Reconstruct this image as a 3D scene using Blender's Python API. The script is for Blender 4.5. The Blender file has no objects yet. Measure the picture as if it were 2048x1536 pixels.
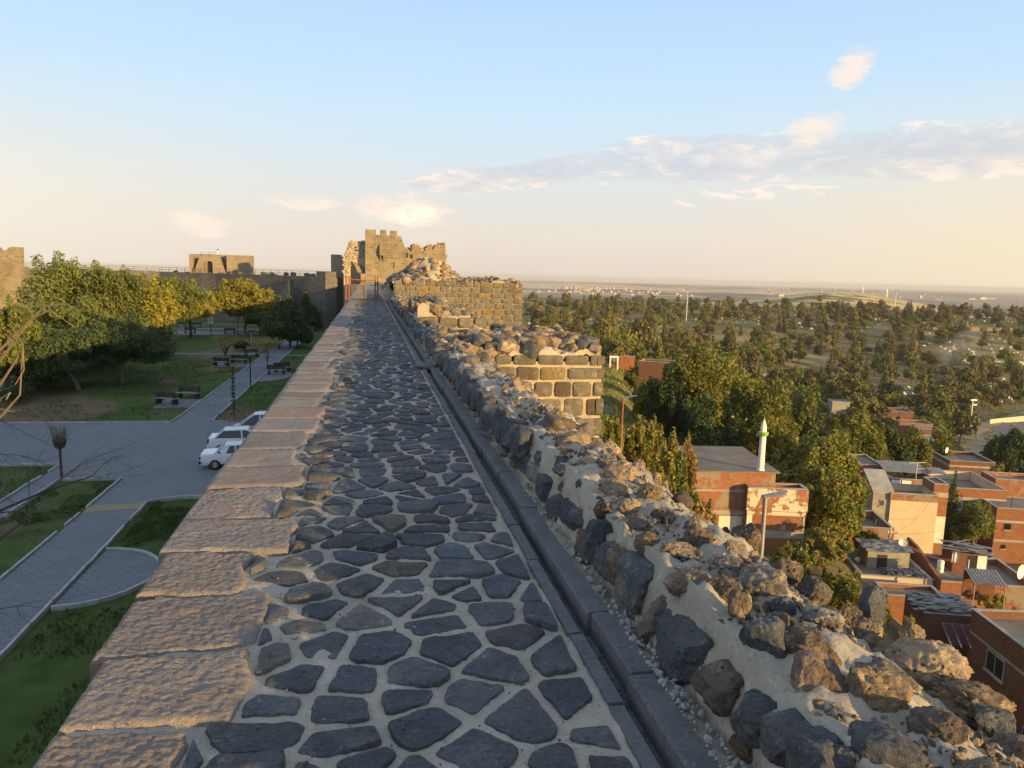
import bpy, bmesh, math, random
import numpy as np
from mathutils import Vector, Matrix
R_ = math.radians
sc = bpy.context.scene
col = sc.collection

# ---------------------------------------------------------------- camera
F_PX = 1500.0
EYE = np.array([0.0, 0.0, 1.6])
YAW, PITCH, ROLL = R_(10.9), R_(8.15), R_(1.5)
FW = np.array([math.sin(YAW)*math.cos(PITCH), math.cos(YAW)*math.cos(PITCH), -math.sin(PITCH)])
_r0 = np.array([math.cos(YAW), -math.sin(YAW), 0.0]); _u0 = np.cross(_r0, FW)
RT = _r0*math.cos(ROLL) + _u0*math.sin(ROLL); UP = np.cross(RT, FW)
cd = bpy.data.cameras.new("camera"); cam = bpy.data.objects.new("camera", cd); col.objects.link(cam)
cd.sensor_fit = 'HORIZONTAL'; cd.sensor_width = 36.0; cd.lens = 36.0*F_PX/2048.0
cd.clip_start = 0.05; cd.clip_end = 200000.0
M = Matrix(((RT[0], UP[0], -FW[0], EYE[0]), (RT[1], UP[1], -FW[1], EYE[1]), (RT[2], UP[2], -FW[2], EYE[2]), (0, 0, 0, 1)))
cam.matrix_world = M
sc.camera = cam

# ---------------------------------------------------------------- light
SUN_EL = 8.3
SUN_H = np.array([0.62, -0.785]); SUN_H /= np.linalg.norm(SUN_H)
SUN = np.array([SUN_H[0]*math.cos(R_(SUN_EL)), SUN_H[1]*math.cos(R_(SUN_EL)), math.sin(R_(SUN_EL))])
ld = bpy.data.lights.new("sun", 'SUN'); lo = bpy.data.objects.new("sun", ld); col.objects.link(lo)
ld.energy = 5.0; ld.angle = R_(0.5); ld.color = (1.0, 0.68, 0.26)
lo.rotation_euler = Vector(SUN).to_track_quat('Z', 'Y').to_euler()

w = bpy.data.worlds.new("World"); sc.world = w; w.use_nodes = True
def build_world():
    nt = w.node_tree; nt.nodes.clear(); L = nt.links.new
    def nd(t, **k):
        n = nt.nodes.new(t)
        for a, b in k.items(): setattr(n, a, b)
        return n
    out = nd('ShaderNodeOutputWorld'); bg = nd('ShaderNodeBackground'); L(bg.outputs[0], out.inputs[0])
    sky = nd('ShaderNodeTexSky'); sky.sky_type = 'NISHITA'; sky.sun_disc = False
    sky.sun_elevation = R_(SUN_EL); sky.sun_rotation = math.atan2(SUN[0], SUN[1])
    sky.altitude = 600; sky.air_density = 1.0; sky.dust_density = 2.0; sky.ozone_density = 1.5
    tc = nd('ShaderNodeTexCoord'); sx = nd('ShaderNodeSeparateXYZ'); L(tc.outputs['Generated'], sx.inputs[0])
    def math_(op, a, b=None, c=None, clamp=False):
        n = nd('ShaderNodeMath', operation=op); n.use_clamp = clamp
        for i, v in enumerate((a, b, c)):
            if v is None: continue
            if isinstance(v, (int, float)): n.inputs[i].default_value = v
            else: L(v, n.inputs[i])
        return n.outputs[0]
    def ramp(f, stops, interp='LINEAR'):
        n = nd('ShaderNodeValToRGB'); cr = n.color_ramp; cr.interpolation = interp
        while len(cr.elements) > 1: cr.elements.remove(cr.elements[-1])
        for i, (p, c) in enumerate(stops):
            e = cr.elements[0] if i == 0 else cr.elements.new(p)
            e.position = p; e.color = (c, c, c, 1) if isinstance(c, (int, float)) else (*c, 1)
        L(f, n.inputs[0]); return n.outputs[0]
    def mix(f, a, b, mode='MIX'):
        n = nd('ShaderNodeMix', data_type='RGBA', blend_type=mode)
        for s, v in ((0, f), (6, a), (7, b)):
            if isinstance(v, (int, float)): n.inputs[s].default_value = v
            elif isinstance(v, tuple): n.inputs[s].default_value = (*v, 1)
            else: L(v, n.inputs[s])
        return n.outputs[2]
    z = sx.outputs[2]
    az = math_('ARCTAN2', sx.outputs[0], sx.outputs[1])            # clockwise from +Y
    el = math_('ARCSINE', z)
    # hazy evening air: pale blue overhead, cream to rose towards the horizon
    air = ramp(math_('MULTIPLY', el, 1.0/R_(60), clamp=True),
               [(0.0, (0.60, 0.51, 0.44)), (0.05, (0.62, 0.555, 0.49)), (0.11, (0.57, 0.59, 0.59)), (0.18, (0.48, 0.61, 0.71)), (0.32, (0.365, 0.535, 0.76)), (0.55, (0.32, 0.44, 0.62)), (1.0, (0.32, 0.40, 0.53))])
    k = math_('SUBTRACT', az, R_(10))
    side = ramp(math_('ABSOLUTE', k), [(0.0, 0.0), (0.25, 0.10), (0.62, 0.68), (1.0, 0.9)])
    lowm = ramp(el, [(0.0, 1.0), (0.09, 0.80), (0.23, 0.0)])
    air = mix(math_('MULTIPLY', side, lowm), air, mix(ramp(az, [(0.0, 0.0), (0.3, 1.0)]), (0.71, 0.66, 0.55), (0.76, 0.64, 0.42)))
    nis = mix(1.0, sky.outputs[0], (0.105, 0.105, 0.105), 'MULTIPLY')
    base = mix(0.93, nis, air)
    # clouds live in sky direction (azimuth, elevation)
    cv = nd('ShaderNodeCombineXYZ'); L(az, cv.inputs[0]); L(el, cv.inputs[1])
    def noise(scale, det, rough, vec, dist=0.0):
        n = nd('ShaderNodeTexNoise'); n.inputs['Scale'].default_value = scale; n.inputs['Detail'].default_value = det
        n.inputs['Roughness'].default_value = rough; n.inputs['Distortion'].default_value = dist; L(vec, n.inputs['Vector']); return n.outputs[0]
    mp = nd('ShaderNodeMapping'); mp.inputs['Scale'].default_value = (1.0, 3.2, 1.0); mp.inputs['Rotation'].default_value = (0, 0, R_(-7)); L(cv.outputs[0], mp.inputs[0])
    n1 = noise(8.5, 10, 0.66, mp.outputs[0], 0.9)
    n2 = noise(24.0, 9, 0.68, mp.outputs[0], 0.7)
    def blob(a0, e0, ra, re, tilt=0.0, soft=1.0):
        da = math_('SUBTRACT', az, R_(a0)); de = math_('SUBTRACT', math_('SUBTRACT', el, R_(e0)), math_('MULTIPLY', da, tilt))
        q = math_('ADD', math_('POWER', math_('MULTIPLY', da, 1/R_(ra)), 2.0), math_('POWER', math_('MULTIPLY', de, 1/R_(re)), 2.0))
        return math_('SUBTRACT', 1.0, q, clamp=True)
    def add(*v):
        r = v[0]
        for q in v[1:]: r = math_('MAXIMUM', r, q)
        return r
    # long grey bank with bright lumps on its upper edge
    n0 = noise(3.2, 7, 0.55, mp.outputs[0], 0.3)
    bank = add(blob(12, 7.6, 11, 1.15, 0.13), blob(24, 8.6, 12, 2.0, 0.03), blob(38, 8.7, 15, 2.0, 0.0))
    bank_d = math_('ADD', bank, math_('MULTIPLY', math_('SUBTRACT', n1, 0.5), 2.6))
    bank_d = math_('MULTIPLY', ramp(bank_d, [(0.14, 0.0), (0.40, 0.62), (1.0, 1.0)]), ramp(bank, [(0.0, 0.0), (0.22, 1.0)]))
    rim = math_('MULTIPLY', ramp(bank, [(0.04, 0.0), (0.16, 1.0), (0.6, 0.45), (1.0, 0.25)]), ramp(math_('ADD', math_('MULTIPLY', n2, 0.6), math_('MULTIPLY', n1, 0.4)), [(0.515, 0.0), (0.575, 1.0)]))
    row = math_('MULTIPLY', ramp(add(blob(29, 6.35, 6, 0.55, 0.01), blob(23.4, 6.0, 1.2, 0.8)), [(0.0, 0.0), (0.5, 1.0)]), ramp(n2, [(0.50, 0.0), (0.55, 0.95)]))
    # sunlit heaps with soft, torn edges
    heap = add(blob(2.6, 4.6, 4.6, 1.75, -0.06), blob(-4.6, 4.9, 3.4, 0.7), blob(-11.5, 3.1, 2.9, 1.1, -0.1), blob(33.7, 14.1, 1.75, 1.5, 0.25), blob(31.7, 10.4, 2.7, 1.3, 0.1))
    nn = math_('ADD', math_('MULTIPLY', n2, 0.55), math_('MULTIPLY', n1, 0.45))
    heap_d = ramp(math_('ADD', heap, math_('MULTIPLY', math_('SUBTRACT', nn, 0.5), 5.0)), [(0.25, 0.0), (1.0, 0.80)])
    heap_d = math_('MULTIPLY', heap_d, ramp(heap, [(0.0, 0.0), (0.45, 1.0)]))
    c = mix(math_('MULTIPLY', bank_d, 0.58), base, mix(ramp(math_('ADD', math_('MULTIPLY', n1, 0.6), math_('MULTIPLY', n2, 0.4)), [(0.42, 0.0), (0.60, 1.0)]), (0.40, 0.41, 0.47), (0.66, 0.58, 0.53)))
    c = mix(math_('MULTIPLY', add(rim, row), 0.72), c, (0.79, 0.67, 0.57))
    core = blob(3.2, 4.3, 2.3, 0.95)
    hc = mix(core, (0.76, 0.63, 0.53), (0.98, 0.86, 0.60))
    c = mix(heap_d, c, hc)
    # below the horizon: the warm hazy ground colour, so nothing glows from underneath
    c = mix(ramp(el, [(0.0, 1.0), (0.002, 0.0)]), c, (0.46, 0.41, 0.37))
    L(c, bg.inputs[0]); bg.inputs[1].default_value = 0.92
build_world()
sc.view_settings.view_transform = 'Standard'; sc.view_settings.look = 'None'
sc.view_settings.exposure = 0.62; sc.view_settings.gamma = 1.0
sc.cycles.max_bounces = 6; sc.cycles.diffuse_bounces = 3; sc.cycles.glossy_bounces = 2
sc.cycles.transmission_bounces = 4; sc.cycles.transparent_max_bounces = 8; sc.cycles.volume_bounces = 0
sc.cycles.use_denoising = True

# ---------------------------------------------------------------- picture point -> world point
def ray(px, py): return FW + RT*((px-1024.0)/F_PX) + UP*((768.0-py)/F_PX)
def onz(px, py, z):
    d = ray(px, py); return EYE + d*((z-EYE[2])/d[2])
def aty(px, py, y):
    d = ray(px, py); return EYE + d*(y/d[1])
def atd(px, py, depth): return EYE + ray(px, py)*depth

# ---------------------------------------------------------------- noise
def _h(i, j, k, s):
    n = (i*374761393 + j*668265263 + k*2147483647 + s*974634777) & 0xffffffff
    n = ((n ^ (n >> 13)) * 1274126177) & 0xffffffff
    return ((n ^ (n >> 16)) & 0xffff) / 65535.0
def vnoise(p, s=0):
    p = np.asarray(p, float); i = np.floor(p).astype(np.int64); f = p - i; f = f*f*(3-2*f)
    r = 0.0
    for a in (0, 1):
        for b in (0, 1):
            for c in (0, 1):
                wgt = (f[..., 0] if a else 1-f[..., 0])*(f[..., 1] if b else 1-f[..., 1])*(f[..., 2] if c else 1-f[..., 2])
                r = r + wgt*_h(i[..., 0]+a, i[..., 1]+b, i[..., 2]+c, s)
    return r*2-1
def fbm(p, s=0, o=4, g=0.5):
    p = np.asarray(p, float); r = 0; a = 1.0
    for k in range(o):
        r = r + a*vnoise(p*(2.03**k), s+k*17); a *= g
    return r

# ---------------------------------------------------------------- mesh collecting
class MB:
    def __init__(s): s.v = []; s.f = []; s.t = []; s.n = 0; s.tint = []; s.mi = []
    def add(s, V, Fc, tint=None, mi=0):
        V = np.asarray(V, float); b = s.n
        s.v.append(V); s.n += len(V)
        s.f.extend([tuple(int(i)+b for i in f) for f in Fc]); s.mi.extend([mi]*len(Fc))
        s.tint.append(np.tile(np.asarray(tint if tint is not None else (1, 1, 1), float), (len(V), 1)))
        return s
    def box(s, c, size, rz=0.0, tint=None, mi=0, tilt=None):
        x, y, z = (q*0.5 for q in size)
        V = np.array([(-x, -y, -z), (x, -y, -z), (x, y, -z), (-x, y, -z), (-x, -y, z), (x, -y, z), (x, y, z), (-x, y, z)])
        if tilt is not None:
            V = V @ np.array(tilt.to_matrix()).T if hasattr(tilt, 'to_matrix') else V @ np.array(tilt).T
        if rz: V = V @ rotz(rz).T
        return s.add(V + np.asarray(c, float), BOXF, tint, mi)
    def bar(s, a, b, wd, ht, tint=None, mi=0):
        a = np.asarray(a, float); b = np.asarray(b, float); d = b-a; L = np.linalg.norm(d); d = d/L
        u = np.array([0, 0, 1.0]) if abs(d[2]) < 0.95 else np.array([1.0, 0, 0])
        sd = np.cross(d, u); sd /= np.linalg.norm(sd); u = np.cross(sd, d)
        V = []
        for e in (a, b):
            for p, q in ((-1, -1), (1, -1), (1, 1), (-1, 1)): V.append(e + sd*p*wd/2 + u*q*ht/2)
        return s.add(V, [(3, 2, 1, 0), (4, 5, 6, 7), (0, 1, 5, 4), (1, 2, 6, 5), (2, 3, 7, 6), (3, 0, 4, 7)], tint, mi)
    def tube(s, pts, rad, n=8, cap=True, tint=None, mi=0):
        P = [np.asarray(p, float) for p in pts]
        if not hasattr(rad, '__len__'): rad = [rad]*len(P)
        V = []; prev = None
        for i, p in enumerate(P):
            d = P[min(i+1, len(P)-1)] - P[max(i-1, 0)]; d = d/(np.linalg.norm(d)+1e-9)
            if prev is None:
                u = np.array([0, 0, 1.0]) if abs(d[2]) < 0.9 else np.array([1.0, 0, 0])
            else: u = prev
            u = u - d*np.dot(u, d); u /= np.linalg.norm(u)+1e-9; prev = u; q = np.cross(d, u)
            for k in range(n):
                a = 2*math.pi*k/n; V.append(p + rad[i]*(u*math.cos(a)+q*math.sin(a)))
        Fc = []
        for i in range(len(P)-1):
            for k in range(n):
                k2 = (k+1) % n; Fc.append((i*n+k, i*n+k2, (i+1)*n+k2, (i+1)*n+k))
        if cap:
            Fc.append(tuple(range(n-1, -1, -1))); m = (len(P)-1)*n; Fc.append(tuple(range(m, m+n)))
        return s.add(V, Fc, tint, mi)
    def lathe(s, prof, c=(0, 0, 0), n=16, tint=None, mi=0):
        V = []
        for r, z in prof:
            for k in range(n):
                a = 2*math.pi*k/n; V.append((c[0]+r*math.cos(a), c[1]+r*math.sin(a), c[2]+z))
        Fc = []
        for i in range(len(prof)-1):
            for k in range(n):
                k2 = (k+1) % n; Fc.append((i*n+k, i*n+k2, (i+1)*n+k2, (i+1)*n+k))
        Fc.append(tuple(range(n-1, -1, -1))); m = (len(prof)-1)*n; Fc.append(tuple(range(m, m+n)))
        return s.add(V, Fc, tint, mi)
    def prism(s, poly, z0, z1, tint=None, mi=0):
        n = len(poly); V = [(p[0], p[1], z0) for p in poly] + [(p[0], p[1], z1) for p in poly]
        Fc = [tuple(range(n-1, -1, -1)), tuple(range(n, 2*n))] + [(i, (i+1) % n, n+(i+1) % n, n+i) for i in range(n)]
        return s.add(V, Fc, tint, mi)
    def extr(s, prof, o, du, dv, dw, thick, tint=None, mi=0):
        """profile in (u,v) extruded along dw by thick"""
        o = np.asarray(o, float); du = np.asarray(du, float); dv = np.asarray(dv, float); dw = np.asarray(dw, float)
        n = len(prof); V = [o+du*a+dv*b for a, b in prof] + [o+du*a+dv*b+dw*thick for a, b in prof]
        Fc = [tuple(range(n-1, -1, -1)), tuple(range(n, 2*n))] + [(i, (i+1) % n, n+(i+1) % n, n+i) for i in range(n)]
        return s.add(V, Fc, tint, mi)
    def grid(s, P, tint=None, mi=0, flip=False):
        P = np.asarray(P, float); a, b = P.shape[:2]
        I = np.arange(a*b).reshape(a, b)
        q = np.stack([I[:-1, :-1], I[1:, :-1], I[1:, 1:], I[:-1, 1:]], -1).reshape(-1, 4)
        if flip: q = q[:, ::-1]
        return s.add(P.reshape(-1, 3), q.tolist(), tint, mi)
    def build(s, name, mats, parent=None, smooth=False, local=False, angle=None):
        V = np.concatenate(s.v) if s.v else np.zeros((0, 3))
        if parent is not None and not local: V = V - np.array(parent.location)
        me = bpy.data.meshes.new(name)
        me.from_pydata(V.tolist(), [], s.f)
        if not isinstance(mats, (list, tuple)): mats = [mats]
        for m in mats: me.materials.append(m)
        if len(mats) > 1: me.polygons.foreach_set('material_index', s.mi)
        T = np.concatenate(s.tint) if s.tint else np.zeros((0, 3))
        if len(T) and not np.allclose(T, 1.0):
            ca = me.color_attributes.new('tint', 'FLOAT_COLOR', 'POINT')
            ca.data.foreach_set('color', np.concatenate([T, np.ones((len(T), 1))], 1).astype(np.float32).ravel())
        if smooth: me.polygons.foreach_set('use_smooth', [True]*len(me.polygons))
        me.update()
        if angle is not None:
            me.polygons.foreach_set('use_smooth', [True]*len(me.polygons)); me.set_sharp_from_angle(angle=R_(angle))
        o = bpy.data.objects.new(name, me); col.objects.link(o)
        if parent is not None: o.parent = parent
        return o
BOXF = [(3, 2, 1, 0), (4, 5, 6, 7), (0, 1, 5, 4), (1, 2, 6, 5), (2, 3, 7, 6), (3, 0, 4, 7)]
def rotz(a): return np.array([[math.cos(a), -math.sin(a), 0], [math.sin(a), math.cos(a), 0], [0, 0, 1.0]])

def tag(o, label=None, cat=None, group=None, kind=None):
    if label: o['label'] = label
    if cat: o['category'] = cat
    if group: o['group'] = group
    if kind: o['kind'] = kind
    return o
def thing(name, label, cat, loc=(0, 0, 0), rz=0.0, group=None):
    o = bpy.data.objects.new(name, None); col.objects.link(o); o.empty_display_size = 0.3
    o.location = tuple(float(q) for q in loc); o.rotation_euler = (0, 0, rz)
    return tag(o, label, cat, group)
KIDS = {}
def dup(o, loc=None, rz=None, scale=None, label=None, parent=None, group=None):
    c = o.copy(); col.objects.link(c)
    if parent is not None: c.parent = parent
    if loc is not None: c.location = tuple(float(q) for q in loc)
    if rz is not None: c.rotation_euler = (0, 0, rz)
    if scale is not None: c.scale = scale if hasattr(scale, '__len__') else (scale,)*3
    if label: c['label'] = label
    if group: c['group'] = group
    for ch in list(o.children): dup(ch, parent=c)
    return c
def struct(o): o['kind'] = 'structure'; return o
# ================================================================ materials
class G:
    """a small node graph builder"""
    def __init__(s, name, rough=0.9, spec=0.3):
        s.m = bpy.data.materials.new(name); s.m.use_nodes = True; s.nt = s.m.node_tree; s.nt.nodes.clear()
        s.out = s.nd('ShaderNodeOutputMaterial'); s.bs = s.nd('ShaderNodeBsdfPrincipled')
        s.nt.links.new(s.bs.outputs[0], s.out.inputs[0])
        s.bs.inputs['Roughness'].default_value = rough; s.bs.inputs['Specular IOR Level'].default_value = spec
        s.geo = s.nd('ShaderNodeNewGeometry'); s.pos = s.geo.outputs['Position']; s._bump = None
    def nd(s, t, **k):
        n = s.nt.nodes.new(t)
        for a, b in k.items(): setattr(n, a, b)
        return n
    def put(s, sock, v):
        if isinstance(v, (int, float)): sock.default_value = v
        elif isinstance(v, tuple): sock.default_value = (*v, 1) if len(v) == 3 and len(sock.default_value) == 4 else v
        else: s.nt.links.new(v, sock)
    def vec(s, v, scale=(1, 1, 1), rot=(0, 0, 0), loc=(0, 0, 0)):
        n = s.nd('ShaderNodeMapping'); s.put(n.inputs[0], v); n.inputs['Scale'].default_value = scale; n.inputs['Rotation'].default_value = rot; n.inputs['Location'].default_value = loc
        return n.outputs[0]
    def noise(s, scale, det=4, rough=0.55, v=None, dist=0.0):
        n = s.nd('ShaderNodeTexNoise'); s.put(n.inputs['Vector'], v if v is not None else s.pos)
        n.inputs['Scale'].default_value = scale; n.inputs['Detail'].default_value = det; n.inputs['Roughness'].default_value = rough; n.inputs['Distortion'].default_value = dist
        return n.outputs[0]
    def voro(s, scale, v=None, feature='F1', out='Distance', rnd=1.0):
        n = s.nd('ShaderNodeTexVoronoi', feature=feature); s.put(n.inputs['Vector'], v if v is not None else s.pos); n.inputs['Scale'].default_value = scale; n.inputs['Randomness'].default_value = rnd
        return n.outputs[out]
    def math(s, op, a, b=None, c=None, clamp=False):
        n = s.nd('ShaderNodeMath', operation=op); n.use_clamp = clamp
        for i, v in enumerate((a, b, c)):
            if v is not None: s.put(n.inputs[i], v)
        return n.outputs[0]
    def ramp(s, f, stops, interp='LINEAR'):
        n = s.nd('ShaderNodeValToRGB'); cr = n.color_ramp; cr.interpolation = interp
        while len(cr.elements) > 1: cr.elements.remove(cr.elements[-1])
        for i, (p, c) in enumerate(stops):
            e = cr.elements[0] if i == 0 else cr.elements.new(p)
            e.position = p; e.color = (c, c, c, 1) if isinstance(c, (int, float)) else (*c, 1)
        s.put(n.inputs[0], f); return n.outputs[0]
    def mix(s, f, a, b, mode='MIX'):
        n = s.nd('ShaderNodeMix', data_type='RGBA', blend_type=mode)
        s.put(n.inputs[0], f); s.put(n.inputs[6], a); s.put(n.inputs[7], b); return n.outputs[2]
    def attr(s, name):
        n = s.nd('ShaderNodeAttribute'); n.attribute_name = name; return n.outputs['Color']
    def rnd(s): return s.nd('ShaderNodeObjectInfo').outputs['Random']
    def walluv(s):
        """(along the wall, height) for any upright face"""
        cr = s.nd('ShaderNodeVectorMath', operation='CROSS_PRODUCT'); cr.inputs[0].default_value = (0, 0, 1); s.put(cr.inputs[1], s.geo.outputs['True Normal'])
        nm = s.nd('ShaderNodeVectorMath', operation='NORMALIZE'); s.put(nm.inputs[0], cr.outputs[0])
        dt = s.nd('ShaderNodeVectorMath', operation='DOT_PRODUCT'); s.put(dt.inputs[0], s.pos); s.put(dt.inputs[1], nm.outputs[0])
        sx = s.nd('ShaderNodeSeparateXYZ'); s.put(sx.inputs[0], s.pos)
        cb = s.nd('ShaderNodeCombineXYZ'); s.put(cb.inputs[0], dt.outputs['Value']); s.put(cb.inputs[1], sx.outputs[2]); return cb.outputs[0]
    def brick(s, v, c1, c2, cm, w, h, mortar=0.01, smooth=0.1, squash=1.0, off=0.5):
        n = s.nd('ShaderNodeTexBrick'); s.put(n.inputs['Vector'], v); s.put(n.inputs['Color1'], c1); s.put(n.inputs['Color2'], c2); s.put(n.inputs['Mortar'], cm)
        n.inputs['Scale'].default_value = 1.0; n.inputs['Mortar Size'].default_value = mortar; n.inputs['Mortar Smooth'].default_value = smooth
        n.inputs['Brick Width'].default_value = w; n.inputs['Row Height'].default_value = h; n.offset = off; n.squash = squash
        return n.outputs['Color'], n.outputs['Fac']
    def bump(s, hgt, dist, strength=1.0):
        n = s.nd('ShaderNodeBump'); n.inputs['Strength'].default_value = strength; n.inputs['Distance'].default_value = dist; s.put(n.inputs['Height'], hgt)
        if s._bump is not None: s.put(n.inputs['Normal'], s._bump)
        s._bump = n.outputs[0]; return s
    def col(s, c): s.put(s.bs.inputs['Base Color'], c); return s
    def done(s):
        if s._bump is not None: s.put(s.bs.inputs['Normal'], s._bump)
        return s.m
def plain(name, c, rough=0.6, metal=0.0, var=0.25, scale=6.0, spec=0.4):
    g = G(name, rough, spec); g.bs.inputs['Metallic'].default_value = metal
    n = g.noise(scale, 5, 0.6); g.col(g.mix(g.ramp(n, [(0.3, 0.0), (0.7, 1.0)]), tuple(q*(1-var) for q in c), tuple(min(1, q*(1+var)) for q in c)))
    g.bump(g.noise(scale*6, 3, 0.6), 0.004, 0.4); return g.done()
MT = {}
def m_basalt(name, dark, light, warm, bump=0.012, pits=0.5, tint=True, lime=0.0, fleck=0.55):
    g = G(name, 0.88, 0.22)
    n = g.noise(4.5, 6, 0.6); n2 = g.noise(23, 5, 0.65)
    c = g.mix(g.ramp(n, [(0.32, 0.0), (0.68, 1.0)]), dark, light)
    c = g.mix(g.math('MULTIPLY', g.ramp(g.noise(1.7, 3), [(0.5, 0.0), (0.72, 1.0)]), 0.55), c, warm)
    c = g.mix(g.ramp(n2, [(0.62, 0.0), (0.74, fleck)]), c, (0.42, 0.39, 0.34))          # lime flecks
    c = g.mix(g.ramp(g.noise(70, 4, 0.75), [(0.60, 0.0), (0.68, fleck)]), c, (0.36, 0.35, 0.33))
    c = g.mix(g.ramp(g.noise(42, 5, 0.7, g.vec(g.pos, (0.6, 1.6, 1), (0, 0, 0.35))), [(0.36, 0.6), (0.46, 0.0)]), c, tuple(q*0.5 for q in dark))   # dark cleavage lines
    if lime: c = g.mix(g.math('MULTIPLY', g.ramp(g.noise(6.5, 8, 0.72), [(0.54, 0.0), (0.60, 1.0)]), lime), c, (0.46, 0.39, 0.29))   # mortar smeared on the stone
    if tint: c = g.mix(1.0, c, g.attr('tint'), 'MULTIPLY')
    pv = g.voro(34.0); pit = g.ramp(pv, [(0.10, 0.0), (0.30, 1.0)])
    pm = g.ramp(g.noise(3.1, 2), [(0.50, 0.0), (0.62, pits)])
    g.col(g.mix(g.math('MULTIPLY', g.math('SUBTRACT', 1.0, pit), pm), c, tuple(q*0.45 for q in dark)))
    g.bump(g.noise(7, 6, 0.65), bump*2.2, 0.8); g.bump(g.noise(30, 5, 0.7, g.vec(g.pos, (1, 2.2, 1.3), (0, 0, 0.5))), bump*1.1, 0.9); g.bump(g.noise(75, 4, 0.7), bump*0.5, 0.8)
    g.bump(g.mix(pm, (1, 1, 1), pit), bump*0.8, 0.9); return g.done()
def m_mortar(name, a, b, bump=0.006):
    g = G(name, 0.95, 0.1)
    c = g.mix(g.ramp(g.noise(2.3, 6, 0.6), [(0.3, 0.0), (0.7, 1.0)]), a, b)
    c = g.mix(g.ramp(g.noise(60, 3, 0.7), [(0.56, 0.0), (0.68, 0.7)]), c, (0.15, 0.135, 0.12)); c = g.mix(g.ramp(g.noise(1.1, 7, 0.7), [(0.50, 0.0), (0.70, 0.6)]), c, (0.20, 0.175, 0.145)); c = g.mix(g.ramp(g.noise(26, 4, 0.7), [(0.60, 0.0), (0.70, 0.5)]), c, (0.56, 0.50, 0.42))
    c = g.mix(g.ramp(g.voro(0.9, feature='DISTANCE_TO_EDGE'), [(0.0, 0.30), (0.006, 0.0)]), c, (0.12, 0.11, 0.10))
    g.col(c); g.bump(g.noise(14, 6, 0.7), bump*2, 0.7); g.bump(g.noise(110, 3, 0.7), bump*0.35, 0.8); return g.done()
MT['paving'] = m_basalt('paving_basalt', (0.088, 0.090, 0.096), (0.155, 0.156, 0.160), (0.17, 0.15, 0.13), 0.021, 0.5, True, 0.10, 0.7)
MT['rubble'] = m_basalt('rubble_basalt', (0.135, 0.115, 0.10), (0.28, 0.24, 0.195), (0.285, 0.228, 0.17), 0.026, 1.0, True, 0.8)
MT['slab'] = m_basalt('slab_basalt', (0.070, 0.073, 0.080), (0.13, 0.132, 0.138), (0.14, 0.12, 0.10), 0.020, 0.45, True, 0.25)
MT['curb'] = m_basalt('curb_basalt', (0.10, 0.10, 0.102), (0.145, 0.142, 0.14), (0.15, 0.135, 0.12), 0.004, 0.1, False)
MT['mortar'] = m_mortar('lime_mortar', (0.33, 0.275, 0.21), (0.455, 0.385, 0.295))
MT['mortar_pale'] = m_mortar('pale_mortar', (0.40, 0.32, 0.22), (0.54, 0.44, 0.31), 0.012)
def m_coping():
    g = G('coping_stone', 0.95, 0.15)
    c = g.mix(g.ramp(g.noise(1.3, 5, 0.6), [(0.3, 0.0), (0.7, 1.0)]), (0.20, 0.172, 0.153), (0.278, 0.242, 0.216))
    c = g.mix(g.ramp(g.noise(0.8, 3), [(0.52, 0.0), (0.70, 0.6)]), c, (0.31, 0.20, 0.145))
    c = g.mix(g.ramp(g.noise(75, 2, 0.6), [(0.58, 0.0), (0.72, 0.7)]), c, (0.075, 0.062, 0.055))
    c = g.mix(g.ramp(g.noise(55, 2, 0.5, g.vec(g.pos, loc=(3, 1, 7))), [(0.70, 0.0), (0.78, 0.8)]), c, (0.5, 0.46, 0.4))
    c = g.mix(1.0, c, g.attr('tint'), 'MULTIPLY'); g.col(c)
    g.bump(g.noise(90, 4, 0.62, g.vec(g.pos, (1, 1.25, 1))), 0.0085, 1.0); g.bump(g.noise(150, 3, 0.6), 0.003, 0.8)
    return g.done()
MT['coping'] = m_coping()
def m_ashlar(name, c1, c2, cm, w, h, mortar, rough_edge=0.03, bump=0.03, stain=(0.10, 0.085, 0.07), stainf=0.45):
    g = G(name, 0.92, 0.15); uv = g.walluv()
    nz = g.nd('ShaderNodeTexNoise'); g.put(nz.inputs['Vector'], uv); nz.inputs['Scale'].default_value = 1.4; nz.inputs['Detail'].default_value = 3
    mv = g.nd('ShaderNodeVectorMath', operation='MULTIPLY_ADD'); g.put(mv.inputs[0], nz.outputs['Color']); mv.inputs[1].default_value = (rough_edge*2, rough_edge*2, 0); g.put(mv.inputs[2], uv)
    c, f = g.brick(mv.outputs[0], c1, c2, cm, w, h, mortar, 0.3)
    c = g.mix(g.math('MULTIPLY', g.ramp(g.noise(0.22, 5, 0.65), [(0.42, 0.0), (0.66, 1.0)]), stainf), c, stain)
    c = g.mix(g.ramp(g.noise(2.6, 4, 0.7), [(0.60, 0.0), (0.75, 0.5)]), c, tuple(min(1, q*1.9) for q in c1))
    g.col(c); g.bump(g.math('SUBTRACT', 1.0, f), bump, 0.9); g.bump(g.noise(5, 5, 0.7), bump*1.2, 0.7); return g.done()
MT['fort'] = m_ashlar('fortress_ashlar', (0.33, 0.25, 0.155), (0.205, 0.158, 0.105), (0.44, 0.36, 0.24), 0.95, 0.46, 0.035, 0.02, 0.03)
MT['wall_far'] = m_ashlar('old_city_wall', (0.20, 0.175, 0.145), (0.105, 0.096, 0.086), (0.28, 0.245, 0.195), 0.75, 0.30, 0.035, 0.16, 0.10)
MT['terrace'] = m_ashlar('terrace_stone', (0.32, 0.25, 0.17), (0.27, 0.21, 0.145), (0.36, 0.29, 0.21), 0.8, 0.4, 0.012, 0.01, 0.01, (0.15, 0.12, 0.09), 0.3)
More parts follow.
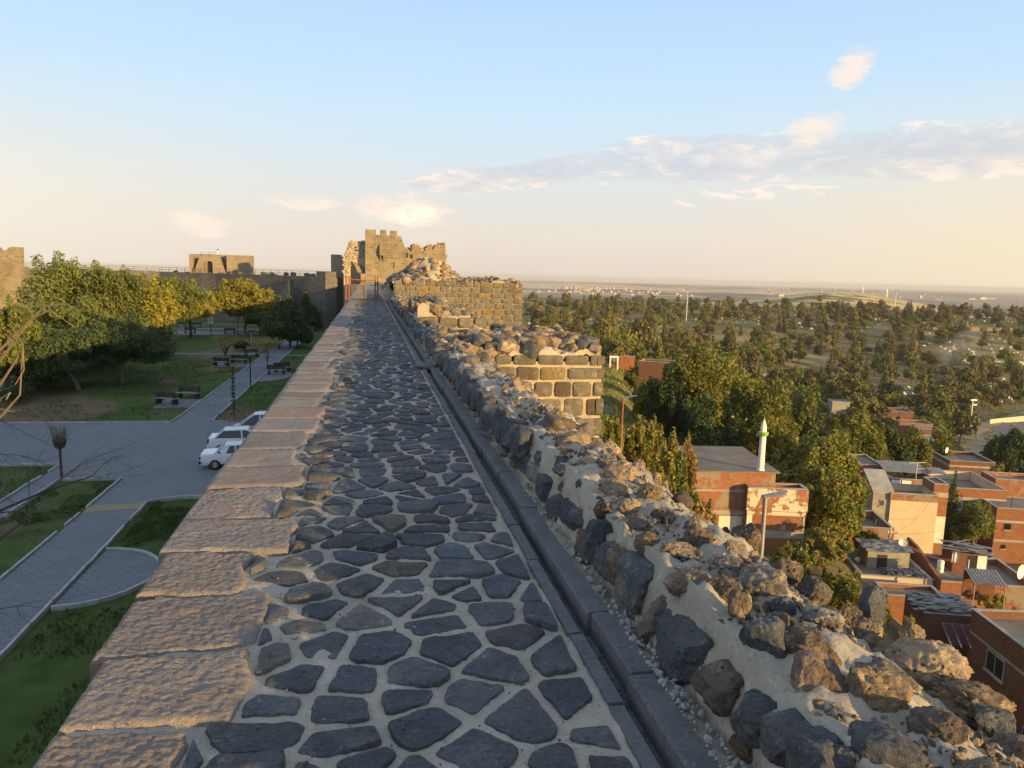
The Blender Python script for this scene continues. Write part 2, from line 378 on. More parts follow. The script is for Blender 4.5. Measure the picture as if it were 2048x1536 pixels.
MT['block'] = m_basalt('tower_block', (0.135, 0.116, 0.088), (0.205, 0.175, 0.132), (0.19, 0.152, 0.108), 0.018, 0.5, True, 0.3)
def m_brick(name, c1, c2, cm, render=None, renderf=0.0, rscale=0.5, holes=0.0):
    g = G(name, 0.9, 0.15); uv = g.walluv()
    c, f = g.brick(uv, c1, c2, cm, 0.21, 0.085, 0.011, 0.2)
    c = g.mix(g.ramp(g.noise(1.1, 5, 0.7), [(0.42, 0.0), (0.70, 0.55)]), c, tuple(q*0.55 for q in c1)); c = g.mix(g.ramp(g.noise(3.5, 5, 0.75), [(0.50, 0.0), (0.68, 0.5)]), c, tuple(min(1, q*1.35) for q in c1)); c = g.mix(g.ramp(g.noise(0.5, 6, 0.75, g.vec(uv, loc=(7, 3, 0))), [(0.55, 0.0), (0.75, 0.35)]), c, (0.34, 0.24, 0.15))
    if holes:
        hv = g.voro(4.2, g.vec(uv, (1, 2.2, 1)), rnd=1.0); hm = g.ramp(g.noise(0.9, 3), [(0.50, 0.0), (0.58, 1.0)])
        c = g.mix(g.math('MULTIPLY', g.ramp(hv, [(0.16, 1.0), (0.22, 0.0)]), hm), c, (0.02, 0.012, 0.01))
    if render is not None:
        r = g.ramp(g.noise(rscale, 6, 0.72), [(0.5-renderf*0.25, 0.0), (0.54-renderf*0.25, 1.0)])
        c = g.mix(r, c, g.mix(g.noise(9, 4, 0.7), tuple(q*0.75 for q in render), render))
    g.col(c); g.bump(g.math('SUBTRACT', 1.0, f), 0.012, 0.7); g.bump(g.noise(18, 4, 0.7), 0.01, 0.5); return g.done()
MT['brick'] = m_brick('red_brick', (0.36, 0.135, 0.058), (0.25, 0.092, 0.044), (0.32, 0.23, 0.155))
MT['brick_old'] = m_brick('worn_brick', (0.38, 0.135, 0.055), (0.26, 0.09, 0.042), (0.36, 0.27, 0.19), (0.36, 0.28, 0.20), 0.0, 0.45, 0.8)
MT['brick_white'] = m_brick('peeling_white_brick', (0.40, 0.145, 0.060), (0.30, 0.10, 0.045), (0.40, 0.32, 0.22), (0.74, 0.66, 0.50), 0.16, 1.3, 0.8)
MT['brick_brown'] = m_brick('brown_brick', (0.235, 0.098, 0.055), (0.17, 0.075, 0.045), (0.22, 0.155, 0.11))
MT['plaster_cream'] = plain('cream_plaster', (0.62, 0.47, 0.30), 0.9, 0, 0.10, 0.7)
MT['plaster_white'] = plain('white_plaster', (0.70, 0.62, 0.50), 0.9, 0, 0.12, 0.9)
MT['plaster_grey'] = plain('grey_render', (0.33, 0.29, 0.23), 0.95, 0, 0.25, 1.2)
MT['concrete'] = plain('concrete', (0.36, 0.33, 0.28), 0.95, 0, 0.22, 1.0)
MT['roof_slab'] = plain('roof_screed', (0.215, 0.168, 0.128), 0.95, 0, 0.25, 0.55)
MT['white_paint'] = plain('white_paint', (0.80, 0.78, 0.72), 0.5, 0, 0.06, 3)
MT['green_paint'] = plain('green_paint', (0.22, 0.42, 0.03), 0.5, 0, 0.1, 3)
MT['glass'] = plain('window_glass_and_shade', (0.018, 0.020, 0.024), 0.12, 0, 0.1, 2, 0.6)
MT['dark_metal'] = plain('dark_metal', (0.035, 0.035, 0.04), 0.5, 0.6, 0.2, 4)
MT['grey_metal'] = plain('galvanised_metal', (0.34, 0.33, 0.32), 0.45, 0.6, 0.15, 4)
MT['rust'] = plain('rusty_steel', (0.26, 0.105, 0.045), 0.75, 0.25, 0.35, 9)
MT['tin'] = plain('tin_sheet', (0.25, 0.215, 0.185), 0.6, 0.25, 0.3, 1.3)
MT['tin_red'] = plain('maroon_sheet', (0.16, 0.065, 0.065), 0.55, 0.2, 0.25, 1.5)
MT['dark_wood'] = plain('dark_wood', (0.050, 0.036, 0.030), 0.7, 0, 0.3, 5)
MT['pale_wood'] = plain('weathered_wood', (0.30, 0.27, 0.24), 0.8, 0, 0.25, 5)
MT['black'] = plain('black_rubber_and_shade', (0.02, 0.02, 0.022), 0.7, 0, 0.2, 5)
MT['cloth_pink'] = plain('pink_cloth', (0.62, 0.25, 0.22), 0.9, 0, 0.25, 6)
MT['cloth_white'] = plain('white_cloth', (0.72, 0.68, 0.62), 0.9, 0, 0.1, 6)
MT['tarp'] = plain('grey_tarp', (0.23, 0.21, 0.19), 0.7, 0, 0.35, 1.6)
MT['car_white'] = plain('white_car_paint', (0.70, 0.72, 0.75), 0.22, 0, 0.03, 1, 0.6)
MT['car_dark'] = plain('black_car_paint', (0.03, 0.03, 0.035), 0.22, 0, 0.03, 1, 0.6)
MT['red_lens'] = plain('dark_red_lens', (0.10, 0.015, 0.015), 0.25, 0, 0.1, 5, 0.5)
MT['clear_lens'] = plain('headlight_lens', (0.45, 0.5, 0.55), 0.15, 0, 0.1, 5, 0.6)
MT['alloy'] = plain('alloy_rim', (0.55, 0.56, 0.58), 0.3, 0.8, 0.05, 5)
MT['grave'] = plain('white_marble', (0.68, 0.63, 0.55), 0.7, 0, 0.12, 2)
MT['grave_grey'] = plain('grey_gravestone', (0.32, 0.28, 0.23), 0.8, 0, 0.2, 2)
MT['town'] = plain('far_house_wall', (0.44, 0.38, 0.31), 0.9, 0, 0.1, 0.05)
MT['town_roof'] = plain('far_house_roof', (0.34, 0.22, 0.16), 0.9, 0, 0.2, 0.05)
MT['sign_blue'] = plain('sign_face', (0.34, 0.55, 0.55), 0.5, 0, 0.1, 5)
MT['skin'] = plain('skin', (0.38, 0.22, 0.15), 0.6, 0, 0.05, 5)
MT['gravel_white'] = plain('pale_gravel', (0.30, 0.285, 0.265), 0.9, 0, 0.3, 40)
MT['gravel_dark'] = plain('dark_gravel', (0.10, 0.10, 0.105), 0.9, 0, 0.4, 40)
def m_bark(name, c):
    g = G(name, 0.95, 0.1); n = g.noise(9, 5, 0.7, g.vec(g.pos, (1, 1, 0.25)))
    g.col(g.mix(n, tuple(q*0.55 for q in c), tuple(q*1.35 for q in c))); g.bump(n, 0.03, 0.8); return g.done()
MT['bark'] = m_bark('bark', (0.10, 0.075, 0.055)); MT['bark_pale'] = m_bark('pale_bark', (0.23, 0.18, 0.135)); MT['twig'] = m_bark('dry_twig', (0.20, 0.15, 0.11))
def m_leaf(name, a, b, c3=None, tr=0.30, rv=0.35):
    g = G(name, 0.7, 0.2)
    n = g.noise(0.55, 3, 0.6); n2 = g.voro(3.3, out='Color')
    sep = g.nd('ShaderNodeSeparateColor'); g.put(sep.inputs[0], n2)
    c = g.mix(g.ramp(n, [(0.35, 0.0), (0.65, 1.0)]), a, b)
    if c3 is not None: c = g.mix(g.ramp(g.noise(0.9, 2, 0.5, g.vec(g.pos, loc=(5, 9, 2))), [(0.55, 0.0), (0.72, 0.8)]), c, c3)
    v = g.math('ADD', g.math('MULTIPLY', sep.outputs[0], 0.7), 0.65)
    rr = g.math('ADD', g.math('MULTIPLY', g.rnd(), rv), 1.0-rv/2)
    c = g.mix(1.0, c, g.math('MULTIPLY', v, rr), 'MULTIPLY')
    g.col(c)
    t = g.nd('ShaderNodeBsdfTranslucent'); g.put(t.inputs[0], g.mix(1.0, c, (1.25, 1.15, 0.6), 'MULTIPLY'))
    mx = g.nd('ShaderNodeMixShader'); mx.inputs[0].default_value = tr
    g.nt.links.new(g.bs.outputs[0], mx.inputs[1]); g.nt.links.new(t.outputs[0], mx.inputs[2]); g.nt.links.new(mx.outputs[0], g.out.inputs[0])
    return g.done()
MT['leaf_olive'] = m_leaf('olive_leaves', (0.138, 0.165, 0.043), (0.203, 0.225, 0.057), (0.276, 0.236, 0.057))
MT['leaf_dark'] = m_leaf('dark_leaves', (0.058, 0.084, 0.032), (0.090, 0.119, 0.043))
MT['leaf_yellow'] = m_leaf('yellow_green_leaves', (0.231, 0.221, 0.039), (0.336, 0.292, 0.044), (0.425, 0.318, 0.052))
MT['leaf_mid'] = m_leaf('mid_green_leaves', (0.152, 0.168, 0.037), (0.240, 0.230, 0.048), (0.322, 0.230, 0.055))
MT['leaf_pine'] = m_leaf('pine_needles', (0.124, 0.118, 0.042), (0.195, 0.165, 0.055), (0.247, 0.171, 0.063), 0.12, 0.6)
MT['leaf_dry'] = m_leaf('dry_leaves', (0.265, 0.177, 0.071), (0.371, 0.256, 0.088), (0.212, 0.106, 0.052))
MT['leaf_weed'] = m_leaf('weed_leaves', (0.195, 0.185, 0.044), (0.283, 0.248, 0.062), (0.389, 0.265, 0.106))
MT['grass_blade'] = m_leaf('grass_blades', (0.150, 0.177, 0.046), (0.239, 0.239, 0.060), (0.389, 0.292, 0.106))
def m_lawn():
    g = G('park_lawn', 1.0, 0.05)
    c = g.mix(g.ramp(g.noise(0.9, 6, 0.65), [(0.35, 0.0), (0.65, 1.0)]), (0.058, 0.088, 0.024), (0.105, 0.138, 0.042))
    soil = g.mix(g.noise(2.2, 5, 0.7), (0.15, 0.105, 0.062), (0.24, 0.165, 0.10))
    mk = g.ramp(g.noise(0.11, 5, 0.6, g.vec(g.pos, (1, 0.55, 1), loc=(4, 2, 0))), [(0.53, 0.0), (0.62, 1.0)])
    c = g.mix(mk, c, soil)
    # worn earth by the hedge and the plaza's far edge
    sx = g.nd('ShaderNodeSeparateXYZ'); g.put(sx.inputs[0], g.pos)
    wy = g.math('SUBTRACT', 1.0, g.math('ABSOLUTE', g.math('MULTIPLY', g.math('SUBTRACT', sx.outputs[1], 60.0), 1/9.0)), clamp=True)
    wx = g.ramp(g.math('MULTIPLY', g.math('ADD', sx.outputs[0], 30.0), 1/16.0), [(0.0, 1.0), (0.55, 1.0), (0.85, 0.0)])
    wn = g.math('ADD', g.math('MULTIPLY', wy, wx), g.math('MULTIPLY', g.math('SUBTRACT', g.noise(0.35, 4), 0.5), 0.9))
    c = g.mix(g.ramp(wn, [(0.30, 0.0), (0.45, 0.9)]), c, soil)
    g.col(c); g.bump(g.noise(7, 5, 0.75), 0.10, 0.9); return g.done()
MT['lawn'] = m_lawn()
def m_paver(name, c1, c2, cm):
    g = G(name, 0.75, 0.35)
    c, f = g.brick(g.vec(g.pos, rot=(0, 0, 0)), c1, c2, cm, 0.42, 0.21, 0.012, 0.1)
    c = g.mix(g.ramp(g.noise(0.35, 6, 0.65), [(0.40, 0.0), (0.72, 0.6)]), c, tuple(q*0.62 for q in c1))
    c = g.mix(g.ramp(g.noise(1.6, 5, 0.7), [(0.58, 0.0), (0.75, 0.35)]), c, (0.30, 0.27, 0.23))
    g.col(c); g.bump(g.math('SUBTRACT', 1.0, f), 0.006, 0.8); g.bump(g.noise(12, 3), 0.004, 0.5); return g.done()
MT['paver'] = m_paver('grey_pavers', (0.195, 0.198, 0.210), (0.160, 0.164, 0.175), (0.07, 0.07, 0.075))
MT['kerb'] = plain('pale_kerb', (0.38, 0.37, 0.35), 0.9, 0, 0.25, 2)
MT['asphalt'] = plain('asphalt', (0.075, 0.073, 0.072), 0.9, 0, 0.2, 0.8)
MT['asphalt_pale'] = plain('dusty_asphalt', (0.16, 0.145, 0.125), 0.95, 0, 0.25, 0.25)
MT['dirt'] = plain('dirt_road', (0.30, 0.22, 0.13), 1.0, 0, 0.25, 0.15)
def m_terrain():
    g = G('open_land', 1.0, 0.03); c = g.attr('tint')
    c = g.mix(g.ramp(g.noise(0.9, 6, 0.7), [(0.35, 0.0), (0.65, 1.0)]), g.mix(1.0, c, (0.85, 0.85, 0.85), 'MULTIPLY'), g.mix(1.0, c, (1.6, 1.6, 1.6), 'MULTIPLY'))
    c = g.mix(g.ramp(g.noise(0.02, 8, 0.65), [(0.40, 0.0), (0.60, 0.55)]), c, g.mix(1.0, c, (0.45, 0.52, 0.5), 'MULTIPLY'))
    g.col(c); g.bump(g.noise(2.5, 5, 0.7), 0.25, 0.8); return g.done()
MT['terrain'] = m_terrain()
# ================================================================ terrain
_AZ = np.array([-180., -40., 2., 18., 26., 34., 45., 60., 180.])
_RR = np.array([0, 12, 20, 40, 62, 80, 130, 160, 215, 300, 400, 500, 590, 606, 700, 850, 1000, 1300, 1700, 2300, 3200, 5000, 9000, 16000, 23000, 60000], float)
_Z = np.array([
 [-9.4]*11 + [-9.5, -10, -10, -11, -12, -14, -18, -22, -28, -36, -45, -60, -80, -95, -118],
 [-9.4]*11 + [-9.5, -10, -10, -11, -12, -14, -18, -22, -28, -36, -45, -60, -80, -95, -118],
 [-9.8, -10, -10, -10, -10.5, -11, -12.5, -13.5, -16, -20, -24, -25, -25, -25, -26, -28, -38, -50, -56, -58, -56, -54, -60, -78, -95, -118],
 [-9.8, -10, -10, -10.5, -12, -13.5, -15.5, -16.5, -22, -29, -31, -30, -28, -28, -27, -27, -40, -56, -60, -60, -56, -52, -56, -78, -95, -118],
 [-10, -10.5, -11.5, -13.5, -19, -22, -27, -29, -33, -37, -38, -36, -32, -31.5, -29, -26, -31, -40, -44, -58, -60, -55, -58, -75, -95, -118],
 [-10, -10.5, -12, -18, -21.5, -25, -33, -36, -41, -45, -47, -42, -33, -32, -27, -25, -29, -25, -15, -58, -62, -56, -60, -72, -95, -118],
 [-10, -10.5, -14, -24, -28, -30, -37, -40, -44.6, -46.5, -50, -42, -33, -27.5, -27, -28, -34, -46, -60, -64, -66, -60, -64, -70, -95, -118],
 [-10, -10.5, -14, -24, -28, -30, -37, -40, -44.6, -46, -49, -42, -34, -28, -27, -28, -36, -50, -62, -66, -68, -62, -66, -72, -95, -118],
 [-9.4]*11 + [-9.5, -10, -10, -11, -12, -14, -18, -22, -28, -36, -45, -60, -80, -95, -118]])
_RL = np.log(_RR+6.0)
def TERR(x, y, detail=True):
    x = np.asarray(x, float); y = np.asarray(y, float)
    r = np.hypot(x, y); az = np.degrees(np.arctan2(x, y))
    r = np.where(az > 2, r*np.maximum(np.cos(np.radians(az)-YAW), 0.55), r)      # tables run along the view axis
    i = np.clip(np.searchsorted(_AZ, az, side='right')-1, 0, len(_AZ)-2); fa = np.clip((az-_AZ[i])/(_AZ[i+1]-_AZ[i]), 0, 1); fa = fa*fa*(3-2*fa)
    rl = np.log(r+6.0); j = np.clip(np.searchsorted(_RL, rl, side='right')-1, 0, len(_RL)-2); fr = np.clip((rl-_RL[j])/(_RL[j+1]-_RL[j]), 0, 1)
    z = (_Z[i, j]*(1-fr)+_Z[i, j+1]*fr)*(1-fa) + (_Z[i+1, j]*(1-fr)+_Z[i+1, j+1]*fr)*fa
    if detail:
        p = np.stack([x, y, 0*x], -1)
        far = np.clip((r-700)/2500, 0, 1)
        z = z + far*fbm(p/900.0, 5, 5)*10*np.clip(r/6000, 0.35, 1.2) + np.clip((r-25)/60, 0, 1)*np.where(az > 2, 1, 0)*fbm(p/14.0, 9, 3)*0.35
    return z
def hit(px, py, rmax=60000.0):
    d = ray(px, py); t = 6.0
    while t < rmax:
        p = EYE + d*t
        if p[2] < TERR(p[0], p[1]): break
        t *= 1.01
    a, b = t/1.01, t
    for _ in range(20):
        m = (a+b)/2; p = EYE + d*m
        if p[2] < TERR(p[0], p[1]): b = m
        else: a = m
    return EYE + d*b
def gz(x, y): return float(TERR(x, y))

def build_terrain():
    rs = np.concatenate([[0.5], np.geomspace(3, 900, 190), np.geomspace(930, 9000, 110), np.geomspace(9500, 30000, 30)])
    az = np.concatenate([np.linspace(-180, -32, 24), np.linspace(-30, 60, 300), np.linspace(64, 176, 18)])
    A, Rr = np.meshgrid(np.radians(np.append(az, 180.0)), rs, indexing='ij')
    X = Rr*np.sin(A); Y = Rr*np.cos(A); Z = TERR(X, Y)
    P = np.stack([X, Y, Z], -1); mb = MB(); mb.grid(P, flip=True)
    # land cover: the ground's own colours
    r = np.hypot(X, Y); a = np.degrees(np.arctan2(X, Y)); r = np.where(a > 2, r*np.maximum(np.cos(np.radians(a)-YAW), 0.55), r); p3 = np.stack([X, Y, 0*X], -1)
    n1 = fbm(p3/40.0, 21, 4); n2 = fbm(p3/260.0, 22, 4); n3 = fbm(p3/1100.0, 23, 4)
    def c(t): return np.array(t, float)
    dry, green, soil = c((0.20, 0.155, 0.085)), c((0.085, 0.10, 0.03)), c((0.17, 0.12, 0.075))
    T = np.zeros(X.shape+(3,)) + dry
    def put(m, col_):
        m = np.clip(m, 0, 1)[..., None]; nonlocal T; T = T*(1-m) + col_*m
    put(0.5+0.9*n1, green); put((n1-0.35)*2.0, soil)
    cem = np.clip((r-240)/40, 0, 1)*np.clip((900-r)/60, 0, 1); put(cem, c((0.26, 0.195, 0.105))); put(cem*np.clip(0.3-n1*1.3, 0, 1), c((0.15, 0.125, 0.062)))
    val = np.clip((r-880)/150, 0, 1); put(val, c((0.27, 0.195, 0.13))); put(val*np.clip(0.15+n2*1.8, 0, 1), c((0.10, 0.098, 0.06)))
    gold = np.exp(-((a-33)/6.5)**2)*np.clip((r-1050)/80, 0, 1)*np.clip((1900-r)/150, 0, 1); put(gold*2.2, c((0.66, 0.45, 0.19)))
    put(gold*np.clip((n1+n2-0.25)*2.2, 0, 1), c((0.12, 0.11, 0.05)))
    farm = np.clip((r-2400)/500, 0, 1); put(farm, c((0.58, 0.41, 0.29))); put(farm*np.clip(0.1+n3*2.4, 0, 1), c((0.16, 0.14, 0.10))); put(farm*np.clip((n2-0.2)*2.5, 0, 1), c((0.56, 0.40, 0.27)))
    right = np.clip((a-31)/8, 0, 1)*np.clip((r-1900)/400, 0, 1); put(right*0.6, c((0.17, 0.155, 0.13)))
    mb.tint = [T.reshape(-1, 3)]
    o = mb.build('ground', MT['terrain'], smooth=True); struct(o)
build_terrain()

# ================================================================ the park inside the wall
ZP = -9.0
def sheet(name, poly, z, mat, thick=0.05):
    mb = MB(); mb.prism(poly, z-thick, z); return struct(mb.build(name, mat))
def build_park():
    g = MB(); xs = np.concatenate([np.linspace(-130, -46, 30), np.linspace(-45, -1.1, 110)]); ys = np.concatenate([np.linspace(-20, 200, 300)])
    X, Y = np.meshgrid(xs, ys, indexing='ij'); p = np.stack([X, Y, 0*X], -1)
    Z = ZP-0.06+0.035*fbm(p/1.7, 3, 3)
    g.grid(np.stack([X, Y, Z], -1), flip=True); struct(g.build('lawn', MT['lawn'], smooth=True))
    sheet('plaza', [(-60, 43.0), (-16.2, 43.0), (-16.2, 40.0), (-12.2, 39.7), (-12.2, 35.4), (-9.9, 35.5), (-8.6, 36.2), (-1.1, 36.0), (-1.1, 54.4), (-60, 55.2)], ZP, MT['paver'], 0.3)
    sheet('path', [(-12.1, -15), (-9.75, -15), (-9.95, 35.5), (-12.2, 35.4)], ZP+0.004, MT['paver'], 0.3)
    sheet('path.001', [(-13.3, 54.5), (-10.95, 54.5), (-10.3, 98), (-9.9, 142), (-12.4, 142), (-12.9, 98)], ZP+0.004, MT['paver'], 0.3)
    sheet('path.002', [(-16.2, 20), (-15.2, 20), (-15.2, 39.8), (-16.2, 43.2)], ZP-0.004, MT['paver'], 0.3)
    sheet('path.003', [(-45, 98.4), (-12.9, 98.4), (-12.9, 99.9), (-45, 99.9)], ZP-0.004, MT['paver'], 0.3)
    sheet('path.004', [(-10.3, 97.8), (-1.2, 97.8), (-1.2, 98.8), (-10.3, 98.8)], ZP-0.004, MT['paver'], 0.3)
    sheet('path.005', [(-60, 128.5), (-12.7, 128.5), (-12.7, 133.5), (-30, 136.0), (-60, 135)], ZP-0.008, MT['paver'], 0.3)
    sheet('path.006', [(-60, 143), (-12.2, 139), (-12.2, 141.5), (-60, 146)], ZP-0.004, MT['paver'], 0.3)
    sheet('path.007', [(-60, 156), (-20, 152), (-20, 153.5), (-60, 158)], ZP-0.004, MT['paver'], 0.3)
    hd = [(-9.75+2.45*math.sin(a), 26.9+2.55*math.cos(a)) for a in np.linspace(0, math.pi, 18)]
    sheet('paved_pad', hd[::-1], ZP, MT['paver'], 0.3)
    sheet('paved_pad.001', [(-16.2, 60.2), (-13.2, 60.6), (-13.2, 64.2), (-16.2, 64.6)], ZP, MT['paver'], 0.3)
    sheet('paved_pad.002', [(-17, 85.6), (-12.95, 86.2), (-12.95, 89.6), (-17, 90)], ZP, MT['paver'], 0.3)
    pd = [(-10.7+2.9*math.sin(a), 79.0+4.5*math.cos(a)) for a in np.linspace(0, math.pi, 14)]
    sheet('paved_pad.003', pd[::-1], ZP, MT['paver'], 0.3)
    sheet('bare_soil_strip', [(-12.2, 34.2), (-9.9, 34.6), (-9.9, 35.3), (-12.2, 35.3)], ZP+0.014, MT['dirt'], 0.02)
    sheet('road', [(-45, 55.4), (-31.5, 55.4), (-32.5, 90), (-40, 140), (-58, 140), (-50, 90)], ZP-0.01, MT['asphalt'], 0.3)
    sheet('pavement', [(-31.3, 55.4), (-29.4, 55.4), (-30.2, 92), (-32.2, 92)], ZP+0.05, MT['kerb'], 0.3)
    # kerbs along the paths: real steps
    def kerb(pts, name, broken=0.0, seed=0):
        rg = random.Random(seed); mb = MB()
        for (a, b) in zip(pts[:-1], pts[1:]):
            a = np.array(a, float); b = np.array(b, float); L = np.linalg.norm(b-a); n = max(1, int(L/0.8))
            for k in range(n):
                if rg.random() < broken: continue
                p = a+(b-a)*(k/n); q = a+(b-a)*((k+0.985)/n); o = rg.uniform(-.02, .02)
                mb.bar((p[0]+o, p[1], ZP+0.0+rg.uniform(-.015, .015)), (q[0]+o, q[1], ZP+0.0), 0.09, 0.17)
        struct(mb.build(name, MT['kerb']))
    kerb([(-12.2, -10), (-12.28, 39.7)], 'kerb', 0.12, 1); kerb([(-9.72, -10), (-9.92, 35.4)], 'kerb.001', 0.05, 2)
    kerb([(p[0], p[1]) for p in hd], 'kerb.002', 0.0, 3); kerb([(-15.1, 20), (-15.15, 39.8), (-12.3, 39.75)], 'kerb.003', 0.1, 4)
    kerb([(-16.25, 20), (-16.25, 43), (-40, 43.1)], 'kerb.004', 0.1, 5)
    kerb([(-60, 55.2), (-13.6, 54.55), (-13.4, 55), (-13.0, 98.2)], 'kerb.005', 0.03, 6)
    kerb([(-1.3, 54.4), (-10.6, 54.5), (-10.85, 55), (-10.3, 97.6)], 'kerb.006', 0.1, 7)
    kerb([(-12.95, 100), (-12.5, 139)], 'kerb.007', 0.05, 8); kerb([(-10.25, 99), (-9.9, 141)], 'kerb.008', 0.05, 9)
    kerb([(-9.9, 35.6), (-8.6, 36.15), (-1.3, 35.95)], 'kerb.009', 0.2, 10)
build_park()
def park_grass():
    rg = np.random.default_rng(12); mb = MB(); V = []; Fc = []
    def patch(x0, x1, y0, y1, n):
        x = rg.uniform(x0, x1, n); y = rg.uniform(y0, y1, n); return x, y
    for (x0, x1, y0, y1, n) in [(-9.6, -1.3, 29.8, 35.6, 9000), (-9.5, -1.3, 12, 24.2, 7000), (-15.0, -12.4, 14, 39.4, 9000), (-30, -16.4, 22, 42.8, 7000), (-13, -1.4, 54.8, 97, 9000), (-30, -13.5, 55, 98, 16000)]:
        x, y = patch(x0, x1, y0, y1, n); k = fbm(np.stack([x*0.35, y*0.25, 0*x], -1), 33, 3) > -0.15
        x, y = x[k], y[k]
        for i in range(len(x)):
            a = rg.uniform(0, 6.28); h = rg.uniform(.05, .13); wd = rg.uniform(.02, .05); b = len(V); ca, sa = math.cos(a)*wd, math.sin(a)*wd
            V += [(x[i]-ca, y[i]-sa, ZP-.06), (x[i]+ca, y[i]+sa, ZP-.06), (x[i]+rg.normal(0, .03), y[i]+rg.normal(0, .03), ZP-.02+h)]; Fc.append((b, b+1, b+2))
    mb.add(np.array(V), Fc); tag(mb.build('grass', MT['leaf_dark']), 'short dark green grass growing on the shaded park lawns', 'grass', kind='stuff')
park_grass()
# ================================================================ rocks
_ICO = {}
def ico(sub):
    if sub not in _ICO:
        bm = bmesh.new(); bmesh.ops.create_icosphere(bm, subdivisions=sub, radius=1.0)
        V = np.array([v.co[:] for v in bm.verts]); Fc = [[v.index for v in f.verts] for f in bm.faces]; bm.free(); _ICO[sub] = (V/np.linalg.norm(V, axis=1)[:, None], Fc)
    return _ICO[sub]
def rock(seed, sub=3, cuts=7, boxy=0.0, rough=0.05, lump=0.12):
    rg = np.random.default_rng(seed); V, Fc = ico(sub); V = V.copy(); N = V.copy()
    if boxy > 0:
        k = 2.0+boxy*8; V = V/((np.abs(V)**k).sum(1)**(1/k))[:, None]
    for _ in range(cuts):
        n = rg.normal(size=3); n /= np.linalg.norm(n); d = rg.uniform(0.52, 0.86)*(1.0 if boxy == 0 else 1.25)
        V -= n*np.maximum(V@n-d, 0)[:, None]
    if lump: V += N*(fbm(N*1.3+seed*3.1, seed % 97, 2)*lump)[:, None]
    if rough: V += N*(fbm(N*5.0+seed*1.7, seed % 89, 4, 0.62)*rough)[:, None]
    mx = np.abs(V).max(0); return V/mx, Fc
def euler(rx, ry, rz):
    cx, sx, cy, sy, cz, sz = math.cos(rx), math.sin(rx), math.cos(ry), math.sin(ry), math.cos(rz), math.sin(rz)
    return np.array([[cz, -sz, 0], [sz, cz, 0], [0, 0, 1]]) @ np.array([[cy, 0, sy], [0, 1, 0], [-sy, 0, cy]]) @ np.array([[1, 0, 0], [0, cx, -sx], [0, sx, cx]])
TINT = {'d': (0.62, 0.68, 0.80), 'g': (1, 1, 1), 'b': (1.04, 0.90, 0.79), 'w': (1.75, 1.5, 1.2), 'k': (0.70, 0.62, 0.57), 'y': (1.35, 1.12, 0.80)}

# ================================================================ the wall we stand on
WALL = thing('city_wall', 'long basalt city wall with cobbled walkway and rubble parapet, running ahead from the viewer', 'city wall', (0, 0, -9.5))
X0, XI, XK, XP = -1.17, -0.60, 0.885, 1.17          # left edge, coping's inner edge, gutter, parapet foot
rnd = random.Random(5)

def wall_core():
    mb = MB()
    mb.box((0.43, 67.0, -7.06), (2.98, 142.0, 14.0))
    mb.build('wall_masonry', MT['wall_far'], WALL)
wall_core()

# ---- coping blocks, each a part
COP = []
def coping():
    y = -2.6; k = 0
    while y < 138:
        near = y < 12
        L = rnd.uniform(0.42, 0.70) if y < 50 else rnd.uniform(1.5, 2.6)
        if near: L = rnd.choice([0.45, 0.52, 0.58, 0.66, 0.75])
        xi = XI + rnd.uniform(-0.13, 0.12); COP.append((y, y+L, xi))
        nx, ny = (72, max(12, int(L/0.008))) if y < 5 else (30, 26) if y < 9 else (14, 10) if y < 25 else (5, 4)
        g = 0.012
        u = np.linspace(0, 1, nx); v = np.linspace(0, 1, ny); U, Vv = np.meshgrid(u, v, indexing='ij')
        xl = X0 + rnd.uniform(-0.018, 0.018) + 0.10*min(1, max(0, (4.6-y)/2.2))
        wob = 0.035*vnoise(np.stack([Vv*3+k*7.3, 0*U, 0*U], -1), 3)*U
        bow = 0.03*np.sin(math.pi*Vv)*U
        Xg = xl + (xi-xl)*U + wob + bow
        skew = rnd.uniform(-0.05, 0.05)
        Yg = y+g + (L-2*g)*Vv + skew*(U-0.5) + 0.02*vnoise(np.stack([U*4+k*3.1, Vv*2, 0*U], -1), 8)*(1-4*(Vv-.5)**2*0)
        e = np.minimum(np.minimum(U*(xi-xl), (1-U)*(xi-xl)), np.minimum(Vv, 1-Vv)*L)
        edge = np.clip(e/0.03, 0, 1); h0 = rnd.uniform(0.0, 0.014)
        P = np.stack([Xg, Yg, 0*U], -1)
        rough = 0.0035*fbm(P*9.0, 31, 3, 0.55)+0.0042*fbm(P*np.array([46, 56, 1.0]), 32, 2, 0.6) if y < 12 else 0.006*fbm(P*8, 31, 2)
        Z = h0 + 0.012 + rough - 0.026*(1-np.sqrt(np.clip(1-(1-edge)**2, 0, 1)))
        P[..., 2] = Z
        mb = MB(); t = rnd.uniform(0.86, 1.14); wm = rnd.uniform(-0.06, 0.10); tint = (t*(1+wm), t, t*(1-wm))
        mb.grid(P, tint, flip=True)
        # sides down into the bed
        for line, fl in ((P[0], False), (P[-1], True), (P[:, 0], True), (P[:, -1], False)):
            low = line.copy(); low[:, 2] = -0.34
            mb.grid(np.stack([line, low], 0), tint, flip=fl)
        mb.build('coping_stone', MT['coping'], WALL, smooth=True if y < 12 else False); y += L; k += 1
coping()

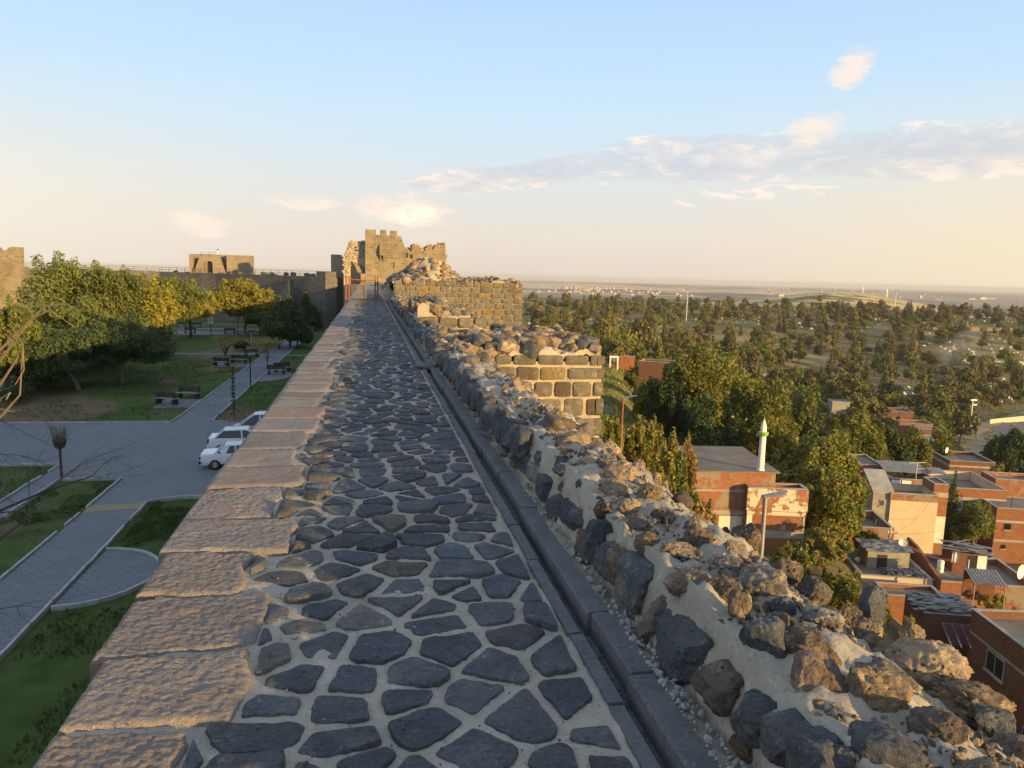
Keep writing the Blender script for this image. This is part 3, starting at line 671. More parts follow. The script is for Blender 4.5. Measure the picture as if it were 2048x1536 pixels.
# ---- paving: irregular cells cut by bisectors
def clip(poly, n, d):
    out = []
    for i in range(len(poly)):
        a, b = poly[i], poly[(i+1) % len(poly)]; da, db = a@n-d, b@n-d
        if da <= 0: out.append(a)
        if (da < 0 < db) or (db < 0 < da): out.append(a+(b-a)*(da/(da-db)))
    return out
def cop_in(y):
    for a, b, xi in COP:
        if a <= y < b: return xi
    return XI
def paving():
    rg = np.random.default_rng(11); pts = []
    y = -1.6; row = 0
    while y < 76:
        x = -0.62 + (0.18 if row % 2 else 0.0); st = rg.uniform(0.18, 0.235)
        while x < 0.90:
            pts.append((x+rg.normal(0, 0.055), y+rg.normal(0, 0.05))); x += rg.uniform(0.21, 0.35)
        y += st; row += 1
    P = np.array(pts); mb = MB()
    for i, p in enumerate(P):
        if p[1] > 75: continue
        nb = np.argsort(np.abs(P[:, 1]-p[1])+np.abs(P[:, 0]-p[0]))[1:18]
        gap = rg.uniform(0.017, 0.032)
        poly = [np.array(q) for q in ((p[0]-.5, p[1]-.5), (p[0]+.5, p[1]-.5), (p[0]+.5, p[1]+.5), (p[0]-.5, p[1]+.5))]
        for j in nb:
            n = P[j]-p; L = np.linalg.norm(n); n = n/L; poly = clip(poly, n, n@((P[j]+p)/2)-gap)
            if len(poly) < 3: break
        if len(poly) >= 3: poly = clip(poly, np.array([1.0, 0]), XK-0.035)
        if len(poly) >= 3: poly = clip(poly, np.array([-1.0, 0]), -(max(cop_in(p[1]-.08), cop_in(p[1]), cop_in(p[1]+.08))+0.045))
        if len(poly) < 3: continue
        Q = np.array(poly); ar = 0.5*abs(np.sum(Q[:, 0]*np.roll(Q[:, 1], -1)-Q[:, 1]*np.roll(Q[:, 0], -1)))
        if ar < 0.005: continue
        near = p[1] < 9
        # resample outline, round corners
        m = 56 if p[1] < 5 else 36 if near else 16
        ed = np.linalg.norm(np.roll(Q, -1, 0)-Q, axis=1); cum = np.concatenate([[0], np.cumsum(ed)]); tt = np.linspace(0, cum[-1], m, endpoint=False)
        C = np.concatenate([Q, Q[:1]]); O = np.stack([np.interp(tt, cum, C[:, 0]), np.interp(tt, cum, C[:, 1])], 1)
        for _ in range(1 if m < 30 else 2): O = 0.5*O + 0.25*(np.roll(O, 1, 0)+np.roll(O, -1, 0))
        ctr = O.mean(0); dirs = O-ctr; ln = np.linalg.norm(dirs, axis=1)[:, None]
        q3 = np.concatenate([O*6.0, np.full((m, 1), i*1.37)], 1); jit = fbm(q3, 41, 2)*0.10 + fbm(q3*4.0, 42, 3)*0.06
        O = O + dirs*jit[:, None]*np.minimum(1, 0.09/ln)*1.0
        tilt = rg.normal(0, 0.020, 2); base = rg.uniform(0.002, 0.012) if rg.random() < .95 else 0.024
        hump = rg.uniform(0.002, 0.009)
        if p[0] < -0.28 and rg.random() < .14: base += rg.uniform(0.010, 0.035); hump *= 2.5
        V = []; Fc = []
        rings = [(1.0, -0.03), (0.997, base*0.3), (0.975, base), (0.86, base+hump*.5), (0.68, base+hump*.8), (0.42, base+hump), (0.18, base+hump*1.02)] if near else [(1.0, -0.03), (0.98, base*.5), (0.90, base), (0.5, base+hump)]
        for s_, z_ in rings:
            r2 = ctr + dirs*0 + (O-ctr)*s_; zz = np.full(m, z_) + (r2-ctr)@tilt
            if s_ < 0.999: zz = zz + (0.0075 if near else 0.004)*fbm(np.concatenate([r2*7.0, np.full((m, 1), i*2.1)], 1), 43, 4, .6) + 0.0035*np.floor(3*vnoise(np.concatenate([r2*5.0, np.full((m, 1), i*.7)], 1), 44))
            zz = np.maximum(zz, .006) if s_ < .98 else zz
            V += [(a[0], a[1], z) for a, z in zip(r2, zz)]
        nr = len(rings)
        for k in range(nr-1):
            for a in range(m):
                b = (a+1) % m; Fc.append((k*m+a, k*m+b, (k+1)*m+b, (k+1)*m+a))
        V.append((ctr[0], ctr[1], base+hump)); Fc += [((nr-1)*m+a, (nr-1)*m+(a+1) % m, nr*m) for a in range(m)]
        t = rg.uniform(0.75, 1.22); wm = rg.normal(0.0, 0.03)
        if rg.random() < 0.06: wm += 0.16; t *= 1.15
        mb.add(V, Fc, (t*(1+wm), t, t*(1-wm)))
    mb.build('paving_stones', MT['paving'], WALL, angle=40)
    # the mortar bed
    b = MB(); xs = np.linspace(-1.03, XK+0.02, 70); ys = np.concatenate([np.arange(-2.6, 6, 0.025), np.arange(6, 16, 0.06), np.arange(16, 76, 0.25), np.arange(76, 139, 2.0)])
    X, Y = np.meshgrid(xs, ys, indexing='ij'); p = np.stack([X, Y, 0*X], -1)
    Z = -0.006+0.010*fbm(p*5.0, 51, 4, .55)+0.0035*fbm(p*40, 52, 2)
    Z = np.where(X < -0.62, -0.004+0.003*fbm(p*30, 53, 2), Z)
    P3 = np.stack([X, Y, Z], -1); b.grid(P3, flip=True); b.build('mortar_bed', MT['mortar'], WALL, smooth=True)
paving()

# ---- gutter
def gutter():
    mb = MB(); y = -2.4
    while y < 46:                                            # flat left curb pieces
        L = rnd.uniform(0.55, 0.95); o = rnd.uniform(-.006, .006)
        mb.box((0.915+o, y+L/2, -0.055+rnd.uniform(-.004, .006)), (0.060, L-0.016, 0.13)); y += L
    y = -2.4
    while y < 46:                                            # raised right curb pieces
        L = rnd.uniform(0.55, 0.95); o = rnd.uniform(-.012, .012); h = rnd.uniform(-.006, .01)
        if 12.85 < y+L/2 < 13.3: y += L; continue
        x = 1.062+o; z1 = 0.052+h
        mb.extr([(-.052, -.13), (.055, -.13), (.055, z1), (-.040, z1), (-.050, z1-.012)], (x, y+.008, 0), (1, 0, 0), (0, 0, 1), (0, 1, 0), L-.016); y += L
    mb.build('gutter_curb', MT['curb'], WALL)
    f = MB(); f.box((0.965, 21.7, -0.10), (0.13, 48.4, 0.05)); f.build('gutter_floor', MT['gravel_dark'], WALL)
    b = MB(); xs = np.linspace(1.10, 1.22, 6); ys = np.arange(-2.4, 46, 0.06); X, Y = np.meshgrid(xs, ys, indexing='ij')
    Z = 0.030+0.016*fbm(np.stack([X*8, Y*8, 0*X], -1), 55, 3); b.grid(np.stack([X, Y, Z], -1), flip=True); b.build('gutter_margin', MT['mortar'], WALL, smooth=True)
    sl = MB(); V, Fc = rock(901, 3, 3, 0.8, 0.02, 0.03); sl.add(V*np.array([.20, .42, .05])+np.array([1.0, 13.1, .015]), Fc, TINT['g']); sl.build('gutter_slab', MT['curb'], WALL, smooth=True)
    gr = MB(); dk = MB(); V1, F1 = ico(1); rg = np.random.default_rng(3)
    for k in range(480):
        s = abs(rg.normal(0.006, 0.004))+0.003; yy = 1.9+abs(rg.normal(0, 1.35)); xx = 1.112+rg.random()**1.3*0.075
        if yy > 8 or (rg.random() < 0.5 and not 2.3 < yy < 3.1): continue
        gr.add((V1*np.array([1, 1.2, .7])) @ euler(*rg.uniform(0, 3, 3)).T*s + np.array([xx, yy, 0.050+s*.4+0.02*(xx-1.1)]), F1, np.full(3, rg.uniform(.75, 1.2)))
    for k in range(2600):
        s = abs(rg.normal(0.006, 0.003))+0.003; yy = 1.6+rg.random()**1.6*8; 
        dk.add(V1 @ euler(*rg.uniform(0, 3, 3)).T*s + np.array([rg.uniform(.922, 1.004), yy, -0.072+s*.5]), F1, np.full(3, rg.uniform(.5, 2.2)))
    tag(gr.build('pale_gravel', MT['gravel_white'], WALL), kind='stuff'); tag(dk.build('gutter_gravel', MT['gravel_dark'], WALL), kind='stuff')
gutter()

# ---- rubble parapet
def ptop(x, y):
    """height of the parapet's top"""
    x = np.asarray(x, float); y = np.asarray(y, float)
    p = np.stack([x*2.2, y*1.5, 0*x], -1)
    z = 0.275 + 0.055*np.clip((x-1.25)/0.35, 0, 1) - 0.13*np.clip((x-1.66)/0.25, 0, 1)
    return z + 0.05*fbm(p, 61, 3)
ROCKS = []          # (x, y, z, half sizes, euler, tint, sub, seed, kind)
def place_px(px, py, w, h, t, boxy=0.0, cuts=7, zs=None, sink=0.25, thin=0.8):
    # solve for the point on the parapet top under that stone
    z = 0.36
    for _ in range(6):
        p = onz(px, py, z); x = min(max(p[0], 1.27), 1.86); hh = h*np.linalg.norm(p-EYE)/F_PX*0.5
        z = float(ptop(x, p[1]))+hh*(0.62-sink)
    d = np.linalg.norm(p-EYE); a = w*d/F_PX*0.5; b = h*d/F_PX*0.5
    ROCKS.append(((p[0], p[1], z), (a, a*thin, max(b*1.05, a*.45)), (rnd.uniform(-.2, .2), rnd.uniform(-.2, .2), -0.5+rnd.uniform(-.4, .4)), t, boxy, cuts))
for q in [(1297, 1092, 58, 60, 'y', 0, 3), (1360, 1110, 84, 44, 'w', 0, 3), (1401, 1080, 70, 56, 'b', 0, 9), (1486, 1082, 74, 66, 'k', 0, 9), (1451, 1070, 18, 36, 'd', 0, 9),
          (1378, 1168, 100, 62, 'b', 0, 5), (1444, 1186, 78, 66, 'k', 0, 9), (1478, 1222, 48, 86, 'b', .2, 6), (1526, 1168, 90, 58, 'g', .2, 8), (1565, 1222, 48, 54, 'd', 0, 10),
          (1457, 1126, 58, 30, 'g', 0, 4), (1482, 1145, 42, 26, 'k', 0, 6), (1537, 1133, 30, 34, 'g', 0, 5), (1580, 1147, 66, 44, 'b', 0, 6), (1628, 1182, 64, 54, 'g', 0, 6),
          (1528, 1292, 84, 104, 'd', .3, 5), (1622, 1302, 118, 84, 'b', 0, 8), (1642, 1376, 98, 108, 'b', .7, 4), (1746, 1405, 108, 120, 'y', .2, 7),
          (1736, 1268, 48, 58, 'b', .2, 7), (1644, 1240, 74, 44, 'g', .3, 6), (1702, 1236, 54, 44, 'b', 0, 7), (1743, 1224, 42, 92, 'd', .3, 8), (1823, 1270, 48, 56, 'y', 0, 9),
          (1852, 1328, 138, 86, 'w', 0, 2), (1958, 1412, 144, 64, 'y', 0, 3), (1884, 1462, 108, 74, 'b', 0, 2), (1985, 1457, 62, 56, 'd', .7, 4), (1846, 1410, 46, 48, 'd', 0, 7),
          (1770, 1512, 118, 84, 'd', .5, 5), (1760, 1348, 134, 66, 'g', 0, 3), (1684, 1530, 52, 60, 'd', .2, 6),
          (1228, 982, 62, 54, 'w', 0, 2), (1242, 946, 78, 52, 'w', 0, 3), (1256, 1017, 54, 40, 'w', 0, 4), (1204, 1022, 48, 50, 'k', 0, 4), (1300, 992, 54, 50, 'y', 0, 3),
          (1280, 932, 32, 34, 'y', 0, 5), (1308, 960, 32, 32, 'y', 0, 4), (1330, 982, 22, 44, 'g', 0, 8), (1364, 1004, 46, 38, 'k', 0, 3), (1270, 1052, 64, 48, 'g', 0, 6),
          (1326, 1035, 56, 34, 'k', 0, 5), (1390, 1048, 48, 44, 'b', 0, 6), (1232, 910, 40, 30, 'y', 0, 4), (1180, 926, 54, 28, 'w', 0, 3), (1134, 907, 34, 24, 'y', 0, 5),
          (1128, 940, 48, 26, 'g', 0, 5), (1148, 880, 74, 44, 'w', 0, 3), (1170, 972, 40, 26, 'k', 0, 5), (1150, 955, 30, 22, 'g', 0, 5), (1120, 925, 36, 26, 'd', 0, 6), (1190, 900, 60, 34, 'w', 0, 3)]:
    place_px(*q)
def place_face(px, py, w, h, t, boxy=.7, cuts=4, th=.10):
    p = EYE+ray(px, py)*((1.215-EYE[0])/ray(px, py)[0]); d = np.linalg.norm(p-EYE)
    # width in the picture is mostly length along the wall
    dp = np.linalg.norm((aty(px, py, p[1]+.05)-p)); e = 1e-3
    def pr(q): v = q-EYE; return np.array([F_PX*(v@RT)/(v@FW), F_PX*(v@UP)/(v@FW)])
    sy = np.linalg.norm(pr(p+np.array([0, .1, 0]))-pr(p))/.1; sz = np.linalg.norm(pr(p+np.array([0, 0, .1]))-pr(p))/.1
    ROCKS.append(((p[0]+th*.42, p[1], p[2]-.01), (th, w*1.02/sy/2*1.0, h*.60/sz/2), (rnd.uniform(-.08, .08), rnd.uniform(.05, .2), rnd.uniform(-.08, .08)), t, boxy, cuts))
for q in [(1352, 1288, 130, 200, 'd'), (1268, 1162, 74, 165, 'd'), (1219, 1118, 46, 125, 'd'), (1175, 1090, 40, 105, 'k', .5), (1145, 1035, 48, 105, 'd', .4), (1114, 1008, 32, 90, 'd'), (1436, 1362, 84, 150, 'k', .6, 3, .12), (1506, 1430, 62, 150, 'd'), (1580, 1490, 110, 160, 'd'), (1092, 975, 30, 80, 'd'), (1072, 950, 28, 70, 'g'), (1050, 922, 30, 70, 'd'), (1405, 1500, 60, 60, 'k', .2, 6), (1330, 1400, 50, 45, 'g', .2, 6), (1255, 1262, 44, 40, 'k', .2, 6)]:
    place_face(*q)
NEAR_N = len(ROCKS)
def slabs():
    """upright stones of the inner face"""
    y = -0.6; n = 0
    while y < 42:
        if 1.75 < y < 5.6: y = 5.6
        if 13.0 < y < 13.6: y = 13.6
        wd = rnd.uniform(0.20, 0.40) if y < 16 else rnd.uniform(0.25, 0.5); h = rnd.uniform(0.24, 0.37); t = rnd.uniform(0.09, 0.15)
        x = 1.225+rnd.uniform(-.02, .02)
        if 13.6 <= y < 17.2: x += 0.08
        ROCKS.append(((x, y+wd/2, 0.05+h/2+rnd.uniform(-.01, .03)), (t, wd/2*0.93, h/2), (rnd.uniform(-.12, .12), rnd.uniform(-.05, .22), rnd.uniform(-.1, .1)), rnd.choice('dddgdk'), rnd.choice([.5, .7, .4]), 5)); y += wd+rnd.uniform(0.02, 0.07)
        if rnd.random() < .6:
            ROCKS.append(((1.185+rnd.uniform(-.01, .02), y-wd*rnd.random(), 0.05+rnd.uniform(0, .04)), (.05, rnd.uniform(.04, .09), rnd.uniform(.03, .06)), (rnd.random(), rnd.random(), rnd.random()), rnd.choice('dgkb'), .2, 6))
slabs()
def face_infill():
    y = 1.2
    while y < 5.7:
        wd = rnd.uniform(.13, .24); free = not any(q[0][0] < 1.33 and q[0][2] < .27 and abs(q[0][1]-(y+wd/2)) < (q[1][1]+wd/2)*.72 for q in ROCKS)
        if free: h = rnd.uniform(.20, .31); ROCKS.append(((1.235, y+wd/2, .04+h/2), (.085, wd/2*.92, h/2), (rnd.uniform(-.1, .1), rnd.uniform(0, .2), rnd.uniform(-.1, .1)), rnd.choice('dddgk'), rnd.choice([.5, .7]), 5)); y += wd+.03
        else: y += .04
    for k in range(60):
        y = rnd.uniform(1.2, 9); z = rnd.uniform(.06, .26)
        if any(q[0][0] < 1.33 and abs(q[0][1]-y) < q[1][1]*.9+.03 and abs(q[0][2]-z) < q[1][2]*.9+.03 for q in ROCKS): continue
        s_ = rnd.uniform(.025, .055); ROCKS.append(((1.20+.08*z/.3, y, z), (s_*.8, s_*1.2, s_), (rnd.random(), rnd.random(), rnd.random()), rnd.choice('dgkbw'), .3, 7))
face_infill()
def fill():
    y = 0.9
    while y < 43.5:
        for _ in range(4):
            x = rnd.uniform(1.34, 1.93); s = abs(rnd.gauss(0, .045))+.028 if y < 9 else rnd.uniform(.045, .14)
            yy = y+rnd.uniform(-.15, .15)
            if any(abs(q[0][0]-x) < q[1][0]*1.0+s*.7 and abs(q[0][1]-yy) < q[1][1]*1.0+s*.7 for q in ROCKS): continue
            ROCKS.append(((x, yy, float(ptop(x, yy))+s*rnd.uniform(-.15, .35)), (s, s*rnd.uniform(.7, 1.2), s*rnd.uniform(.6, 1.05)), (rnd.uniform(-.5, .5), rnd.uniform(-.5, .5), rnd.uniform(0, 3)), rnd.choice('gywygkgwyb'), rnd.choice([0, .3, .5]), rnd.choice([5, 8, 11])))
        y += rnd.uniform(0.08, 0.14) if y < 20 else rnd.uniform(.13, .22)
fill()
def parapet_mortar():
    # a section that climbs the inner face, crosses the top and drops down the outside
    ys = np.concatenate([np.arange(-1.2, 7, 0.028), np.arange(7, 14, 0.06), np.arange(14, 44.5, 0.16)])
    s = np.linspace(0, 1, 64); X = np.zeros((len(ys), 64)); Z = np.zeros((len(ys), 64)); Y = np.repeat(ys[:, None], 64, 1)
    a = s < 0.25; b = (s >= 0.25) & (s < 0.86); c = s >= 0.86
    fa = s[a]/0.25; X[:, a] = 1.195+0.085*fa**1.6; Z[:, a] = -0.03+0.29*fa
    xb = 1.28+(1.92-1.28)*(s[b]-0.25)/0.61; X[:, b] = xb; Z[:, b] = 0.26
    fc = (s[c]-0.86)/0.14; X[:, c] = 1.92+0.05*fc; Z[:, c] = 0.25-0.9*fc
    top = ptop(X, Y)
    bump_ = np.zeros_like(top)
    for (pos, hs, e, t, bx, ct) in ROCKS:
        if pos[1] > 12: continue
        i0, i1 = np.searchsorted(ys, [pos[1]-hs[1]*2.6, pos[1]+hs[1]*2.6])
        if i1 <= i0: continue
        r2 = ((X[i0:i1]-pos[0])/(hs[0]*1.5+.02))**2+((Y[i0:i1]-pos[1])/(hs[1]*1.5+.02))**2
        bump_[i0:i1] = np.maximum(bump_[i0:i1], np.exp(-r2*1.2)*min(0.06, hs[2]*.5))
    nz = 0.022*fbm(np.stack([X*4, Y*4, Z*4], -1), 71, 4, .6)+0.016*fbm(np.stack([X*15, Y*15, Z*15], -1), 72, 4, .66)+0.02*np.clip(fbm(np.stack([X*9, Y*9, Z*9], -1), 73, 2)-.15, 0, 1)
    Z[:, b] = np.minimum(top, 0.6)[:, b]+bump_[:, b]+nz[:, b]
    wv = np.clip((s-0.18)/0.12, 0, 1)[None, :]*0+1
    Z[:, a] = Z[:, a]*1.0; Z[:, a][:, -1:] += 0
    Z[:, a] = np.where(fa[None, :] > 0.5, Z[:, a]*(1-(fa-.5)*2)+(top[:, a]-0.03+nz[:, a])*(fa-.5)*2, Z[:, a]); X[:, a] = X[:, a]-0.03*nz[:, a]/0.03*0.8
    Z[:, c] = Z[:, b][:, -1:]-0.95*fc[None, :]; X[:, c] += nz[:, c]
    mb = MB(); mb.grid(np.stack([X, Y, Z], -1)); 
    mb.build('parapet_mortar', MT['mortar'], WALL, smooth=True)
parapet_mortar()
def rocks_out():
    # the hundred that show largest are parts, the rest one infill
    sc_ = sorted(range(len(ROCKS)), key=lambda i: -(max(ROCKS[i][1])/max(1.2, abs(ROCKS[i][0][1])))); big = set(sc_[:100])
    inf = MB(); sl = MB()
    for i, (pos, hs, e, t, bx, ct) in enumerate(ROCKS):
        y = pos[1]; sub = 5 if (i in big and y < 4.2) else 4 if y < 8 else 3 if y < 16 else 2
        dark = t == 'd' or bx >= .4
        V, Fc = rock(i+1, sub, ct, bx, 0.065 if dark else 0.10, 0.05 if dark else 0.10); V = (V*np.array(hs)) @ euler(*e).T + np.array(pos)
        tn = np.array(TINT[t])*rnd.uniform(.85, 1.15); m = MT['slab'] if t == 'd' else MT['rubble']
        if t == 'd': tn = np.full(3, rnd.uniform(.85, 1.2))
        if i in big:
            mb = MB(); mb.add(V, Fc, tn); mb.build('rubble_stone', m, WALL, angle=50)
        else: (sl if t == 'd' else inf).add(V, Fc, tn)
    tag(inf.build('rubble_infill', MT['rubble'], WALL, angle=50), kind='stuff'); tag(sl.build('dark_infill', MT['slab'], WALL, angle=50), kind='stuff')
rocks_out()
def chips():
    """grit and broken chips lying in the mortar of the parapet and on the paving"""
    rg = np.random.default_rng(71); m = MB(); V1, F1 = ico(1)
    for k in range(2600):
        yy = 1.3+rg.random()**1.7*8; x = rg.uniform(1.30, 1.90); s = abs(rg.normal(.007, .006))+.003
        m.add((V1*np.array([1, 1.3, .7])*(1+.25*rg.normal(size=(len(V1), 1)))) @ euler(*rg.uniform(0, 3, 3)).T*s+np.array([x, yy, float(ptop(x, yy))+.012+rg.uniform(-.01, .02)]), F1, np.array(TINT[rg.choice(list('gwkyd'))])*rg.uniform(.8, 1.6))
    tag(m.build('mortar_chips', MT['rubble'], WALL), kind='stuff'); m = MB()
    for k in range(700):
        yy = 1.6+rg.random()**1.5*9; x = rg.uniform(-.9, .86); s = abs(rg.normal(.0022, .002))+.0012
        m.add(V1 @ euler(*rg.uniform(0, 3, 3)).T*s+np.array([x, yy, .014]), F1, np.full(3, rg.uniform(.8, 3.2)))
    tag(m.build('walkway_grit', MT['gravel_dark'], WALL), kind='stuff')
chips()

# ================================================================ buttresses and wall towers
def block(w_, h, th, seed, rnd_=.03, rough=.006, n=28):
    """a squared stone: front face at y=0 looking along -y"""
    rg = np.random.default_rng(seed); a = np.linspace(0, 2*np.pi, n, endpoint=False)
    k = rg.uniform(7, 14); c, s_ = np.cos(a), np.sin(a); q = (np.abs(c)**k+np.abs(s_)**k)**(-1/k)
    O = np.stack([q*c*w_/2, q*s_*h/2], 1)
    O = O*(1+0.02*rg.normal(size=2)*np.sign(O)*0)+np.stack([O[:, 1]*rg.normal(0, .03), O[:, 0]*rg.normal(0, .02)], 1)
    p3 = np.concatenate([O*5, np.full((n, 1), seed*.37)], 1); O = O*(1+.035*fbm(p3, 3, 2))[:, None]
    V = []; Fc = []
    rings = [(1.0, th), (1.0, .018), (.985, .006), (.93, 0.0), (.62, -.006), (.28, -.010)]
    for sc2, y in rings:
        r2 = np.stack([O[:, 0]-np.sign(O[:, 0])*np.minimum(np.abs(O[:, 0]), (1-sc2)*h/2*1.0) if sc2 > .9 else O[:, 0]*sc2, O[:, 1]*sc2], 1)
        d = y+(rough*fbm(np.concatenate([r2*9, np.full((n, 1), seed*.7)], 1), 5, 3, .6)*2.2 if y < .01 else 0)
        V += [(a_, d[i] if hasattr(d, '__len__') else d, b_) for i, (a_, b_) in enumerate(r2)]
    m = len(rings)
    for i in range(m-1):
        for j in range(n): j2 = (j+1) % n; Fc.append((i*n+j, i*n+j2, (i+1)*n+j2, (i+1)*n+j))
    V.append((0, -.012, 0)); Fc += [((m-1)*n+j, (m-1)*n+(j+1) % n, m*n) for j in range(n)]
    return np.array(V), Fc
def block_row(mb, seed, o, du, dn, zs, u0, u1f, wmin, wmax, sub=3, tints='gggyg', proud=0.02, joint=0.025, th=0.14, fl=0.85):
    """courses of squared stones on a face: o origin, du along, dn outwards; zs = course joints from the top down"""
    rg = random.Random(seed); k = seed*1000
    for a, b in zip(zs[:-1], zs[1:]):
        h = a-b; u = u0(a) if callable(u0) else u0; end = u1f(b) if callable(u1f) else u1f
        while u < end-0.05:
            w_ = min(rg.uniform(wmin, wmax), end-u)
            if end-(u+w_) < wmin*.6: w_ = end-u
            k += 1; j = joint*rg.uniform(.7, 1.5)
            V, Fc = block(max(.06, w_-2*j), max(.06, h-2*j*rg.uniform(.8, 1.1)), th, k)
            c = np.asarray(o)+np.asarray(du)*(u+w_/2)+np.array([0, 0, (a+b)/2])+np.asarray(dn)*(proud+rg.uniform(-.010, .012))
            Rm = np.stack([np.asarray(du, float), -np.asarray(dn, float), np.array([0, 0, 1.0])], 1)
            V = V @ Rm.T + c
            tn = np.array(TINT[rg.choice(tints)])*rg.uniform(.82, 1.12)
            mb.add(V, Fc, tn); u += w_
def cap(th, x0, x1, y0, y1, hf, step, seed, dens, smin, smax, skirt=1.2, sub=3, mat='mortar_pale'):
    nx, ny = int((x1-x0)/step)+2, int((y1-y0)/step)+2
    X, Y = np.meshgrid(np.linspace(x0, x1, nx), np.linspace(y0, y1, ny), indexing='ij'); p = np.stack([X, Y, 0*X], -1)
    Z = hf(X, Y)+0.06*fbm(p*2.2, seed, 3)+0.045*fbm(p*8, seed+1, 3, .6)
    mb = MB(); P = np.stack([X, Y, Z], -1); mb.grid(P, flip=True)
    for line, fl in ((P[0], False), (P[-1], True), (P[:, 0], True), (P[:, -1], False)):
        lo_ = line.copy(); lo_[:, 2] -= skirt; mb.grid(np.stack([line, lo_], 0), flip=fl)
    mb.build('rubble_mortar', MT[mat], th, smooth=True)
    rg = random.Random(seed); st = MB()
    for k in range(dens):
        x, y = rg.uniform(x0+.02, x1-.02), rg.uniform(y0+.02, y1-.02); s = rg.uniform(smin, smax)
        z = float(hf(np.array(x), np.array(y)))+s*rg.uniform(-.1, .4)
        V, Fc = rock(seed*100+k, sub, rg.choice([5, 8, 11]), rg.choice([0, .3, .5]), .06, .1)
        V = (V*np.array([s, s*rg.uniform(.7, 1.2), s*rg.uniform(.6, 1.1)])) @ euler(rg.uniform(-.5, .5), rg.uniform(-.5, .5), rg.uniform(0, 3)).T+np.array([x, y, z])
        st.add(V, Fc, np.array(TINT[rg.choice('gwyywkgyd')])*rg.uniform(.8, 1.15))
    st.build('rubble_stones', MT['rubble'], th, angle=50)

# near buttress
B1 = thing('stone_buttress', 'square rubble topped buttress of big dark blocks in pale mortar, nearest the viewer', 'buttress', (2.9, 15.3, -10))
def buttress():
    c = MB(); c.box((2.84, 15.4, -6.0), (2.96, 3.8, 12.1)); c.build('core', MT['mortar_pale'], B1)
    zs = [0.19, -0.03, -0.31, -0.63, -1.0, -1.40, -1.82, -2.25, -2.62]+[-3.0-.45*k for k in range(18)]
    f = MB(); block_row(f, 7, (1.4, 13.5, 0), (1, 0, 0), (0, -1, 0), zs, 0.0, 2.94, 0.32, 0.56, 4, 'ggggkgy', 0.03, 0.026); f.build('front_blocks', MT['block'], B1, angle=50)
    f = MB(); block_row(f, 9, (4.32, 13.42, 0), (0, 1, 0), (1, 0, 0), zs, 0.0, 3.7, 0.4, 0.7, 3, 'ggyg', 0.03, 0.03); f.build('side_blocks', MT['block'], B1, angle=50)
    cap(B1, 1.22, 4.29, 13.52, 17.3, lambda X, Y: 0.17+0.13*np.clip((X-1.2)*.5, 0, 1)*np.clip((Y-13.4)*1.5, 0, 1)+0.05*np.sin(Y*2.1+X), 0.05, 81, 330, 0.05, 0.19, 0.10, 3)
buttress()
# a broken stub further along
B2 = thing('broken_stub', 'low broken stub of rubble masonry stepping down on the right, between the two wall towers', 'ruin', (2.3, 22, -10))
def stub():
    c = MB(); c.box((2.2, 22.4, -5.3), (1.8, 5.0, 9.4)); c.build('core', MT['wall_far'], B2)
    hf = lambda X, Y: 0.62-0.42*np.clip((X-1.5)/1.6, 0, 1)**1.3-0.9*np.clip((X-2.7)/0.5, 0, 1)+0.12*np.sin(Y*1.7)+0.10*np.sin(X*5+Y)
    f = MB(); block_row(f, 15, (1.25, 19.78, 0), (1, 0, 0), (0, -1, 0), [0.52, 0.20, -0.14, -0.5, -0.9], 0.0, 1.85, .3, .55, 2, 'ggyk', .05, .03); f.build('front_blocks', MT['block'], B2, angle=50)
    cap(B2, 1.25, 3.15, 19.8, 25.0, hf, 0.07, 83, 330, .07, .22, 1.6, 3)
stub()
B3 = thing('broken_ledge', 'long low ledge of pale rubble below the coursed tower face, behind the broken stub', 'ruin', (2.8, 34, -10))
def ledge():
    c = MB(); c.box((2.7, 34, -5.3), (2.9, 8, 9.6)); c.build('core', MT['wall_far'], B3)
    hf = lambda X, Y: 0.30-0.45*np.clip((X-2.0)/2.4, 0, 1)+0.12*np.sin(Y*1.3)+0.08*np.sin(X*3)
    cap(B3, 1.3, 4.3, 29.6, 38.3, hf, 0.13, 85, 420, .09, .22, 1.0, 2)
    f = MB(); block_row(f, 17, (1.5, 29.7, 0), (1, 0, 0), (0, -1, 0), [0.0, -0.36, -0.74, -1.1], 0.0, 2.7, .35, .65, 2, 'ggyg', .05, .03); f.build('front_blocks', MT['block'], B3, angle=50)
ledge()
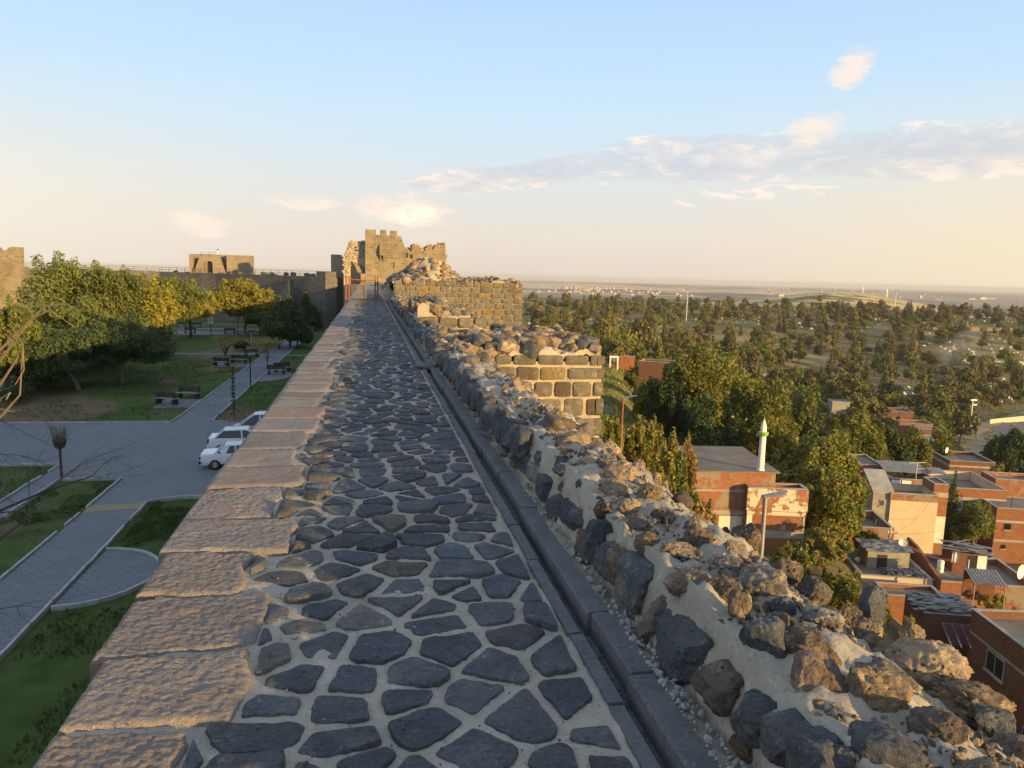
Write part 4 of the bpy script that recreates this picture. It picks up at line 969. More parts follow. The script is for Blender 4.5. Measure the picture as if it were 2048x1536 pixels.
# the coursed tower
B4 = thing('wall_tower', 'coursed basalt wall tower with sunlit face and rubble pyramid on top, beside the gate', 'tower', (5.0, 46, -10))
def tower():
    c = MB(); c.box((5.05, 47.1, -4.8), (7.36, 8.0, 11.76)); c.build('core', MT['mortar_pale'], B4)
    zs = [1.22, 0.93, 0.64, 0.33, 0.02, -0.30, -0.62, -0.95, -1.28, -1.62, -1.95, -2.3, -2.7]+[-3.08-.38*k for k in range(19)]
    f = MB(); block_row(f, 21, (1.40, 43.05, 0), (1, 0, 0), (0, -1, 0), zs, 0.0, 7.36, .38, .78, 2, 'gggyg', .03, .010, .12, 1.3); f.build('front_blocks', MT['block'], B4, angle=50)
    f = MB(); block_row(f, 23, (8.75, 43.0, 0), (0, 1, 0), (1, 0, 0), zs, 0.0, 8.0, .5, .8, 2, 'gbgyg', .03, .02, .12, .95); f.build('side_blocks', MT['block'], B4, angle=50)
    def hf(X, Y):
        m = np.clip(1-np.abs(X-3.5)/np.where(X < 3.5, 2.2, 1.9), 0, 1)
        return 1.14+0.10*np.sin(X*2.3)*np.sin(Y*1.1+X)+0.12*np.exp(-((X-6.9)/.7)**2)+1.28*np.clip(m*1.15, 0, 1)**0.85*np.clip((Y-43.2)/1.6, 0, 1)*np.clip((49-Y)/2.5, 0, 1)
    cap(B4, 1.3, 8.70, 43.08, 51, hf, 0.13, 87, 1000, .09, .24, 0.10, 2)
tower()
# rubble stump where the gate's right post stands
B5 = thing('rubble_stump', 'ragged rubble stump with one big dark boulder beside the right gate post', 'ruin', (1.5, 45.5, -3))
def stump():
    hf = lambda X, Y: 0.75+0.35*np.sin(X*7)*np.sin(Y*3)+0.5*np.clip((X-1.1)/.8, 0, 1)
    cap(B5, 0.85, 2.3, 44.2, 48.2, hf, 0.09, 91, 130, .08, .2, 1.4, 2)
    V, Fc = rock(777, 4, 6, .5, .04, .08); b = MB(); b.add(V*np.array([.42, .3, .26])+np.array([1.55, 43.8, .78]), Fc, TINT['g']); b.build('dark_boulder', MT['slab'], B5, angle=50)
stump()

# ================================================================ the gate across the walkway
def gate():
    t = thing('metal_gate', 'rusty brown metal gate with wire mesh closing the far end of the walkway', 'gate', (-.3, 45, 0))
    for xs in ((-1.30, -1.13), (0.36, 0.50)):
        for x in xs:
            p = MB(); p.box((x, 45, .62), (.09, .09, 1.28)); p.lathe([(.035, 1.27), (.06, 1.30), (.05, 1.36), (.0, 1.39)], (x, 45, 0), 8); p.build('post', MT['rust'], t)
    for za, zb, w_ in ((1.20, 1.16, .06), (.92, .88, .03), (.12, .10, .035)): r = MB(); r.bar((-1.08, 45, za), (.315, 45, zb), w_, w_); r.build('rail', MT['rust'], t)
    m = MB()
    for k in range(-9, 16):
        x0 = -1.05+k*.10
        for s in (1, -1):
            a = (x0, .13) if s > 0 else (x0, .90); b = (x0+.77*.62, .90) if s > 0 else (x0+.77*.62, .13)
            (xa, za), (xb, zb) = a, b; lo_, hi_ = -1.04, .33
            if xb <= lo_ or xa >= hi_: continue
            ta, tb = max(0, (lo_-xa)/(xb-xa)), min(1, (hi_-xa)/(xb-xa))
            m.bar((xa+(xb-xa)*ta, 45+.004*s, za+(zb-za)*ta), (xa+(xb-xa)*tb, 45+.004*s, za+(zb-za)*tb), .014, .014)
    m.build('wire_mesh', MT['grey_metal'], t)
    d = MB(); d.box((-.36, 45.3, .58), (.26, .03, 1.1), .5); d.build('door_plate', MT['rust'], t)
    b = MB(); b.bar((-.75, 44.95, .72), (-.42, 44.95, 1.02), .04, .03); b.build('brace', MT['grey_metal'], t)
gate()
# ================================================================ the fortress and the far city wall
def profile_px(pts, y, zmin=None):
    return [(float(aty(px, py, y)[0]), float(aty(px, py, y)[2])) for px, py in pts]
def fort():
    t = thing('fortress_tower', 'tall crenellated fortress tower with three merlons and sunlit face', 'tower', (3, 144, -10))
    y = 140.0
    top = [(730.3, 458.5), (751.5, 459), (752, 469), (760, 470), (760.3, 459.5), (773, 460), (773.3, 470.5), (780, 471), (780.2, 461), (794, 461.5), (794.3, 471.5), (802.6, 472.5), (803, 478), (805, 480), (805.2, 485), (808, 487), (808.4, 492), (811.5, 495), (812, 502)]
    P = profile_px(top, y); xl, xr = P[0][0], P[-1][0]
    b = MB(); b.extr([(xl, -11.0)]+P+[(xr, -11.0)], (0, y, 0), (1, 0, 0), (0, 0, 1), (0, 1, 0), 1.6)
    sd = [(0.0, P[0][1]), (1.6, P[0][1]-.3), (1.7, P[0][1]-1.2), (3.2, P[0][1]-1.3), (3.3, P[0][1]-2.2), (5.5, P[0][1]-2.4), (6.5, P[0][1]-3.0), (8.5, P[0][1]-3.2)]
    b.extr([(1.605, -11.0)]+[(u, z) for u, z in sd[1:]]+[(8.5, -11.0)], (xl+.003, y, 0), (0, 1, 0), (0, 0, 1), (1, 0, 0), 1.2)
    b.box(((xl+xr)/2+.6, y+5.2, -3.5), (xr-xl-1.3, 7.1, 15.2))
    b.build('tower_body', MT['fort'], t)
    q = MB(); p0 = aty(759, 511, y); p1 = aty(769.5, 488, y)
    q.extr([(0, 0), (-.75, 0), (-.75, 1.15), (0, 2.35)], (p0[0], y-.002, p0[2]), (0, 1, 0), (0, 0, 1), (1, 0, 0), p1[0]-p0[0]+.1)
    q.build('machicolation', MT['fort'], t)
    for dx in (0.08, 0.62):
        c = MB(); c.extr([(0, -1.0), (-.12, -1.0), (-.35, -.45), (-.62, -.004), (0, -.004)], (p0[0]+dx, y-.002, p0[2]), (0, 1, 0), (0, 0, 1), (1, 0, 0), .22); c.build('corbel', MT['fort'], t)
    for px, ya, yb in ((787.5, 525, 536), (757, 512, 514)):
        a, b_ = aty(px, ya, y), aty(px, yb, y); s = MB(); s.box((a[0], y-.02, (a[2]+b_[2])/2), (.16, .05, a[2]-b_[2])); s.build('arrow_slit_dark', MT['black'], t)  # shade inside the slit, put in as a black strip on the face
    # the broken right-hand curtain
    r = thing('ruined_curtain', 'broken curtain wall topped with rounded rubble stubs, right of the crenellated tower', 'ruin', (10.5, 143, -10))
    top = [(812.2, 500), (815, 497), (817.5, 503), (822, 504), (823, 500), (825, 492), (830, 490.5), (837, 490.7), (841, 495), (843.5, 502), (846, 506), (850, 505), (852, 499), (855, 493), (860, 491.5), (864, 492.5), (865, 501), (867, 500), (869, 494), (873, 491.5), (877, 492.5), (879.2, 487), (884, 488.5), (890, 487.5), (890.6, 511), (893, 512), (893.4, 517), (890.8, 526), (889, 534)]
    P = profile_px(top, 141.0); rg = random.Random(4)
    Q = []
    for (a, b_) in zip(P[:-1], P[1:]):
        n = 3
        for k in range(n): f = k/n; Q.append((a[0]+(b_[0]-a[0])*f+rg.uniform(-.06, .06)*(k > 0), a[1]+(b_[1]-a[1])*f+rg.uniform(-.10, .10)*(k > 0)))
    Q.append(P[-1])
    b = MB(); b.extr([(Q[0][0], -11)]+Q+[(Q[-1][0]-.3, -11)], (0, 141, 0), (1, 0, 0), (0, 0, 1), (0, 1, 0), 2.6); b.build('curtain_body', MT['fort'], r)
    st = MB(); rg2 = random.Random(6)
    for (x, z) in Q[2:-8:1]:
        for _ in range(3):
            s = rg2.uniform(.14, .32); V, Fc = rock(rg2.randrange(9999), 1, 5, .3, .05, .1); st.add(V*s+np.array([x+rg2.uniform(-.2, .2), 141+rg2.uniform(.1, 2.4), z+.05]), Fc, TINT['w'])
    st.build('rubble_crest', MT['rubble'], r)
    for px, ya, yb in ((813.5, 505, 516), (823, 509, 517)):
        a, b_ = aty(px, ya, 141), aty(px, yb, 141); s = MB(); s.box((a[0], 140.98, (a[2]+b_[2])/2), (.42, .05, a[2]-b_[2])); s.build('opening', MT['black'], r)  # the opening's inner shade is a black sheet laid on the curtain face
    # ruined tower on the left, turned away from the sun
    l = thing('ruined_tower', 'half fallen shaded tower with pale rubble back wall, left of the crenellated tower', 'ruin', (-4.5, 147, -10))
    P = profile_px([(659.8, 508), (666, 508), (667, 512), (671, 513), (673, 518), (684, 519), (697, 518.5), (705, 524), (711, 533), (716, 545), (722, 548)], 143.0)
    x0 = P[0][0]; o = np.array([x0, 146.5, 0.0]); du = np.array([.62, -.785, 0.0]); dw = np.array([.785, .62, 0.0])
    b = MB(); b.extr([(0, -11)]+[((x-x0)/.62, z) for x, z in P]+[((P[-1][0]-x0)/.62, -11)], o, du, (0, 0, 1), dw, 1.8)
    b.build('shaded_wall', MT['fort'], l)
    P = profile_px([(686, 520), (688, 512), (691, 505), (694, 496), (696.5, 487), (700, 481), (704, 480), (708, 484), (713, 483.5), (717, 482), (731, 481.5)], 141.8)
    Q = []
    for (a, b_) in zip(P[:-1], P[1:]):
        for k_ in range(3): f = k_/3; Q.append((a[0]+(b_[0]-a[0])*f+rg.uniform(-.12, .12), a[1]+(b_[1]-a[1])*f+rg.uniform(-.14, .14)))
    Q.append(P[-1]); b = MB(); b.extr([(Q[0][0], -5)]+Q+[(Q[-1][0], -5)], (0, 141.8, 0), (1, 0, 0), (0, 0, 1), (0, 1, 0), 1.5)
    for (x, z) in Q:
        for _ in range(9):
            s = rg2.uniform(.12, .28); V, Fc = rock(rg2.randrange(9999), 1, 5, .3, .05, .1); b.add(V*s+np.array([x+rg2.uniform(-.1, .9), 141.75, z-rg2.uniform(0, 3.0)]), Fc)
    b.build('rubble_back', MT['mortar_pale'], l)
    for px, ya, yb in ((711, 494, 502),):
        a, b_ = aty(px, ya, 141.6), aty(px, yb, 141.6); s = MB(); s.box((a[0], 141.60, (a[2]+b_[2])/2), (.5, .05, a[2]-b_[2])); s.build('opening', MT['black'], l)  # black sheet stands in for the shade of the hollow
fort()

FW_PTS = [(-6.6, 142.5), (-16, 153), (-32, 170), (-46, 181), (-62, 177), (-84, 164), (-120, 140)]
def far_wall():
    t = thing('city_wall', 'far stretch of old city wall closing the park beyond the trees, railing on top', 'city wall', (-40, 172, -9))
    b = MB()
    for i, ((xa, ya), (xb, yb)) in enumerate(zip(FW_PTS[:-1], FW_PTS[1:])):
        d = np.array([xb-xa, yb-ya], float); L = np.linalg.norm(d); d /= L; n = np.array([d[1], -d[0]])   # towards outside
        if n[1] < 0: n = -n
        z1 = 0.62+0.012*i; o = 0.004*i
        b.extr([(0, -10.2), (0.0, z1), (3.4, z1), (3.4, -10.2)], (xa, ya, 0), (n[0], n[1], 0), (0, 0, 1), (d[0], d[1], 0), L+.6)
    b.build('wall_body', MT['wall_far'], t)
    # outer rubble merlons and railing
    rg = random.Random(8); m = MB()
    for i, ((xa, ya), (xb, yb)) in enumerate(zip(FW_PTS[:-1], FW_PTS[1:])):
        d = np.array([xb-xa, yb-ya], float); L = np.linalg.norm(d); d /= L; n = np.array([d[1], -d[0]])
        if n[1] < 0: n = -n
        u = .6
        while u < L-.8:
            w_ = rg.uniform(.8, 2.4); h = rg.uniform(.2, .6) if i < 2 else rg.uniform(.12, .4); c = np.array([xa, ya])+d*(u+w_/2)+n*2.9
            V, Fc = rock(rg.randrange(9999), 2, 4, .7, .06, .06); V = V*np.array([w_/2, .4, h]); ang = math.atan2(d[1], d[0]); m.add(V @ rotz(ang).T+np.array([c[0], c[1], .62+h*.35]), Fc); u += w_+rg.choice([.1, .5, .9, 2.6])
    m.build('outer_parapet', MT['wall_far'], t)
    r = MB()
    for i, ((xa, ya), (xb, yb)) in enumerate(zip(FW_PTS[:-1], FW_PTS[1:])):
        if i > 3: break
        d = np.array([xb-xa, yb-ya], float); L = np.linalg.norm(d); d /= L; n = np.array([d[1], -d[0]])
        if n[1] < 0: n = -n
        for h in (.55, 1.0): r.bar((xa+n[0]*.35, ya+n[1]*.35, .63+h), (xb+n[0]*.35, yb+n[1]*.35, .63+h), .05, .05)
        for k in range(int(L/2.5)+1):
            p = np.array([xa, ya])+d*min(L, k*2.5)+n*.35; r.bar((p[0], p[1], .6), (p[0], p[1], 1.66), .06, .06)
    r.build('railing', MT['dark_metal'], t)
    # stair buttress and low turret near the fortress
    s = MB(); s.box((-7.6, 141.0, -4.2), (2.4, 2.6, 11.6), .72); s.extr([(0, 0), (9.5, 0), (0, 9)], (-14.0, 148.7, -9.1), (-.66, .75, 0), (0, 0, 1), (-.75, -.66, 0), 1.1); s.build('stair_buttress', MT['wall_far'], t)
far_wall()
def far_left_tower():
    t = thing('wall_turret', 'crumbled sunlit wall turret at the far left edge, above the yellow trees', 'tower', (-72, 168, -9))
    P = profile_px([(-70, 500), (-40, 497), (-20, 494), (-4, 494.5), (0, 500), (6, 503), (14, 499), (18, 494.5), (24, 493.5), (31, 495), (35, 494), (41.5, 494.5), (42.5, 531)], 166.0)
    x0 = P[0][0]; b = MB(); b.extr([(x0, -9.5)]+P+[(P[-1][0], -9.5)], (0, 166, 0), (1, 0, 0), (0, 0, 1), (0, 1, 0), 1.4); b.build('turret_body', MT['fort'], t)
far_left_tower()

def terrace_house():
    p = aty(381, 544, 176.0); q = aty(500, 545, 176.0); W = q[0]-p[0]; k = W/119.0; z0 = 0.62; H = 4.1
    t = thing('stone_building', 'low stone building on the far wall with twin stairs over an arched doorway', 'building', (p[0]+W/2, 180, z0))
    def X(px): return p[0]+(px-381)*k
    b = MB(); b.box((p[0]+W/2, 180.3, z0+H/2), (W, 4.2, H)); b.box(((X(455)+X(500))/2, 176.6, z0+H/2-.03), (X(500)-X(455), 3.19, H-.06)); b.box(((X(381)+X(388))/2, 176.6, z0+H/2-.02), (X(388)-X(381), 3.19, H-.04)); b.build('wall', MT['terrace'], t)
    # stair block with arched opening: pier, arch, pier
    cx = X(421); hw = 0.62; hr = 2.0
    prof = [(X(388.5)-cx, 0), (-2.0, 3.55), (2.0, 3.55), (X(453)-cx, 0)]
    arch = [(hw, 0), (hw, hr)]+[(hw*math.cos(a), hr+hw*math.sin(a)) for a in np.linspace(0, math.pi, 9)[1:-1]]+[(-hw, hr), (-hw, 0)]
    s = MB(); s.extr([prof[0], prof[1], prof[2], prof[3]]+arch, (cx, 175.2, z0), (1, 0, 0), (0, 0, 1), (0, 1, 0), 2.9); s.build('stair_block', MT['terrace'], t)
    d = MB(); d.box((cx, 176.3, z0+1.35), (1.2, .1, 2.7)); d.build('doorway', MT['glass'], t)  # dark sheet across the arch stands for the shade within, no glass
    ring = [(hw+.02)*1.0, hr]; a = MB(); ro = hw+.35
    out = [(ro, 0), (ro, hr)]+[(ro*math.cos(q_), hr+ro*math.sin(q_)) for q_ in np.linspace(0, math.pi, 9)[1:-1]]+[(-ro, hr), (-ro, 0)]
    a.extr(out+[(-hw-.005, 0), (-hw-.005, hr)]+[((hw+.005)*math.cos(q_), hr+(hw+.005)*math.sin(q_)) for q_ in np.linspace(math.pi, 0, 9)[1:-1]]+[(hw+.005, hr), (hw+.005, 0)], (cx, 175.0, z0), (1, 0, 0), (0, 0, 1), (0, 1, 0), .19); a.build('door_surround', MT['terrace'], t)
    r = MB()
    for h in (.5, .95): r.bar((cx-1.9, 175.3, z0+3.55+h), (cx+1.9, 175.3, z0+3.55+h), .05, .05)
    for u in (-1.9, 0, 1.9): r.bar((cx+u, 175.3, z0+3.5), (cx+u, 175.3, z0+4.52), .05, .05)
    r.build('railing', MT['dark_metal'], t)
    v = aty(436, 512, 178.5); c = thing('lamp_post', 'short white post with a dark camera head on the roof of the low stone building', 'post', (v[0], 178.5, z0+H)); 
    m = MB(); m.box((v[0], 178.5, z0+H+.45), (.28, .28, .9)); m.build('post', MT['white_paint'], c); m = MB(); m.box((v[0], 178.4, z0+H+1.08), (.26, .42, .26)); m.build('camera_head', MT['dark_metal'], c)
terrace_house()
# ================================================================ trees
def leaves(mb, clumps, n, size, seed, inner=0.45, up=0.25, asp=0.55, mi=0, hang=0.0):
    rg = np.random.default_rng(seed); vol = np.array([c[1][0]*c[1][1]*c[1][2] for c in clumps])**0.72; vol /= vol.sum()
    ci = rg.choice(len(clumps), n, p=vol)
    C = np.array([c[0] for c in clumps])[ci]; Rd = np.array([c[1] for c in clumps])[ci]
    d = rg.normal(size=(n, 3)); d /= np.linalg.norm(d, axis=1)[:, None]
    r = inner+(1-inner)*rg.random(n)**0.6; r *= 1+0.10*rg.normal(size=n)
    P = C+d*Rd*r[:, None]
    nrm = d*0.8+rg.normal(size=(n, 3))*0.75+np.array([0, 0, up]); nrm /= np.linalg.norm(nrm, axis=1)[:, None]
    a = rg.normal(size=(n, 3)); a[:, 2] -= hang; a -= nrm*(a*nrm).sum(1)[:, None]; a /= np.linalg.norm(a, axis=1)[:, None]; b = np.cross(nrm, a)
    s = size*(0.65+0.7*rg.random(n))[:, None]; fold = nrm*s*0.18
    V = np.stack([P-a*s, P+b*s*asp-fold*0, P+a*s, P-b*s*asp+fold], 1).reshape(-1, 3)
    F = np.arange(4*n).reshape(n, 4)
    mb.add(V, F.tolist(), None, mi)
def round_clumps(rg, c, R, n, fr=(0.22, 0.46), shell=0.74, bottom=-0.85):
    out = [(tuple(c), (R[0]*.55, R[1]*.55, R[2]*.6))]
    for _ in range(n):
        while True:
            d = np.array([rg.gauss(0, 1) for _ in range(3)]); d /= np.linalg.norm(d)
            if d[2] > bottom: break
        if d[2] < -.3: d[2] *= .8
        k = shell*rg.uniform(.75, 1.12); f = rg.uniform(*fr)
        out.append(((c[0]+d[0]*R[0]*k, c[1]+d[1]*R[1]*k, c[2]+d[2]*R[2]*k), (R[0]*f, R[1]*f, R[2]*f*.85)))
    for _ in range(n):
        d = np.array([rg.gauss(0, 1), rg.gauss(0, 1), abs(rg.gauss(.3, .8))]); d /= np.linalg.norm(d); k = rg.uniform(.92, 1.08); f = rg.uniform(.07, .15)
        out.append(((c[0]+d[0]*R[0]*k, c[1]+d[1]*R[1]*k, c[2]+d[2]*R[2]*k), (R[0]*f, R[1]*f, R[2]*f*1.6)))
    return out
def cone_clumps(rg, z0, z1, r0, n, sh=0.35):
    out = []
    for k in range(n):
        f = (k+.5)/n; z = z0+(z1-z0)*f; r = r0*(1-f)**.75+.12*r0; a = k*2.4+rg.uniform(-.5, .5); q = r*rg.uniform(.35, .62)
        out.append(((q*math.cos(a), q*math.sin(a), z), (r*.6, r*.6, (z1-z0)/n*1.7+r*.18)))
    return out
def trunk(mb, rg, H, r, clumps, lean=(0, 0), nl=7, mi=0, fork=0.35, n=7):
    top = np.array([lean[0], lean[1], H*.72]); P = [np.array([0, 0, -.3])]
    for f in (.15, .35, .6, 1.0): P.append(top*f+np.array([rg.uniform(-1, 1)*r*.8*(f < 1), rg.uniform(-1, 1)*r*.8*(f < 1), 0]))
    mb.tube(P, [r*1.45, r*1.1, r*.95, r*.7, r*.3], n, True, None, mi)
    for c, R in sorted(clumps, key=lambda q: -q[1][0])[:nl]:
        f = rg.uniform(fork, .85); s = top*f; e = np.array(c); m = (s+e)/2+np.array([rg.uniform(-.3, .3), rg.uniform(-.3, .3), .25*np.linalg.norm(e-s)*rg.uniform(-.2, .6)])
        mb.tube([s, m, e], [r*.48, r*.32, r*.10], 5, True, None, mi)
def tree(name, label, base, H, clumps, leafmat, r=.18, n=6000, size=.2, seed=1, lean=(0, 0), group=None, bark='bark', nl=8, fork=.35, cat='tree', **kw):
    rg = random.Random(seed); t = thing(name, label, cat, base, 0, group)
    tm = MB(); trunk(tm, rg, H, r, clumps, lean, nl, fork=fork); tm.build('trunk', MT[bark], t, local=True, smooth=True)
    cm = MB(); leaves(cm, clumps, n, size, seed, **kw); cm.build('crown', MT[leafmat], t, local=True)
    return t
def park_tree(name, label, px, top_py, base_y, leaf, wpx, seed, n=9000, size=.17, shape='round', bot=.30, lean=(0, 0), r=.2, flat=1.0, z=ZP, bark='bark', group=None, **kw):
    """tree whose crown is wpx wide and reaches top_py, standing base_y metres ahead"""
    p = aty(px, 600, base_y); top = aty(px, top_py, base_y)[2]; x = p[0]; H = top-z; R = wpx*math.hypot(base_y, 0)/F_PX*0.5*1.02; rg = random.Random(seed)
    if shape == 'round':
        zc = H*(1+bot)/2; rz = H*(1-bot)/2*flat
        cl = round_clumps(rg, (lean[0], lean[1], H-rz), (R*.92, R*.92, rz*.95), 24)
    else: cl = cone_clumps(rg, H*bot, H*.97, R*1.0, 11)
    return tree(name, label, (x, base_y, z), H*(.9 if shape == 'round' else 1.2), cl, leaf, r, n, size, seed, lean, group, bark, **kw)
def park_trees():
    g = 'trees of the park inside the wall'
    park_tree('broadleaf_tree', 'large olive green tree, tallest of the sunlit group left, its top above the city wall', 138, 512, 98, 'leaf_olive', 160, 11, 20000, .18, bot=.05, r=.32, group=g)
    park_tree('broadleaf_tree', 'sunlit olive tree with rounded top, right of the tallest one', 226, 535, 96, 'leaf_olive', 140, 12, 17000, .18, bot=.05, r=.28, group=g)
    park_tree('broadleaf_tree', 'yellow green tree lit gold, third of the sunlit row from the left', 300, 562, 100, 'leaf_yellow', 120, 13, 12000, .18, bot=.12, group=g)
    park_tree('broadleaf_tree', 'sunlit tree with bare lower trunk before the far wall, by the path crossing', 338, 545, 118, 'leaf_olive', 120, 14, 11000, .19, bot=.20, group=g)
    park_tree('broadleaf_tree', 'low wide yellow tree, last on the right of the sunlit row', 378, 577, 124, 'leaf_yellow', 100, 15, 9000, .18, bot=.25, group=g)
    park_tree('mulberry_tree', 'spreading dark tree with half lit crown over the hedge', 150, 604, 82, 'leaf_olive', 235, 16, 20000, .17, bot=.15, flat=1.0, r=.2, group=g)
    park_tree('mulberry_tree', 'dark umbrella shaped tree leaning right, its slanted trunk near the brown earth', 150, 655, 70, 'leaf_dark', 225, 17, 23000, .14, bot=.14, flat=1.0, lean=(-2.2, 0), r=.16, bark='bark_pale', group=g)
    park_tree('mulberry_tree', 'dark umbrella shaped tree with two pale stems, nearest the lawn', 238, 635, 74, 'leaf_dark', 180, 18, 19000, .14, bot=.14, r=.18, bark='bark_pale', group=g)
    park_tree('broadleaf_tree', 'yellow lit tree cut by the left picture edge', 2, 590, 66, 'leaf_olive', 110, 19, 16000, .16, bot=.05, group=g)
    park_tree('broadleaf_tree', 'dark lower tree at the left picture edge beside the road', 22, 655, 72, 'leaf_dark', 130, 20, 11000, .16, bot=.05, group=g)
    park_tree('maple_tree', 'rounded tree with a golden lit crown above a dark skirt, before the far wall', 490, 557, 132, 'leaf_yellow', 122, 21, 12000, .22, bot=.12, r=.2, group=g)
    park_tree('maple_tree', 'dark bushy tree just right of the golden crowned one', 540, 581, 136, 'leaf_dark', 70, 22, 6500, .20, bot=.18, shape='cone', r=.18, group=g)
    park_tree('linden_tree', 'dark pointed tree by the path, left one of the near trio', 556, 592, 106, 'leaf_dark', 68, 23, 7000, .17, bot=.28, shape='cone', r=.12, group=g)
    park_tree('linden_tree', 'dark pointed tree by the path, tallest of the near trio', 578, 596, 110, 'leaf_dark', 66, 24, 7000, .17, bot=.26, shape='cone', r=.12, group=g)
    park_tree('linden_tree', 'dark pointed tree by the path, right one of the near trio', 594, 624, 108, 'leaf_dark', 46, 25, 5000, .16, bot=.26, shape='cone', r=.10, group=g)
    park_tree('cypress_tree', 'slim dark tree standing alone before the shaded far wall', 612, 583, 142, 'leaf_dark', 36, 26, 3500, .18, bot=.22, shape='cone', r=.1, group=g)
    park_tree('cypress_tree', 'short slim dark tree right of the lone one, where the far wall meets the walkway', 628, 612, 140, 'leaf_dark', 26, 27, 2500, .18, bot=.24, shape='cone', r=.09, group=g)
    park_tree('broadleaf_tree', 'small dark tree in the shade between the gold crown and the path', 520, 622, 128, 'leaf_dark', 62, 28, 5000, .18, bot=.25, group=g)
    # thin trees
    p = aty(452, 725, 87); rg = random.Random(31)
    park_tree('dry_tree', 'nearly leafless grey tree with spreading twigs beside a bench', 448, 668, 88, 'leaf_dry', 70, 31, 500, .10, bot=.55, r=.11, bark='bark_pale', nl=12, group=g)
    park_tree('dry_tree', 'flat topped dry sapling with brown leaves right of the path', 532, 681, 84, 'leaf_dry', 62, 32, 900, .12, bot=.86, r=.05, bark='bark', nl=10, group=g)
    park_tree('dry_tree', 'small dry tree with brown flat top beyond the clipped bush', 497, 659, 111, 'leaf_dry', 22, 33, 300, .12, bot=.78, r=.05, bark='bark', nl=8, group=g)
    park_tree('shrub', 'many stemmed shrub on bare soil beside the cross path', 325, 668, 93, 'leaf_olive', 46, 34, 1300, .12, bot=.30, r=.05, nl=14, fork=.05, group=g, cat='shrub')
    park_tree('shrub', 'dark clipped round bush beside the cross path', 481, 682, 104, 'leaf_dark', 28, 35, 2500, .10, bot=.0, r=.05, group=g, cat='shrub')
    # sapling with tiny leaves up the stem, and the pollarded one on the plaza
    t = thing('sapling', 'thin leafy sapling standing at the left edge of the path, pole straight', 'sapling', (-9.7, 56.6, ZP), 0, g)
    m = MB(); m.tube([(0, 0, 0), (.05, 0, 1.5), (0, .03, 3.7)], [.05, .04, .015], 6); m.build('trunk', MT['bark'], t, local=True)
    m = MB(); rg = random.Random(3); leaves(m, [((0, 0, z), (.16, .16, .10)) for z in np.arange(.6, 3.8, .27)], 300, .07, 3); m.build('crown', MT['leaf_dark'], t, local=True)
    t = thing('pollarded_tree', 'small pollarded tree with bare upright twigs at the plaza corner', 'tree', (-15.2, 40.2, ZP), 0, g)
    m = MB(); m.tube([(0, 0, -.1), (0, 0, 1.1), (.01, 0, 1.55)], [.075, .065, .07], 8)
    for k in range(8):
        a = k*.785+.2; e = (.28*math.cos(a), .28*math.sin(a), 1.95+rg.uniform(-.1, .15)); m.tube([(0, 0, 1.5), (.2*math.cos(a), .2*math.sin(a), 1.62), e], [.06, .055, .045], 6)
    m.build('trunk', MT['bark'], t, local=True)
    m = MB()
    for k in range(70):
        a = rg.uniform(0, 6.28); q = rg.uniform(.1, .30); e = rg.uniform(.35, .95); m.tube([(q*math.cos(a), q*math.sin(a), 1.85), (q*1.5*math.cos(a)+rg.uniform(-.1, .1), q*1.5*math.sin(a), 1.9+e*.6), (q*2.2*math.cos(a)+rg.uniform(-.2, .2), q*2.2*math.sin(a)+rg.uniform(-.2, .2), 1.9+e)], [.012, .008, .004], 4)
    m.build('twigs', MT['twig'], t, local=True)
park_trees()
def hedge():
    t = thing('hedge', 'long dark clipped hedge between the brown earth and the road', 'hedge', (-28, 73, ZP))
    m = MB(); cl = []; rg = random.Random(41)
    for k in range(40):
        f = k/39; x = -26.6+(-29.6+26.6)*f; y = 61.5+(88-61.5)*f
        for j in range(3): cl.append(((x+rg.uniform(-.7, .7)+28, y+rg.uniform(-.3, .3)-73, .55+rg.uniform(0, .75)), (.62, .62, .5)))
    leaves(m, cl, 14000, .10, 41, inner=.5); m.build('foliage', MT['leaf_dark'], t, local=True)
    s = MB()
    for k in range(40): f = k/39; x = -26.6-3*f+28; y = 61.5+26.5*f-73; s.tube([(x, y, -.1), (x+rg.uniform(-.2, .2), y, .9)], [.03, .015], 5)
    s.build('stems', MT['bark'], t, local=True)
hedge()
